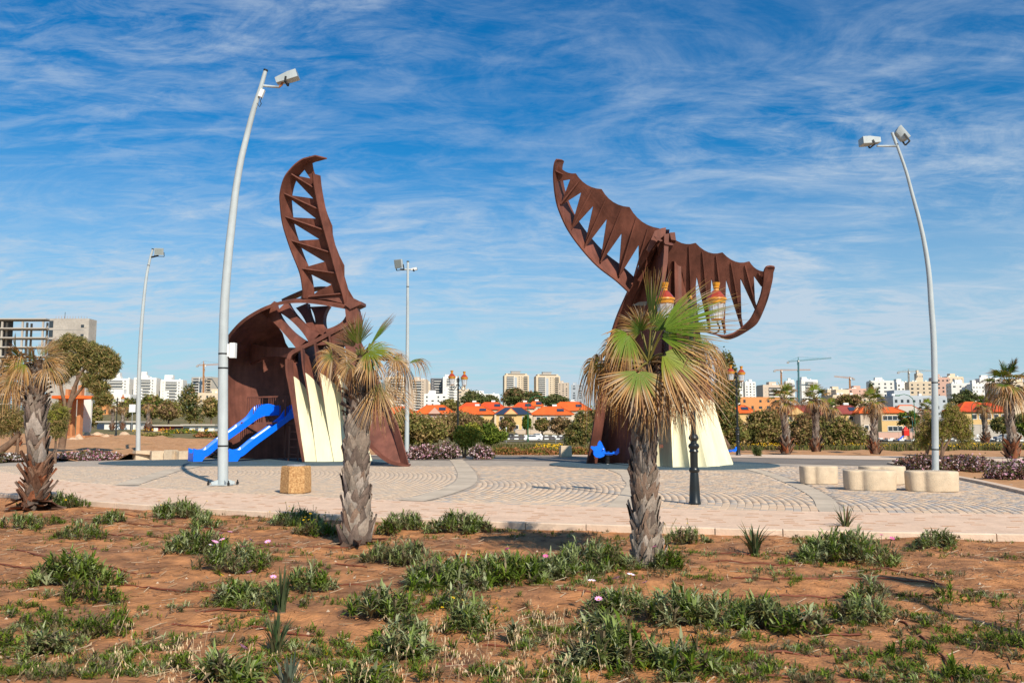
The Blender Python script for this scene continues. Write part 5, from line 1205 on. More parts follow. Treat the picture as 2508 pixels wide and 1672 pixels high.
# ------------------------------------------------------------------ small weeds, straw, oats, pebbles
def ground_cover():
    rs = np.random.RandomState(77); Vs, Fs, Cs, off = [], [], [], 0
    cnt = 0
    while cnt < 2300:
        px = rs.uniform(-60, 2570); py = 1238 + 440 * rs.rand() ** 1.15; p = gp(px, py, -0.045)
        if (p - PC).length < WR + 0.25: continue
        d = mnoise.noise(Vector((p.x * 1.1, p.y * 1.1, 3.3))) + 0.35 * mnoise.noise(Vector((p.x * 4, p.y * 4, 1.3)))
        if d < rs.uniform(-0.15, 0.5): continue
        r = rs.uniform(0.03, 0.12) * (0.55 + 0.45 * min(1, p.y / 9)); pal = GRN if rs.rand() < 0.55 else (DRYG if rs.rand() < 0.75 else SILVER)
        V, Fq, C = rosettes(rs, p.x, p.y, r, r * .8, 0.03, 150, pal, rs.uniform(0.03, 0.065), 9, soil_z(p.x, p.y))
        if rs.rand() < 0.10: C[rs.rand(len(C)) < 0.05] = (0.75, 0.48, 0.01)
        Vs.append(V); Fs.append(Fq + off); Cs.append(C); off += len(V); cnt += 1
    tag(obj('ground_weeds', mesh_np('ground_weeds', np.concatenate(Vs), np.concatenate(Fs), np.concatenate(Cs), M['leaf'])), 'low green and dry weeds scattered over the orange soil', 'weeds', kind='stuff')
    # straw and twigs
    n = 24000; X = rs.uniform(-9, 11, n); Yy = 3.5 + 13 * rs.rand(n) ** 1.2
    keep = np.array([(Vector((x, y, 0)) - PC).length > WR + 0.2 and mnoise.noise(Vector((x * .9, y * .9, 7))) > rs.uniform(-.5, .35) for x, y in zip(X, Yy)]); X, Yy = X[keep], Yy[keep]; n = len(X)
    Z = np.array([soil_z(a, b) for a, b in zip(X, Yy)]) + 0.006; az = rs.rand(n) * 6.28; L = rs.uniform(0.02, 0.09, n); w = rs.uniform(0.0015, 0.004, n)
    dx, dy = np.cos(az) * L, np.sin(az) * L; sx, sy = -np.sin(az) * w, np.cos(az) * w; lift = rs.uniform(0, 0.03, n)
    V = np.stack([np.stack([X - dx - sx, Yy - dy - sy, Z], 1), np.stack([X - dx + sx, Yy - dy + sy, Z + .004], 1), np.stack([X + dx + sx, Yy + dy + sy, Z + lift + .004], 1), np.stack([X + dx - sx, Yy + dy - sy, Z + lift], 1)], 1).reshape(-1, 3)
    pal = np.array([(0.10, 0.05, 0.03), (0.30, 0.20, 0.11), (0.18, 0.10, 0.06), (0.40, 0.30, 0.2)]); C = np.repeat(pal[rs.randint(4, size=n)], 4, axis=0)
    tag(obj('straw_litter', mesh_np('straw_litter', V, np.arange(4 * n).reshape(n, 4), C, M['straw'])), 'dry straw and twigs littering the soil', 'straw', kind='stuff')
    # pebbles and clods
    mb = MB()
    for i in range(2000):
        px = rs.uniform(-40, 2550); py = 1240 + 430 * rs.rand(); p = gp(px, py, -0.045)
        if (p - PC).length < WR + 0.2: continue
        s = rs.uniform(0.006, 0.03) * (0.5 + 0.5 * rs.rand()); c = (0.45, 0.34, 0.24) if rs.rand() < 0.2 else tuple(np.array((0.34, 0.15, 0.06)) * rs.uniform(.7, 1.2))
        z = soil_z(p.x, p.y); q = [(p.x + s * math.cos(t) * rs.uniform(.7, 1.2), p.y + s * math.sin(t) * rs.uniform(.7, 1.2), z - .004) for t in (0, 1.3, 2.5, 3.8, 5)]
        mb.add(q + [(p.x, p.y, z + s * 0.8)], [(k, (k + 1) % 5, 5) for k in range(5)], c)
    tag(obj('pebbles', to_mesh('pebbles', mb, M['straw'])), 'small pebbles and soil clods on the bed', 'pebbles', kind='stuff')
    # wild oats
    mb = MB()
    zones = [(1300, 1585, 120, 60, 46), (1290, 1655, 200, 50, 46), (1100, 1620, 150, 60, 36), (1060, 1560, 70, 40, 14), (420, 1650, 220, 50, 40), (250, 1590, 200, 50, 18), (470, 1600, 60, 60, 10), (880, 1660, 90, 40, 10), (1400, 1600, 120, 60, 22), (1330, 1520, 60, 20, 18), (620, 1660, 200, 40, 12)]
    for zx, zy, sx, sy, cnt in zones:
        for i in range(int(cnt * 0.6)):
            px, py = zx + rs.normal() * sx * .6, min(1720, zy + rs.normal() * sy * .6 + 20); p = gp(px, py, -0.045); hh = rs.uniform(0.08, 0.20); az = rs.rand() * 6.28; ln = rs.uniform(.02, .12)
            top = p + Vector((math.cos(az) * ln, math.sin(az) * ln, hh)); c = np.array((0.62, 0.46, 0.28)) * rs.uniform(.8, 1.2); mb.tube([p, p.lerp(top, .5) + Vector((0, 0, .02)), top], 0.0016, 3, col=tuple(c * .8), caps=False)
            for k in range(rs.randint(2, 6)):
                q = p.lerp(top, rs.uniform(.55, 1.0)) + Vector((rs.uniform(-.03, .03), rs.uniform(-.02, .02), rs.uniform(-.01, .02))); l = rs.uniform(.014, .025); w = rs.uniform(.002, .0036)
                mb.add([q + Vector((0, 0, l * .5)), q + Vector((w, 0, -l * .1)), q + Vector((rs.uniform(-.006, .006), 0, -l)), q + Vector((-w, -.002, -l * .1))], [(0, 1, 2, 3)], tuple(c))
    tag(obj('wild_oats', to_mesh('wild_oats', mb, M['straw'])), 'dry pale wild oats along the bottom of the picture', 'dry grass', kind='stuff')
ground_cover()
def pipes():
    f5 = lambda x, y: (x / 2.8, 1200 + y / 2.8); f6 = lambda x, y: (800 + x / 2.735, 1200 + y / 2.735); f7 = lambda x, y: (1600 + x / 2.59, 1200 + y / 2.59)
    D = [(f5, [(-60,500),(160,535),(320,560)]), (f5, [(80,420),(500,500),(860,535),(1090,560)]), (f5, [(-40,630),(180,642)]), (f5, [(700,610),(1100,670),(1530,710),(1750,725)]), (f5, [(270,175),(650,205),(1000,240),(1640,275)]), (f5, [(560,145),(850,175),(1280,205)]), (f5, [(650,290),(1040,325),(1400,345)]), (f5, [(1050,110),(1320,130),(1900,170)]), (f5, [(1650,370),(2000,378),(2400,390)]), (f5, [(1340,820),(1600,845),(1880,865)]), (f5, [(1180,905),(1460,940)]), (f5, [(1700,965),(2150,1000)]), (f5, [(2210,625),(2400,640)]),
         (f6, [(60,500),(270,515)]), (f6, [(0,615),(290,635),(420,650)]), (f6, [(560,780),(760,795)]), (f6, [(1050,1050),(1240,1065)]), (f6, [(800,1165),(1100,1170)]), (f6, [(1560,680),(2030,690)]), (f6, [(1980,940),(2220,955)]), (f6, [(1150,240),(1600,252),(2030,260)]), (f6, [(700,440),(960,445)]),
         (f7, [(170,405),(600,408),(1020,410)]), (f7, [(360,465),(920,490)]), (f7, [(500,555),(1300,575),(1990,590)]), (f7, [(400,655),(820,660),(1240,660)]), (f7, [(1370,495),(1620,520),(1780,570)]), (f7, [(1070,925),(1320,915)]), (f7, [(330,1040),(900,1043),(1530,1040)]), (f7, [(440,1180),(1000,1188),(1700,1195)]), (f7, [(1540,660),(1800,668)]), (f7, [(1500,815),(1620,870),(1740,960),(1860,1100),(1900,1223)])]
    for cf, pts in D:
        P = []
        for q in smooth_path([gp(*cf(*p), z=-0.04) for p in pts], 10):
            P.append(Vector((q.x, q.y, soil_z(q.x, q.y) + 0.010 + 0.008 * math.sin(q.x * 5))))
        o = single('irrigation_pipe', MB().tube(P, 0.0085, 7), M['pipe'], P[0], 'thin reddish brown drip irrigation pipe lying on the soil', 'pipe', 'drip irrigation pipes across the bed', smooth=True)
pipes()
# ------------------------------------------------------------------ flower beds, hedges, middle ground
PINK = (0.22, [(0.62, 0.36, 0.42), (0.70, 0.50, 0.52), (0.55, 0.27, 0.36), (0.74, 0.60, 0.60)])
ICE = [(0.135, 0.0743, 0.0473), (0.1013, 0.0945, 0.0338), (0.189, 0.0945, 0.0675), (0.081, 0.081, 0.027)]
def flowers(label, boxes, Y, n, seed, size=0.05, frac=0.34, cols=None):
    return pbush('flowering_shrub', label, boxes, Y, n, size, ICE, cat='flower bed', extra=(frac, cols or PINK[1]), seed=seed, aspect=0.7, group='pink flowering shrubs')
flowers('pink flowered mound left of the lantern post, by the thin straight pole', [(975, 1050, 1094, 1132), (1005, 1080, 1089, 1130)], 40.2, 5200, 1)
flowers('pink flowered mound behind the lantern post in the middle bed', [(1060, 1128, 1084, 1130), (1030, 1100, 1094, 1132)], 40.6, 5200, 2)
flowers('small pink flowered mound at the right end of the middle bed', [(1150, 1208, 1092, 1130)], 40.2, 3000, 3)
flowers('white and pink flowers on the left bed behind the leftmost palm', [(120, 290, 1106, 1130), (180, 270, 1101, 1128)], 39.6, 6500, 4, frac=0.30, cols=[(0.7, 0.62, 0.62), (0.62, 0.36, 0.42), (0.45, 0.15, 0.25)])
flowers('low white flowers at the left picture edge', [(-60, 70, 1110, 1134)], 37.5, 3600, 5, frac=0.26, cols=[(0.75, 0.70, 0.68), (0.62, 0.5, 0.5)])
flowers('dark red leaved flower bed behind the stone seats', [(2190, 2330, 1118, 1168), (2280, 2440, 1116, 1172), (2230, 2290, 1110, 1160)], 29.5, 12000, 6, 0.042, 0.20)
flowers('dense pink flower bed cut by the right picture edge', [(2415, 2540, 1128, 1205), (2460, 2600, 1120, 1212)], 25.0, 9000, 7, 0.042, 0.34)
flowers('pink flowers seen between the two slides', [(495, 545, 1096, 1128), (520, 560, 1085, 1124)], 42.5, 2600, 8)
def right_bed():
    edge = [gp(2180, 1137), gp(2310, 1166), gp(2400, 1184), gp(2520, 1212), gp(2700, 1255)]
    far = [gp(2200, 1133), gp(2400, 1138), gp(2500, 1142), gp(2650, 1150), gp(2850, 1165)]
    drape('bed_soil', edge, far, 8, 0.045, M['sand'], jitter=0.05)
    rt = tag(link(bpy.data.objects.new('bed_kerb', None)), kind='structure')
    e = smooth_path(edge, 4)
    for a, b in zip(e, e[1:]): 
        q = obj('kerb_stone', to_mesh('kerb_stone', MB().bar(a + (b - a).normalized() * .01 + Vector((0, 0, .03)), b + Vector((0, 0, .03)), 0.22, 0.12), M['kerb_stone']), rt)
right_bed()
pbush('hedge', 'low reddish green clipped hedge left of the square concrete bin', [(1200, 1300, 1096, 1122), (1270, 1382, 1097, 1122)], 46, 8000, 0.06, HEDGE, cat='hedge', seed=11)
pbush('hedge', 'low clipped hedge right of the square concrete bin', [(1385, 1450, 1095, 1120), (1420, 1500, 1096, 1120)], 46.5, 5000, 0.06, HEDGE, cat='hedge', seed=12)
pbush('shrub', 'yellow green rounded shrub growing in the middle flower bed', [(1110, 1160, 1040, 1090), (1130, 1180, 1035, 1085), (1125, 1165, 1060, 1100)], 41.5, 5200, 0.06, YGREEN, [([(1138, 1128), (1140, 1100), (1140, 1070)], 0.07, 0.03), ([(1136, 1128), (1132, 1100), (1125, 1070)], 0.05, 0.02)], seed=13)
pbush('bush', 'deep green bush right of the yellow green shrub', [(1165, 1240, 1050, 1085), (1175, 1220, 1036, 1080)], 62, 6000, 0.10, GREENB, seed=14)
pbush('bush', 'broad olive bush behind the straight lamp pole', [(950, 1060, 1010, 1085), (990, 1100, 1022, 1085), (965, 1020, 1000, 1060)], 70, 9500, 0.13, OLIVE, seed=15)
pbush('bush', 'large grey brown bare bush behind the middle lantern post', [(1050, 1190, 1012, 1080), (1090, 1160, 1005, 1060), (1130, 1215, 1025, 1080)], 74, 11000, 0.12, BROWNB + OLIVE[:2], seed=16)
for i, (bx, Y, n, cols, lb) in enumerate([([(1752, 1830, 1030, 1100), (1765, 1815, 1010, 1070)], 66, 7000, OLIVE, 'olive bush right behind the cream skirt'),
    ([(1815, 1915, 1025, 1100), (1850, 1910, 1000, 1060), (1830, 1875, 1005, 1050)], 72, 9500, OLIVE + BROWNB[:1], 'olive bush left of the close pair of palms'),
    ([(1930, 2000, 1030, 1102), (1945, 1995, 1010, 1070)], 70, 6500, BROWNB + OLIVE, 'brown bush between the close pair of palms'),
    ([(2010, 2090, 1030, 1104), (2040, 2130, 1040, 1104), (2030, 2085, 1018, 1070)], 72, 8500, OLIVE + BROWNB[:1], 'olive bush right of the close pair of palms'),
    ([(1400, 1450, 1010, 1090), (1380, 1430, 1040, 1095)], 78, 6500, OLIVE + DARKG, 'dark olive tree left of the brown tail stem'),
    ([(1425, 1480, 1000, 1080)], 82, 4000, DARKG + OLIVE, 'dark bush touching the brown tail stem')]):
    pbush('bush', lb, bx, Y, n, 0.12, cols, seed=30 + i, group='bushes on the meadow')
pbush('leaning_tree', 'leaning tree whose crown shows behind the right palm', [(1752, 1800, 860, 960), (1770, 1812, 900, 1000), (1740, 1790, 930, 1030), (1760, 1806, 990, 1050)], 58, 9000, 0.10, OLIVE + DARKG, [([(1795, 1113), (1775, 1080), (1758, 1045), (1765, 990), (1775, 930)], 0.22, 0.08), ([(1758, 1045), (1745, 1010), (1750, 960)], 0.12, 0.05)], cat='tree', seed=41)
def fine_tree(label, boxes, Y, n, stems, seed, cols=None, size=0.07):
    return pbush('feathery_tree', label, boxes, Y, n, size, cols or (OLIVE + YGREEN[:1]), stems, cat='tree', seed=seed, aspect=0.16, group='feathery trees')
fine_tree('small feathery tree left of the right lamp pole', [(2240, 2300, 1030, 1085), (2255, 2290, 1010, 1060), (2235, 2275, 1060, 1100)], 41, 7000, [([(2272, 1128), (2268, 1095), (2262, 1060)], 0.07, 0.03), ([(2270, 1115), (2282, 1080), (2288, 1050)], 0.05, 0.02)], 51)
fine_tree('feathery tree with forked trunk right of the right lamp pole', [(2300, 2360, 1000, 1060), (2325, 2380, 1010, 1075), (2290, 2330, 1030, 1080), (2310, 2350, 985, 1030), (2345, 2385, 1045, 1095)], 40, 13000, [([(2302, 1130), (2312, 1100), (2330, 1065), (2338, 1020)], 0.09, 0.03), ([(2304, 1128), (2308, 1090), (2310, 1040)], 0.07, 0.03), ([(2330, 1065), (2350, 1040), (2362, 1015)], 0.05, 0.02)], 52)
fine_tree('big feathery pine like tree spreading behind the leftmost palm', [(226, 276, 847, 886), (249, 293, 863, 901), (199, 246, 837, 874), (174, 218, 825, 864), (149, 191, 817, 856), (122, 166, 833, 872), (239, 286, 893, 930), (206, 251, 873, 912), (172, 216, 861, 900), (144, 184, 857, 896), (114, 156, 871, 910), (256, 296, 875, 911), (199, 246, 910, 951), (219, 268, 930, 968), (229, 274, 957, 994), (129, 171, 900, 941), (154, 196, 885, 921)], 46, 34000,
          [([(150, 1100), (160, 1040), (172, 985), (190, 930), (215, 890)], 0.20, 0.07), ([(172, 985), (205, 945), (245, 905)], 0.10, 0.04), ([(165, 1010), (150, 950), (150, 890)], 0.12, 0.05), ([(190, 930), (185, 880), (195, 850)], 0.07, 0.03), ([(205, 945), (225, 950), (240, 960)], 0.05, 0.02)], 53, OLIVE + DARKG[1:], 0.11)
fine_tree('low feathery bush right of the leftmost palm trunk', [(112, 168, 985, 1060), (120, 160, 1030, 1075)], 36, 7000, [([(135, 1135), (136, 1090), (138, 1050)], 0.06, 0.03)], 54)
fine_tree('feathery bush at the left picture edge behind the leftmost palm', [(-30, 50, 985, 1070), (10, 70, 1000, 1060)], 40, 8000, [([(-5, 1108), (25, 1085), (50, 1060)], 0.20, 0.10), ([(40, 1120), (44, 1080), (46, 1050)], 0.08, 0.04)], 55, OLIVE + BROWNB[:2])
pbush('small_agave', 'small dark spiky plant on the sand right of the far lantern post base', [(1846, 1862, 1094, 1118)], 44, 500, 0.16, DARKG, cat='plant', seed=60, aspect=0.12)
def meadow_stuff():
    rs = np.random.RandomState(99); n = 15000
    px = rs.uniform(1180, 2700, n); Yy = 56 + 60 * rs.rand(n) ** 1.6; X = (px - CX) / F * Yy; l = rs.rand(n) < 0.0
    Z = np.array([T(a, b) for a, b in zip(X, Yy)]); h = rs.uniform(0.12, 0.42, n); w = rs.uniform(0.04, 0.10, n); az = rs.rand(n) * 3.14; dx, dy = np.cos(az) * w, np.sin(az) * w; lx = rs.uniform(-.1, .1, n)
    V = np.stack([np.stack([X - dx, Yy - dy, Z - .05], 1), np.stack([X + dx, Yy + dy, Z - .05], 1), np.stack([X + dx * .4 + lx, Yy + dy * .4, Z + h], 1), np.stack([X - dx * .4 + lx, Yy - dy * .4, Z + h * .9], 1)], 1).reshape(-1, 3)
    pal = np.array([(0.10, 0.11, 0.025), (0.15, 0.13, 0.045), (0.20, 0.14, 0.07), (0.08, 0.085, 0.02)]); C = np.repeat(pal[rs.randint(4, size=n)] * rs.uniform(.7, 1.3, (n, 1)), 4, axis=0)
    tag(obj('meadow_grass', mesh_np('meadow_grass', V, np.arange(4 * n).reshape(n, 4), C, M['leaf'])), 'rough olive grass of the meadow behind the plaza', 'grass', kind='stuff')
    n = 2600; px = rs.uniform(1790, 2600, n); Yy = 57 + 16 * rs.rand(n) ** 1.5; cl = np.array([mnoise.noise(Vector((a * .012, b * .15, 2))) for a, b in zip(px, Yy)]); k = cl > rs.uniform(-.2, .4, n); px, Yy = px[k], Yy[k]
    m = 130; px = np.concatenate([px, rs.uniform(1310, 1380, 160), rs.uniform(330, 530, m)]); Yy = np.concatenate([Yy, rs.uniform(50, 60, 160), rs.uniform(100, 118, m)]); n = len(px)
    X = (px - CX) / F * Yy; Z = np.array([T(a, b) for a, b in zip(X, Yy)]) + rs.uniform(.15, .5, n); s = rs.uniform(.015, .045, n) * np.where(Yy > 90, 2.0, 1); az = rs.rand(n) * 3.14
    V = np.stack([np.stack([X - s, Yy, Z], 1), np.stack([X, Yy - s * .5, Z - s * .6], 1), np.stack([X + s, Yy, Z], 1), np.stack([X, Yy + s * .5, Z + s * .6], 1)], 1).reshape(-1, 3)
    C = np.repeat(np.array([(0.72, 0.42, 0.01)]) * rs.uniform(.7, 1.1, (n, 1)), 4, axis=0)
    tag(obj('yellow_wildflowers', mesh_np('yellow_wildflowers', V, np.arange(4 * n).reshape(n, 4), C, M['petal'])), 'band of yellow wildflowers along the meadow edge', 'wildflowers', kind='stuff')
meadow_stuff()
# ------------------------------------------------------------------ town behind
def wm(name, c, var=0.06): M[name] = mat(name, c, 0.85, var=var, vscale=0.15, coord='Object'); return M[name]
wm('w_white', (0.72, 0.69, 0.64)); wm('w_cream', (0.62, 0.50, 0.36)); wm('w_beige', (0.55, 0.44, 0.34)); wm('w_grey', (0.33, 0.31, 0.29)); wm('w_dark', (0.13, 0.13, 0.14)); wm('w_yellow', (0.66, 0.44, 0.19)); wm('w_orange', (0.62, 0.27, 0.10)); wm('w_pink', (0.58, 0.36, 0.28)); wm('w_stone', (0.45, 0.40, 0.34)); wm('w_bluegrey', (0.40, 0.43, 0.46))
M['roof_tile'] = mat('roof_tile', (0.62, 0.115, 0.022), 0.8, var=0.15, vscale=0.5, bump=0.3, bscale=3)
M['roof_red'] = mat('roof_red', (0.55, 0.07, 0.022), 0.8, var=0.15, vscale=0.5)
M['roof_maroon'] = mat('roof_maroon', (0.25, 0.055, 0.045), 0.8, var=0.12, vscale=0.4)
M['pane'] = mat('pane', (0.035, 0.042, 0.05), 0.15, spec=0.6)
M['solar'] = mat('solar', (0.03, 0.045, 0.08), 0.18, spec=0.7)
M['orange_paint'] = mat('orange_paint', (0.70, 0.13, 0.02), 0.7, var=0.1, vscale=1)
M['pillar'] = mat('pillar', (0.46, 0.20, 0.085), 0.85, var=0.12, vscale=2)
M['raw_concrete'] = mat('raw_concrete', (0.42, 0.37, 0.32), 0.95, var=0.15, vscale=0.25, var2=0.1, v2scale=1.5)
M['teal'] = mat('teal', (0.05, 0.16, 0.17), 0.6); M['crane_yellow'] = mat('crane_yellow', (0.42, 0.20, 0.08), 0.6); M['green_paint'] = mat('green_paint', (0.02, 0.13, 0.05), 0.5)
M['car_white'] = mat('car_white', (0.75, 0.75, 0.76), 0.25, spec=0.6, coat=0.5); M['car_grey'] = mat('car_grey', (0.25, 0.27, 0.30), 0.25, spec=0.6, coat=0.5); M['car_dark'] = mat('car_dark', (0.03, 0.03, 0.035), 0.25, spec=0.6, coat=0.5)
M['tyre'] = mat('tyre', (0.015, 0.015, 0.015), 0.9); M['red_paint'] = mat('red_paint', (0.6, 0.02, 0.01), 0.5); M['sign_white'] = mat('sign_white', (0.7, 0.7, 0.7), 0.5); M['rock'] = mat('rock', (0.52, 0.36, 0.24), 0.95, var=0.2, vscale=1.2, bump=0.8, bscale=4)
UNIT = {}
def ubox(m):
    """a unit box mesh (base at y=0 front) shared by all pieces of a material"""
    if m.name not in UNIT: UNIT[m.name] = to_mesh('unit_' + m.name, MB().box((0, 0, 0), (1, 1, 1)), m)
    return UNIT[m.name]
def piece(name, root, m, c, s, parent=None):
    o = obj(name, ubox(m), parent or root); o.location = c; o.scale = s; return o
def frame_of(x0, x1, ytop, Y, ybase=None):
    a, b = at(x0, HORIZON, Y), at(x1, HORIZON, Y); cx = (a.x + b.x) / 2; w = b.x - a.x
    zt = at((x0 + x1) / 2, ytop, Y).z; zb = T(cx, Y) - 0.3 if ybase is None else at(cx, ybase, Y).z
    return cx, w, zb, zt
def block(label, x0, x1, ytop, Y, wall='w_white', rz=0.0, style='punch', floors=None, depth=None, roof=True, cols=None, name='apartment_block', group=None, vis=None, band='w_dark', seed=0):
    cx, w, zb, zt = frame_of(x0, x1, ytop, Y); d = depth or w * 0.7; h = zt - zb; rnd = random.Random(sum(ord(c) * (i + 3) for i, c in enumerate(label)) % 9999 + seed)
    root = thing(name, (cx, Y + d / 2, zb), label, 'building', group, rz)
    wl = part('wall', MB().box((0, 0, h / 2), (w, d, h)), M[wall], root, world=False)
    fh = 3.1; nf = floors or max(2, int(h / fh)); vis_f = min(nf, vis or 13); fr = -d / 2
    if style == 'punch':
        nc = cols or max(2, int(w / 4.2))
        for f in range(vis_f):
            z = h - 2.0 - f * fh
            if z < 1: break
            for c in range(nc):
                if rnd.random() < 0.12: continue
                x = (c + 0.5) / nc * w - w / 2; piece('window', root, M['pane'], (x, fr - 0.02, z), (w / nc * rnd.choice((0.28, 0.42)), 0.1, rnd.choice((1.1, 1.5))))
        for f in range(min(vis_f, 8)):
            z = h - 2.0 - f * fh
            for c in range(2): piece('side_window', root, M['pane'], (-w / 2 - 0.02 if rz < 0 else w / 2 + 0.02, (c - 0.5) * d * 0.45, z), (0.1, d * 0.16, 1.3))
    elif style == 'balcony':
        for f in range(vis_f):
            z = h - 2.6 - f * fh
            if z < 1: break
            piece('loggia', root, M['pane'], (-w * 0.26, fr - 0.02, z), (w * 0.30, 0.1, 1.5)); piece('balcony', root, M['w_white'], (-w * 0.27, fr - 0.7, z - 1.2), (w * 0.26, 1.4, 0.9))
            piece('loggia', root, M['pane'], (w * 0.36, fr - 0.02, z), (w * 0.16, 0.1, 1.6)); piece('balcony', root, M['w_cream'], (w * 0.35, fr - 0.6, z - 1.2), (w * 0.20, 1.2, 0.8))
            piece('window', root, M['pane'], (w * 0.10, fr - 0.02, z), (w * 0.05, 0.1, 1.1))
            piece('window', root, M['pane'], (w * 0.20, fr - 0.02, z), (w * 0.03, 0.1, 1.0))
        piece('glass_strip', root, M['w_bluegrey'], (-w * 0.04, fr - 0.03, h / 2 - 1.2), (w * 0.10, 0.1, h - 3.5))
        piece('fin', root, M['w_white'], (-w * 0.11, fr - 0.3, h / 2), (w * 0.025, 0.7, h))
    elif style == 'strips':
        for f in range(vis_f):
            z = h - 2.4 - f * fh
            if z < 1: break
            s = w * (0.50 if f < 3 else 0.34); piece('recess_shade_strip', root, M['pane'], (-w * 0.02 + (0.0 if f < 3 else w * 0.09), fr - 0.02, z), (s, 0.12, 1.25))  # flat dark strip, its colour standing in for shade in the balcony recess
            piece('window', root, M['pane'], (w * 0.33, fr - 0.02, z), (w * 0.06, 0.1, 1.0)); piece('window', root, M['w_stone'], (-w * 0.38, fr - 0.02, z), (w * 0.05, 0.1, 0.9))
            piece('parapet', root, M['w_white'], (-w * 0.0, fr - 0.5, z - 1.15), (s * 1.06, 1.0, 0.7))
    if roof:
        piece('roof_parapet', root, M[wall], (0, 0, h + 0.35), (w * 0.97, d * 0.97, 0.7))
        if style in ('balcony',):
            piece('penthouse', root, M['w_cream'], (0.0, 0, h + 1.9), (w * 0.86, d * 0.8, 2.6)); piece('penthouse_glass', root, M['pane'], (0.0, -d * 0.4 - 0.03, h + 1.8), (w * 0.7, 0.1, 1.2)); piece('plant_room', root, M['w_grey'], (-w * 0.02, 0, h + 5.0), (w * 0.36, d * 0.4, 3.6)); piece('roof_cap', root, M['w_bluegrey'], (-w * 0.0, 0, h + 7.0), (w * 0.42, d * 0.45, 0.5))
        else:
            piece('stair_head', root, M[wall], (w * rnd.uniform(-.25, .1), 0, h + 2.0), (w * 0.3, d * 0.4, 3.2))
            for k in range(rnd.randint(2, 4)): piece('water_tank', root, M['w_white'], (w * rnd.uniform(-.42, .42), -d * 0.2, h + 1.2), (1.4, 1.4, 1.2))
    return root
G = 'apartment blocks on the skyline'
block('stepped white tower, leftmost of the three white towers at left', 248, 309, 928, 900, 'w_white', 0.10, 'strips', group=G)
block('stepped white tower, middle one of the three at left, behind the slender pole', 322, 376, 926, 900, 'w_white', 0.10, 'strips', group=G)
block('stepped white tower, rightmost of the three white towers at left', 388, 441, 931, 900, 'w_white', 0.10, 'strips', group=G)
for x0, x1, yt in ((262, 286, 912), (341, 353, 910), (398, 418, 918)): block({262: 'lift tower on the leftmost white tower', 341: 'lift tower on the middle white tower', 398: 'lift tower on the rightmost white tower'}[x0], x0, x1, yt, 912, 'w_white', 0.1, 'none', roof=False, name='lift_tower')
block('grey concrete tower under construction left of the main lamp pole', 466, 523, 923, 950, 'w_stone', -0.25, 'balcony', group=G, roof=False)
block('low cream houses below the grey tower at left', 480, 560, 964, 600, 'w_cream', 0.05, 'punch', vis=2, name='low_building')
block('white villa half hidden by trees behind the slides', 484, 540, 1000, 330, 'w_white', 0.1, 'punch', vis=2, name='villa')
block('white and orange block below the leftmost white tower', 236, 312, 968, 480, 'w_white', 0.1, 'punch', vis=4, name='low_building')
block('small orange walled house right of the orange pavilion', 232, 262, 972, 300, 'w_orange', 0.1, 'punch', vis=3, name='villa')
block('beige apartment block partly hidden behind the middle palm, left one', 940, 1000, 924, 1000, 'w_cream', 0.12, 'strips', group=G)
block('beige apartment block partly hidden behind the middle palm, right one', 1002, 1044, 930, 980, 'w_beige', -0.12, 'strips', group=G)
block('slim pale block left of the dark and white tower', 1042, 1058, 940, 1050, 'w_cream', 0.1, 'punch', cols=2, group=G)
block('dark grey half of the dark and white tower', 1053, 1086, 926, 1010, 'w_dark', 0.15, 'strips', group=G, roof=False)
block('white half of the dark and white tower', 1082, 1121, 924, 1000, 'w_white', 0.15, 'strips', group=G)
block('low white terraced building below the dark and white tower', 1036, 1092, 966, 700, 'w_white', 0.1, 'punch', vis=3, name='low_building')
block('pale low building with rooftop boxes right of the middle lantern', 1136, 1222, 966, 760, 'w_white', 0.05, 'punch', vis=3, name='low_building')
block('cream stepped house block behind the middle lantern', 1120, 1150, 955, 800, 'w_cream', -0.1, 'punch', vis=3, name='low_building')
block('left one of the twin beige balcony towers', 1233, 1294, 919, 1300, 'w_cream', 0.10, 'balcony', group=G)
block('right one of the twin beige balcony towers', 1311, 1371, 921, 1300, 'w_cream', 0.10, 'balcony', group=G)
block('lower beige block attached right of the twin towers', 1369, 1394, 938, 1250, 'w_beige', -0.2, 'punch', cols=3, group=G)
block('narrow blue grey tower touching the right palm fronds', 1401, 1432, 942, 1150, 'w_bluegrey', -0.2, 'punch', cols=2, group=G)
block('white tower block right of the right palm, by the lantern', 1796, 1822, 931, 1000, 'w_white', 0.1, 'punch', cols=3, group=G)
block('second white block right of the right palm', 1826, 1853, 936, 1000, 'w_white', 0.1, 'punch', cols=3, group=G)
block('beige terraced block left of the teal crane', 1868, 1930, 944, 760, 'w_beige', 0.1, 'strips', vis=5, group=G)
block('white slab left of the teal crane mast', 1928, 1950, 934, 900, 'w_white', -0.1, 'strips', group=G)
block('white slab right of the teal crane mast', 1964, 2006, 931, 900, 'w_white', 0.1, 'strips', group=G)
block('row of pale low flats right of the close pair of palms, left half', 2028, 2080, 955, 800, 'w_cream', 0.05, 'punch', vis=3, name='low_building')
block('row of pale low flats left of the dark cypress', 2080, 2136, 953, 820, 'w_pink', 0.05, 'punch', vis=3, name='low_building')
block('orange flat roofed building behind the far right lantern', 1812, 1912, 972, 420, 'w_orange', 0.06, 'punch', vis=2, cols=5, roof=False, name='low_building')
block('long ochre school building behind the palm pair', 2040, 2150, 970, 430, 'w_cream', 0.03, 'punch', vis=2, cols=9, name='low_building')
block('long grey white building with rows of water tanks', 2186, 2322, 972, 420, 'w_bluegrey', 0.05, 'punch', vis=3, cols=9, name='low_building')
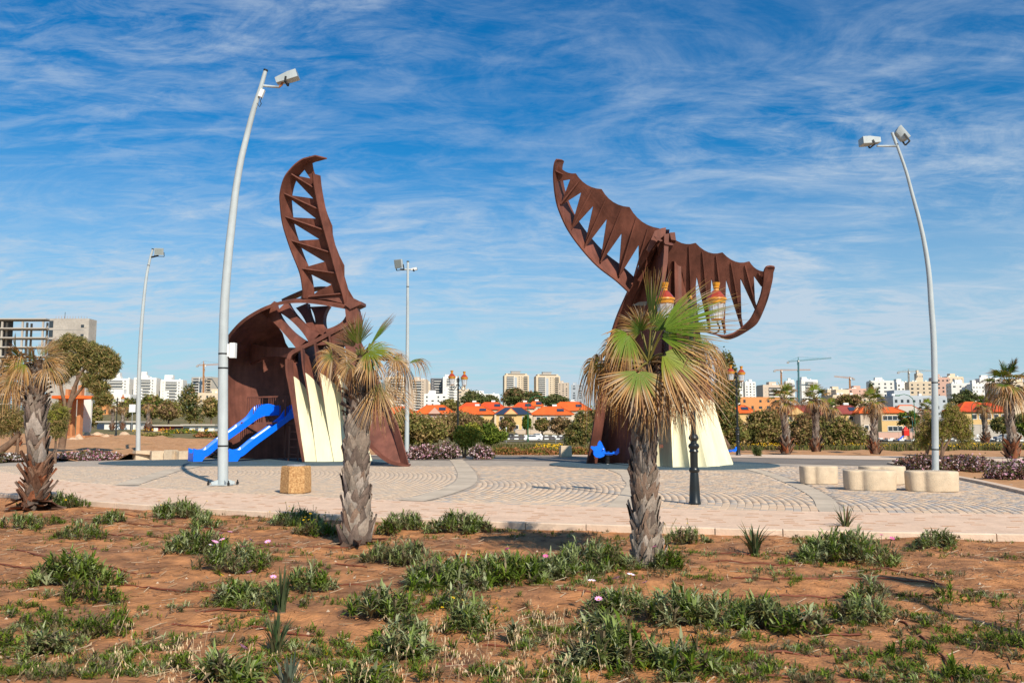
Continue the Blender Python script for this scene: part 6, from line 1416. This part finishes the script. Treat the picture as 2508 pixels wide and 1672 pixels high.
HILL = [(2140, 2196, 934, 700, 'w_white', 'white hillside block next to the dark cypress'), (2198, 2240, 938, 720, 'w_white', 'white hillside block left of the right lamp pole'), (2236, 2290, 936, 690, 'w_cream', 'cream hillside block just left of the right lamp pole'), (2250, 2266, 916, 760, 'w_cream', 'square stair tower above the hillside blocks'),
        (2292, 2332, 926, 730, 'w_pink', 'pinkish hillside block just right of the right lamp pole'), (2322, 2366, 924, 760, 'w_cream', 'upper cream hillside block with stepped roof'), (2340, 2396, 940, 660, 'w_white', 'front white hillside block with small square windows'), (2384, 2416, 942, 650, 'w_white', 'slim white hillside block left of the tall right palm'), (2410, 2460, 928, 720, 'w_white', 'white hillside block behind the tall right palm'), (2455, 2560, 938, 700, 'w_cream', 'cream hillside block at the right picture edge')]
for i, (a, b, yt, Y, c, lb) in enumerate(HILL): block(lb, a, b, yt, Y, c, 0.12 if i % 2 else -0.16, 'punch', vis=6, cols=4, group='blocks on the right hillside', seed=i)
# ---- houses with tiled roofs
def house(label, x0, x1, yr, ye, Y, wall='w_yellow', roof='roof_tile', gable=None, solar=True, win=4, rz=0.0, depth=None, group='red roofed houses', ridge=0.45, porch=False):
    cx, w, zb, zt = frame_of(x0, x1, yr, Y); ze = at(cx, ye, Y).z - zb; h = zt - zb; d = depth or w * 0.62; rnd = random.Random(sum(ord(c) * (i + 3) for i, c in enumerate(label)) % 7777)
    root = thing('tiled_house', (cx, Y + d / 2, zb), label, 'house', group, rz)
    part('wall', MB().box((0, 0, ze / 2), (w * 0.92, d * 0.92, ze)), M[wall], root, world=False)
    e, r = w / 2 + 0.3, w / 2 * ridge; f = d / 2 + 0.3; mb = MB()
    lo = [(-e, -f, ze), (e, -f, ze), (e, f, ze), (-e, f, ze)]; hi = [(-r, 0, h), (r, 0, h)]; lo2 = [(x, y, z - 0.25) for x, y, z in lo]
    mb.add(lo + hi + lo2, [(0, 1, 5, 4), (1, 2, 5), (2, 3, 4, 5), (3, 0, 4), (0, 6, 7, 1), (1, 7, 8, 2), (2, 8, 9, 3), (3, 9, 6, 0), (9, 8, 7, 6)])
    rf = part('roof', mb, M[roof], root, world=False)
    rc = MB().bar((-r, 0, h + 0.05), (r, 0, h + 0.05), 0.35)
    for a, b in ((0, 0), (1, 1), (2, 1), (3, 0)): rc.bar(Vector(lo[a]) + Vector((0, 0, .05)), Vector(hi[b]) + Vector((0, 0, .05)), 0.3)
    part('ridge_tiles', rc, M['roof_tile'] if roof != 'roof_maroon' else M[roof], rf, world=False)
    if gable:
        gx = gable * w; gw = w * 0.17; g = MB(); gh = ze + (h - ze) * 0.75
        g.prism([(gx - gw, -f - 0.4, ze - 0.1), (gx + gw, -f - 0.4, ze - 0.1), (gx, -f - 0.4, gh)], (0, d * 0.4, 0)); part('gable', g, M[wall if wall != 'w_yellow' else 'w_yellow'], root, world=False)
        g2 = MB()
        for s in (-1, 1): g2.bar((gx + s * gw * 1.08, -f - 0.2, ze - 0.1), (gx, -f - 0.2, gh + 0.15), 0.5, 0.2)
        part('gable_trim', g2, M['roof_tile'], root, world=False)
    fy = -d * 0.46 - 0.03
    for k in range(win):
        x = ((k + 0.5) / win - 0.5) * w * 0.84
        for z in ([ze - 1.6, ze - 4.6] if ze > 5 else [ze - 1.6]):
            if rnd.random() < 0.15: continue
            q = piece('window', root, M['w_white'], (x, fy, z), (1.5, 0.1, 1.5)); piece('pane', root, M['pane'], (0, -0.2, 0), (0.8, 1.0, 0.8), q)
    piece('door', root, M['w_dark'], (w * rnd.uniform(-.2, .2), fy, 1.2), (1.1, 0.12, 2.3))
    if solar:
        t = math.atan2(h - ze, f); mb = MB().box((0, 0, 0), (2.4, 1.8, 0.1), M=Matrix.Rotation(t, 3, 'X')); s = part('solar_panel', mb, M['solar'], root, world=False); s.location = (r * 0.9, -f * 0.5, (ze + h) / 2 + 0.2)
        s = part('water_heater', MB().tube([(-0.8, 0, 0), (0.8, 0, 0)], 0.45, 8), M['w_white'], root, world=False); s.location = (r * 0.3, 0.2, h + 0.5)
    if porch: piece('porch_roof', root, M['w_white'], (w * 0.1, -d * 0.5 - 0.8, ze * 0.55), (w * 0.4, 2.0, 0.25)); piece('porch_post', root, M['w_white'], (w * 0.25, -d * 0.5 - 1.5, ze * 0.27), (0.3, 0.3, ze * 0.54)); piece('porch_post', root, M['w_white'], (-w * 0.05, -d * 0.5 - 1.5, ze * 0.27), (0.3, 0.3, ze * 0.54))
    return root
house('red roofed house with a pink gable behind the straight lamp pole', 1016, 1110, 992, 1012, 300, 'w_pink', 'roof_tile', gable=0.02, win=4)
house('orange roofed yellow house right behind the middle lantern', 1106, 1214, 995, 1013, 305, 'w_yellow', 'roof_tile', win=5)
house('yellow gabled house covered with dark solar panels', 1212, 1300, 996, 1013, 298, 'w_yellow', 'solar', gable=-0.05, win=4, solar=False)
house('broad orange roofed beige house with a porch', 1302, 1404, 996, 1014, 300, 'w_beige', 'roof_tile', win=5, porch=True)
house('large red roofed house behind, touching the brown tail stem', 1346, 1450, 984, 1004, 345, 'w_cream', 'roof_tile', win=5)
house('red roof just above the orange roofed yellow house', 1122, 1190, 986, 1000, 350, 'w_cream', 'roof_red', win=3)
house('red roof left behind the solar panelled house', 1165, 1240, 985, 1001, 352, 'w_cream', 'roof_red', win=3)
house('small red roof between the solar panelled house and the broad one', 1255, 1310, 986, 999, 348, 'w_cream', 'roof_red', win=2)
house('orange roof at the far side left of the large red roofed house', 1296, 1330, 983, 993, 380, 'w_cream', 'roof_tile', win=2)
house('orange roof seen behind the drooping fronds of the middle palm', 940, 1014, 996, 1012, 310, 'w_cream', 'roof_tile', win=3)
house('red roofed yellow house behind the far right lantern', 1764, 1856, 992, 1010, 300, 'w_yellow', 'roof_tile', win=4)
house('long maroon roofed house behind the close pair of palms', 1920, 2046, 992, 1014, 285, 'w_yellow', 'roof_maroon', gable=-0.25, win=6, solar=False)
house('yellow house with maroon roof and gable end right of the palm pair', 2040, 2116, 993, 1012, 270, 'w_yellow', 'roof_maroon', gable=0.3, win=4)
house('red roofed beige house with a skylight, behind the palm by the seats', 2106, 2184, 994, 1010, 265, 'w_beige', 'roof_tile', win=3)
house('two storey yellow house with arched doorways, left of the right lamp pole', 2158, 2216, 998, 1009, 240, 'w_yellow', 'roof_tile', win=4, solar=False)
house('wide red roofed ochre house at the right, behind the slim palm', 2352, 2480, 984, 1006, 240, 'w_yellow', 'roof_red', win=6, gable=None, solar=False)
house('pale metal roofed hall behind the arched yellow house', 2196, 2264, 992, 1009, 300, 'w_pink', 'w_stone', win=3, solar=False)
# ---- unfinished block at the far left
def unfinished():
    Y = 270; cx, w, zb, zt = frame_of(-160, 206, 780, Y); root = thing('unfinished_block', (cx, Y + 2.5, zb), 'bare grey concrete building shell with open floors at the far left', 'building')
    d = 5; h = zt - zb; split = at(100, 900, Y).x - cx
    part('wall', MB().box(((split + w / 2) / 2 + 1.0, 0, h / 2), (w / 2 - split - 2.0, d, h)), M['raw_concrete'], root, world=False)
    nf = int(h / 3.0)
    for f in range(nf + 1):
        z = h - f * 3.0 - 0.15; piece('floor_slab', root, M['raw_concrete'], ((-w / 2 + split) / 2 + 0.5, -0.3, z), (w / 2 + split + 1.5, d + 1.2, 0.35))
    for i in range(6):
        x = lerp(-w / 2, split, i / 5)
        for y in (-d / 2, 0, d / 2): piece('column', root, M['raw_concrete'], (x, y, h / 2 - 0.5), (0.5, 0.5, h - 1.0))
    piece('interior_shade_wall', root, M['w_dark'], (-w / 4 - 1.0, 2.0, h / 2), (w * 0.40, 0.4, h - 0.4))  # added dark sheet: paints the shade of the open floors and hides the sky
    for f in range(6):
        piece('window', root, M['pane'], (w / 2 - 2.0, -d / 2 - 0.03, h - 2.4 - f * 3.0), (1.0, 0.12, 0.9)); piece('window', root, M['w_stone'], (w / 2 - 1.1, -d / 2 - 0.03, h - 2.4 - f * 3.0), (0.8, 0.12, 0.9)); piece('joint', root, M['w_grey'], ((split + w / 2) / 2, -d / 2 - 0.02, h - 3.6 - f * 3.0), (w / 2 - split - 3, 0.06, 0.12)); piece('opening', root, M['pane'], (split + 2.6, -d / 2 - 0.03, h - 1.8 - f * 3.0), (1.3, 0.12, 2.2))
    for k in range(12): piece('rebar', root, M['crane_yellow'], (w / 2 - 1 - k * 0.9, -d / 2 + 0.5, h + 0.4), (0.06, 0.06, 0.8))
    piece('mast', root, M['dark_metal'], (split + 5.5, 0, h + 1.2), (0.1, 0.1, 2.4))
unfinished()
def pavilion():
    Y = 86; b = gt(185, Y=Y); root = thing('pavilion', b, 'orange flat roofed pavilion on thick ochre pillars at the left', 'pavilion')
    for (xa, xb, yt, yb, dy) in ((158, 172, 953, 1079, -1.0), (173, 186, 947, 1074, 0.6), (189, 204, 943, 1074, -0.2), (142, 156, 968, 1078, 1.2)):
        a = at(xa, yb, Y + dy); c = at(xb, yt, Y + dy); part('pillar', MB().box(((a.x + c.x) / 2, Y + dy, (b.z - .2 + c.z) / 2), (c.x - a.x, 0.6, c.z - b.z + .2)), M['pillar'], root)
    P = [at(126, 979, Y - 2.4), at(160, 972, Y - 2.8), at(206, 977, Y - 2.2), at(240, 981, Y - 1.0), at(205, 975, Y + 2.2), at(150, 971, Y + 2.2)]
    z = at(180, 976, Y).z; P = [Vector((p.x, p.y, z - 0.05)) for p in P]; part('roof_slab', MB().prism(P, (0, 0, 0.28)), M['orange_paint'], root)
    part('back_wall', MB().box(at(212, 1015, Y + 3) , (1.0, 0.3, 3.6)), M['w_white'], root)
    part('plinth', MB().box((b.x, Y, b.z + 0.1), (3.6, 3.2, 0.3)), M['pillar'], root)
pavilion()
def rock(px, Y, w, h, label, seed):
    rs = np.random.RandomState(seed); p = gt(px, Y=Y); mb = MB(); P = []
    for i in range(6):
        ph = math.pi / 2 * i / 5; row = []
        for k in range(10):
            t = 2 * math.pi * k / 10; r = math.cos(ph) * (0.8 + 0.35 * rs.rand()); row.append((w / 2 * r * math.cos(t), w / 2.6 * r * math.sin(t), -0.1 + h * math.sin(ph) * (0.85 + .3 * rs.rand())))
        P.append(row)
    mb.grid(P, close=True); mb.add(P[-1], [tuple(range(10))]); o = obj('boulder', to_mesh('boulder', mb, M['rock'])); o.location = p; tag(o, label, 'boulder', 'boulders on the sand bank')
for i, (px, Y, w, h, lb) in enumerate([(195, 80, 0.8, 0.6, 'rounded orange boulder at the foot of the pavilion'), (214, 92, 1.0, 0.6, 'boulder just right of the pavilion'), (240, 92, 1.7, 0.55, 'broad pale boulder left of the far lantern post'), (262, 88, 0.9, 0.4, 'small flat boulder beside the far lantern post on its left'), (282 + 24, 96, 1.3, 0.5, 'pale boulder right of the far lantern post'), (180, 78, 1.2, 0.35, 'flat stones in front of the pavilion pillars')]): rock(px, Y, w, h, lb, i)
def shed(label, x0, x1, y0, y1, Y, wall, doors):
    a, b = at(x0, y1, Y), at(x1, y0, Y); w = b.x - a.x; h = b.z - a.z; root = thing('shed', ((a.x + b.x) / 2, Y + 2, a.z - 0.4), label, 'shed')
    h += 0.4; part('wall', MB().box((0, 0, h / 2), (w, 4, h)), M[wall], root, world=False); piece('roof', root, M['w_stone'], (0, -0.1, h + 0.1), (w + 0.5, 4.6, 0.2))
    for (t, ww, c) in doors: piece('door', root, M[c], ((t - 0.5) * w, -2.03, h * 0.45), (ww, 0.1, h * 0.75))
shed('white shed with a blue door behind the far lantern post', 240, 332, 1034, 1050, 132, 'w_white', [(0.07, 1.1, 'solar'), (0.9, 0.4, 'pane')])
M['solar2'] = M['solar']
shed('low red brown shed left of the white hut, behind the sand bank', 352, 452, 1043, 1056, 122, 'roof_maroon', [(0.85, 1.0, 'pane'), (0.3, 0.6, 'w_white')])
shed('long white hut with dark windows just left of the main lamp pole', 448, 524, 1042, 1060, 118, 'w_white', [(0.1, 0.9, 'pane'), (0.45, 0.4, 'w_dark'), (0.75, 0.5, 'pane')])
# ---- cranes
def crane(label, xm, ytop, ybase, xj0, yj0, xj1, yj1, Y, m):
    base = at(xm, ybase, Y); base.z = T(base.x, Y); top = at(xm, ytop, Y); root = thing('tower_crane', base, label, 'crane', 'tower cranes on the skyline'); s = 1.1 * Y / 1000
    L = MB()
    for sx in (-1, 1):
        for sy in (-1, 1): L.bar((base.x + sx * s * .5, Y + sy * s * .5, base.z), (top.x + sx * s * .5, Y + sy * s * .5, top.z - 3), 0.45 * s)
    n = 14
    for k in range(n): z0, z1 = lerp(base.z, top.z - 3, k / n), lerp(base.z, top.z - 3, (k + 1) / n); sg = 1 if k % 2 else -1; L.bar((base.x - sg * s * .5, Y - s * .5, z0), (base.x + sg * s * .5, Y - s * .5, z1), 0.3 * s)
    part('mast', L, M[m], root); part('apex', MB().bar((top.x, Y, top.z - 3), top, 0.6 * s), M[m], root)
    j0, j1 = at(xj0, yj0, Y), at(xj1, yj1, Y); part('jib', MB().bar(j0, j1, 0.55 * s).bar(j0 + Vector((0, 0, .9 * s)), j1 + Vector((0, 0, .9 * s)), 0.3 * s), M[m], root)
    part('counterweight', MB().box(j0 + Vector((0, 0, -0.8 * s)), (2.2 * s, 1.2 * s, 1.8 * s)), M['w_grey'], root); part('cab', MB().box((base.x + s, Y - s, (j0.z + j1.z) / 2 - 1.2 * s), (1.2 * s, 1.2 * s, 1.6 * s)), M['w_white'], root)
    part('stay', MB().bar(top, j0.lerp(j1, 0.75) + Vector((0, 0, .8 * s)), 0.12 * s).bar(top, j0, 0.12 * s), M['dark_metal'], root)
crane('brown tower crane over the grey tower at left', 499, 884, 970, 483, 895, 566, 891, 930, 'crane_yellow')
crane('large teal tower crane right of centre', 1955, 874, 950, 1930, 886, 2036, 877, 870, 'teal')
crane('faint orange tower crane left of the teal one', 1913, 904, 945, 1897, 907, 1985, 906, 1700, 'crane_yellow')
crane('small pinkish tower crane right of the teal one', 2081, 922, 955, 2091, 927, 2043, 922, 1400, 'crane_yellow')
crane('thin grey tower crane just left of the right lamp pole', 2225, 903, 940, 2200, 911, 2296, 908, 1300, 'w_grey')
# ---- road, painted kerb, cars
def road():
    near = [gt(x, Y=y) for x, y in ((1100, 232), (1300, 228), (1600, 222), (2000, 212), (2300, 204), (2700, 196))]; far = [gt(x, Y=y) for x, y in ((1100, 262), (1300, 258), (1600, 250), (2000, 240), (2300, 230), (2700, 220))]
    drape('road', near, far, 5, 0.12, M['road_asphalt'])
    lane = [gt(x, Y=y) for x, y in ((1150, 200), (1300, 196), (1420, 194))]; lf = [gt(x, Y=y) for x, y in ((1150, 210), (1300, 206), (1420, 204))]; drape('side_lane', lane, lf, 3, 0.12, M['asphalt'])
    me = to_mesh('kerb_block', MB().box((0, 0, 0), (1.15, 0.35, 0.34)), M['white_paint']); me2 = to_mesh('kerb_block', MB().box((0, 0, 0), (0.75, 0.33, 0.30)), M['w_dark'])
    for nm, ed, off in (('near_kerb', near, 0.0), ('far_kerb', far, 0.0)):
        rt = tag(link(bpy.data.objects.new(nm, None)), kind='structure'); p = smooth_path(ed, 60); s = 0; last = None; k = 0
        for q in p:
            if last is None or (q - last).length >= 1.0:
                px = CX + q.x / q.y * F
                if (1215 < px < 1450) or (2150 < px < 2520):
                    o = obj('kerb_block', me if k % 2 == 0 else me2, rt); o.location = (q.x, q.y, T(q.x, q.y) + 0.28); o.rotation_euler = (0, 0, 0.03); k += 1
                last = q
road()
def car(label, px, Y, m, facing=1, z=None, estate=True):
    p = gt(px, Y=Y); root = thing('car', (p.x, p.y, p.z + 0.12), label, 'car', 'cars on the road beyond the meadow'); root.rotation_euler = (0, 0, 0 if facing > 0 else math.pi)
    side = [(-2.1, 0.30), (-2.15, 0.62), (-2.05, 0.92), (-1.3, 0.98), (-0.55, 1.02), (1.75, 1.0), (2.1, 0.85), (2.12, 0.45), (2.05, 0.28)]
    top = [(-0.95, 1.0), (-0.25, 1.42), (0.4, 1.50), (1.25, 1.46), (1.75, 1.25) if estate else (1.5, 1.1), (1.85, 1.0)]
    mb = MB().prism([(x, -0.86, z) for x, z in side], (0, 1.72, 0)); part('body', mb, M[m], root, world=False)
    P0 = [Vector((x, -0.80 if z < 1.1 else -0.66, z - 0.02)) for x, z in top]; P1 = [Vector((v.x, -v.y, v.z)) for v in P0]
    n = len(P0); cb = MB().add(P0 + P1, [tuple(range(n)), tuple(reversed(range(n, 2 * n)))] + [(k, k + n, (k + 1) % n + n, (k + 1) % n) for k in range(n)]); part('cabin', cb, M[m], root, world=False)
    for xa, xb in ((-0.72, 0.28), (0.36, 1.30)):
        w = MB()
        for sy in (-1, 1): w.prism([(xa - 0.05, sy * 0.80, 1.05), (xb + 0.1, sy * 0.80, 1.05), (xb, sy * 0.69, 1.36), (xa + 0.32 if xa < 0 else xa, sy * 0.69, 1.36)], (0, sy * 0.02, 0))
        part('side_window', w, M['pane'], root, world=False)
    part('windscreen', MB().add([(-0.98, -0.7, 1.03), (-0.98, 0.7, 1.03), (-0.30, 0.6, 1.40), (-0.30, -0.6, 1.40)], [(0, 1, 2, 3)]), M['pane'], root, world=False)
    for x in (-1.32, 1.30):
        for sy in (-1, 1):
            t = part('wheel', MB().tube([(x, sy * 0.68, 0.31), (x, sy * 0.88, 0.31)], 0.32, 14), M['tyre'], root, world=False); part('rim', MB().tube([(x, sy * 0.87, 0.31), (x, sy * 0.895, 0.31)], 0.19, 10), M['steel_lid'], t, world=False)
    for sy in (-1, 1): part('headlight', MB().box((-2.12, sy * 0.6, 0.72), (0.08, 0.34, 0.14)), M['lamp_glass'], root, world=False); part('tail_light', MB().box((2.1, sy * 0.68, 0.74), (0.08, 0.2, 0.2)), M['red_paint'], root, world=False)
car('white car on the road beside the green lamp post', 1311, 242, 'car_white', 1)
car('second white car lower down on the side lane', 1306, 201, 'car_white', -1)
car('grey car on the road left of the brown tail stem', 1407, 245, 'car_grey', 1)
car('dark car half hidden left of the white cars', 1240, 252, 'car_dark', -1)
car('grey car at the right behind the tall palm', 2456, 214, 'car_grey', 1)
# ---- posts and signs
def street_post(label, px, Y, ytop, m, arm=0, r=0.09):
    p = gt(px, Y=Y); t = at(px, ytop, Y); root = thing('street_lamp', p, label, 'lamp post'); part('pole', MB().tube([p, (p.x, p.y, t.z)], [r, r * 0.6], 8), M[m], root)
    if arm:
        a = [Vector((p.x + arm * (1 - math.cos(u)), p.y, t.z + abs(arm) * 0.8 * math.sin(u))) for u in (0, .5, 1, 1.5, 2.0)]; part('arm', MB().tube(a, r * 0.6, 6), M[m], root); part('lamp_head', MB().box(a[-1] + Vector((arm * .2, 0, -.1)), (0.9, 0.3, 0.2)), M[m], root)
    else: part('cap', MB().box((p.x, p.y, t.z), (0.3, 0.3, 0.15)), M[m], root)
street_post('green lamp post with curved arm beside the white cars', 1293, 190, 990, 'green_paint', 2.4, 0.14)
street_post('green lamp post left of the right lamp pole', 2241, 170, 985, 'green_paint', -2.0, 0.12)
street_post('green lamp post before the wide red roofed house', 2382, 175, 996, 'green_paint', 1.5, 0.10)
street_post('short teal lamp beside the arched yellow house', 2235, 222, 1028, 'teal', -1.2, 0.10)
def sign(label, px, Y, ytop, w, h, m='sign_white'):
    p = gt(px, Y=Y); t = at(px, ytop, Y); root = thing('road_sign', p, label, 'sign'); part('post', MB().tube([p, (p.x, p.y, t.z)], 0.05, 8), M['steel_lid'], root); part('board', MB().box((p.x, p.y - 0.08, t.z - h / 2), (w, 0.06, h)), M[m], root)
sign('grey notice board on a post left of the slender lamp pole', 323, 120, 990, 0.9, 1.1)
sign('pale road sign post seen between the forked tree and the slim palm', 2393, 180, 1063, 0.5, 0.6)
sign('thin white post at the meadow edge near the right lamp pole', 2350, 150, 1058, 0.15, 0.3)
sign('small white post standing before the side lane', 1361, 150, 1066, 0.35, 0.4)
sign('leaning pale post left of the side lane', 1240, 160, 1046, 0.2, 0.3)
def kiosk():
    p = gt(2217, Y=215); root = thing('play_tower', p, 'small red play tower by the arched yellow house', 'play tower')
    part('roof', MB().lathe([(1.0, 2.6), (0.0, 3.6)], 4, p, ph=.78), M['red_paint'], root); part('cabin', MB().box(p + Vector((0, 0, 1.9)), (1.3, 1.3, 1.3)), M['red_paint'], root)
    for sx in (-1, 1): part('leg', MB().box(p + Vector((sx * .5, 0, .6)), (.15, .15, 1.3)), M['w_yellow'], root)
    part('slide', MB().bar(p + Vector((-.8, -.4, 1.2)), p + Vector((-2.2, -.6, .1)), .5, .15), M['blue_plastic'], root)
kiosk()
def yard_wall(label, x0, x1, y0, Y, m='w_beige'):
    a, b = gt(x0, Y=Y), gt(x1, Y=Y); h = at(x0, y0, Y).z - a.z; root = thing('garden_wall', a, label, 'garden wall'); n = max(2, int((b.x - a.x) / 4))
    for k in range(n): p, q = a.lerp(b, k / n), a.lerp(b, (k + 1) / n); part('wall_panel', MB().box(((p.x + q.x) / 2, Y, a.z + h / 2), (q.x - p.x - .06, 0.3, h)), M[m], root)
    part('coping', MB().box(((a.x + b.x) / 2, Y, a.z + h + .06), (b.x - a.x, 0.4, .12)), M['w_stone'], root)
yard_wall('beige garden wall before the broad beige house', 1262, 1410, 1052, 275); yard_wall('long pale wall below the wide red roofed house', 2360, 2520, 1040, 232, 'w_stone'); yard_wall('low brick red wall along the pavement left of the right lamp pole', 2150, 2250, 1058, 236, 'w_pink')
# ---- trees of the town, each its own
TR = [([(1130, 1190, 962, 1000), (1140, 1175, 955, 985)], 420, DARKG, 'round dark tree behind the red roofs, right of the middle lantern'), ([(1172, 1222, 968, 1000)], 430, DARKG, 'dark tree right of the round one, behind the red roofs'), ([(1228, 1290, 952, 992), (1240, 1280, 948, 975)], 520, DARKG + BROWNB[:1], 'brown green trees below the left twin tower'),
  ([(1285, 1330, 958, 992)], 510, DARKG + BROWNB[:1], 'tree between the twin towers'), ([(1325, 1398, 970, 996), (1340, 1380, 966, 985)], 500, DARKG, 'tree row below the right twin tower'), ([(1076, 1130, 978, 1012)], 380, OLIVE, 'olive tree left of the middle lantern, over the roofs'),
  ([(1225, 1262, 1022, 1054)], 262, BROWNB + OLIVE[:1], 'brown tree in front of the solar panelled house'), ([(1310, 1345, 1025, 1054)], 262, OLIVE, 'olive tree in front of the broad beige house'), ([(1345, 1400, 1022, 1060)], 258, BROWNB, 'bare grey brown tree before the broad house'), ([(1280, 1300, 1020, 1050)], 268, GREENB, 'green garden tree by the green lamp post'),
  ([(430, 492, 955, 1030), (445, 480, 938, 990), (455, 500, 990, 1040)], 150, DARKG + OLIVE, 'tall dark pine left of the main lamp pole'), ([(384, 442, 985, 1030), (395, 435, 978, 1015)], 145, BROWNB + OLIVE[:2], 'round brown bare tree left of the dark pine'), ([(340, 400, 968, 1025)], 175, GREENB + OLIVE, 'green tree right of the slender lamp pole'), ([(495, 540, 975, 1020)], 160, OLIVE, 'olive tree between the dark pine and the main lamp pole'),
  ([(205, 250, 990, 1040)], 140, OLIVE, 'olive tree right of the orange pavilion'), ([(290, 335, 975, 1020)], 170, OLIVE + DARKG, 'olive trees left of the slender lamp pole'), ([(400, 480, 1050, 1072)], 106, GREENB + OLIVE, 'low green bush in front of the red brown shed'), ([(480, 540, 1058, 1076)], 90, HEDGE, 'low hedge left of the main lamp pole behind the sand'), ([(340, 420, 1060, 1076)], 92, OLIVE, 'low olive scrub right of the slender lamp pole'), ([(540, 600, 1035, 1075)], 95, OLIVE + GREENB, 'bush glimpsed behind the whale head'),
  ([(2200, 2250, 1008, 1046)], 225, GREENB + OLIVE, 'dark garden tree right of the arched yellow house'), ([(2330, 2400, 962, 992), (2350, 2385, 955, 985)], 480, DARKG, 'dark tree clump in front of the right hillside'), ([(2430, 2480, 1022, 1060)], 200, DARKG + OLIVE, 'dark shrub beside the tall palm at the right'), ([(2480, 2560, 1010, 1070)], 190, DARKG + GREENB, 'dark tree at the right picture edge'), ([(2050, 2110, 965, 995)], 400, OLIVE + BROWNB, 'bare trees before the ochre school'),
  ([(1640, 1760, 1030, 1090)], 90, OLIVE, 'olive bush behind the right palm and skirt'), ([(1860, 1930, 1010, 1060)], 200, OLIVE + BROWNB[:1], 'scrub in front of the maroon roofed house, left'), ([(1990, 2040, 1022, 1060)], 205, OLIVE, 'scrub in front of the maroon roofed house, right'), ([(1460, 1640, 1040, 1085)], 120, OLIVE + BROWNB, 'scrub seen past the brown tail stem')]
for i, (bx, Y, cols, lb) in enumerate(TR): pbush('tree', lb, bx, Y, 3800, 0.0032 * Y * 0.42, cols, cat='tree', seed=200 + i, group='trees among the houses')
def cypress():
    p = gt(2137, Y=700); t = at(2137, 936, 700); root = thing('cypress', p, 'slim dark cypress left of the white hillside', 'tree'); rs = np.random.RandomState(5); h = t.z - p.z
    V, Fq, C = foliage(rs, 2500, [(0, 0, h * .45, 2.6, 2.6, h * .5), (0, 0, h * .7, 1.6, 1.6, h * .31)], 0.9, DARKG); obj('crown', mesh_np('crown', V, Fq, C, M['leaf']), root); part('trunk', MB().tube([(0, 0, 0), (0, 0, h * .5)], 0.4, 6), M['bark'], root, world=False)
cypress()
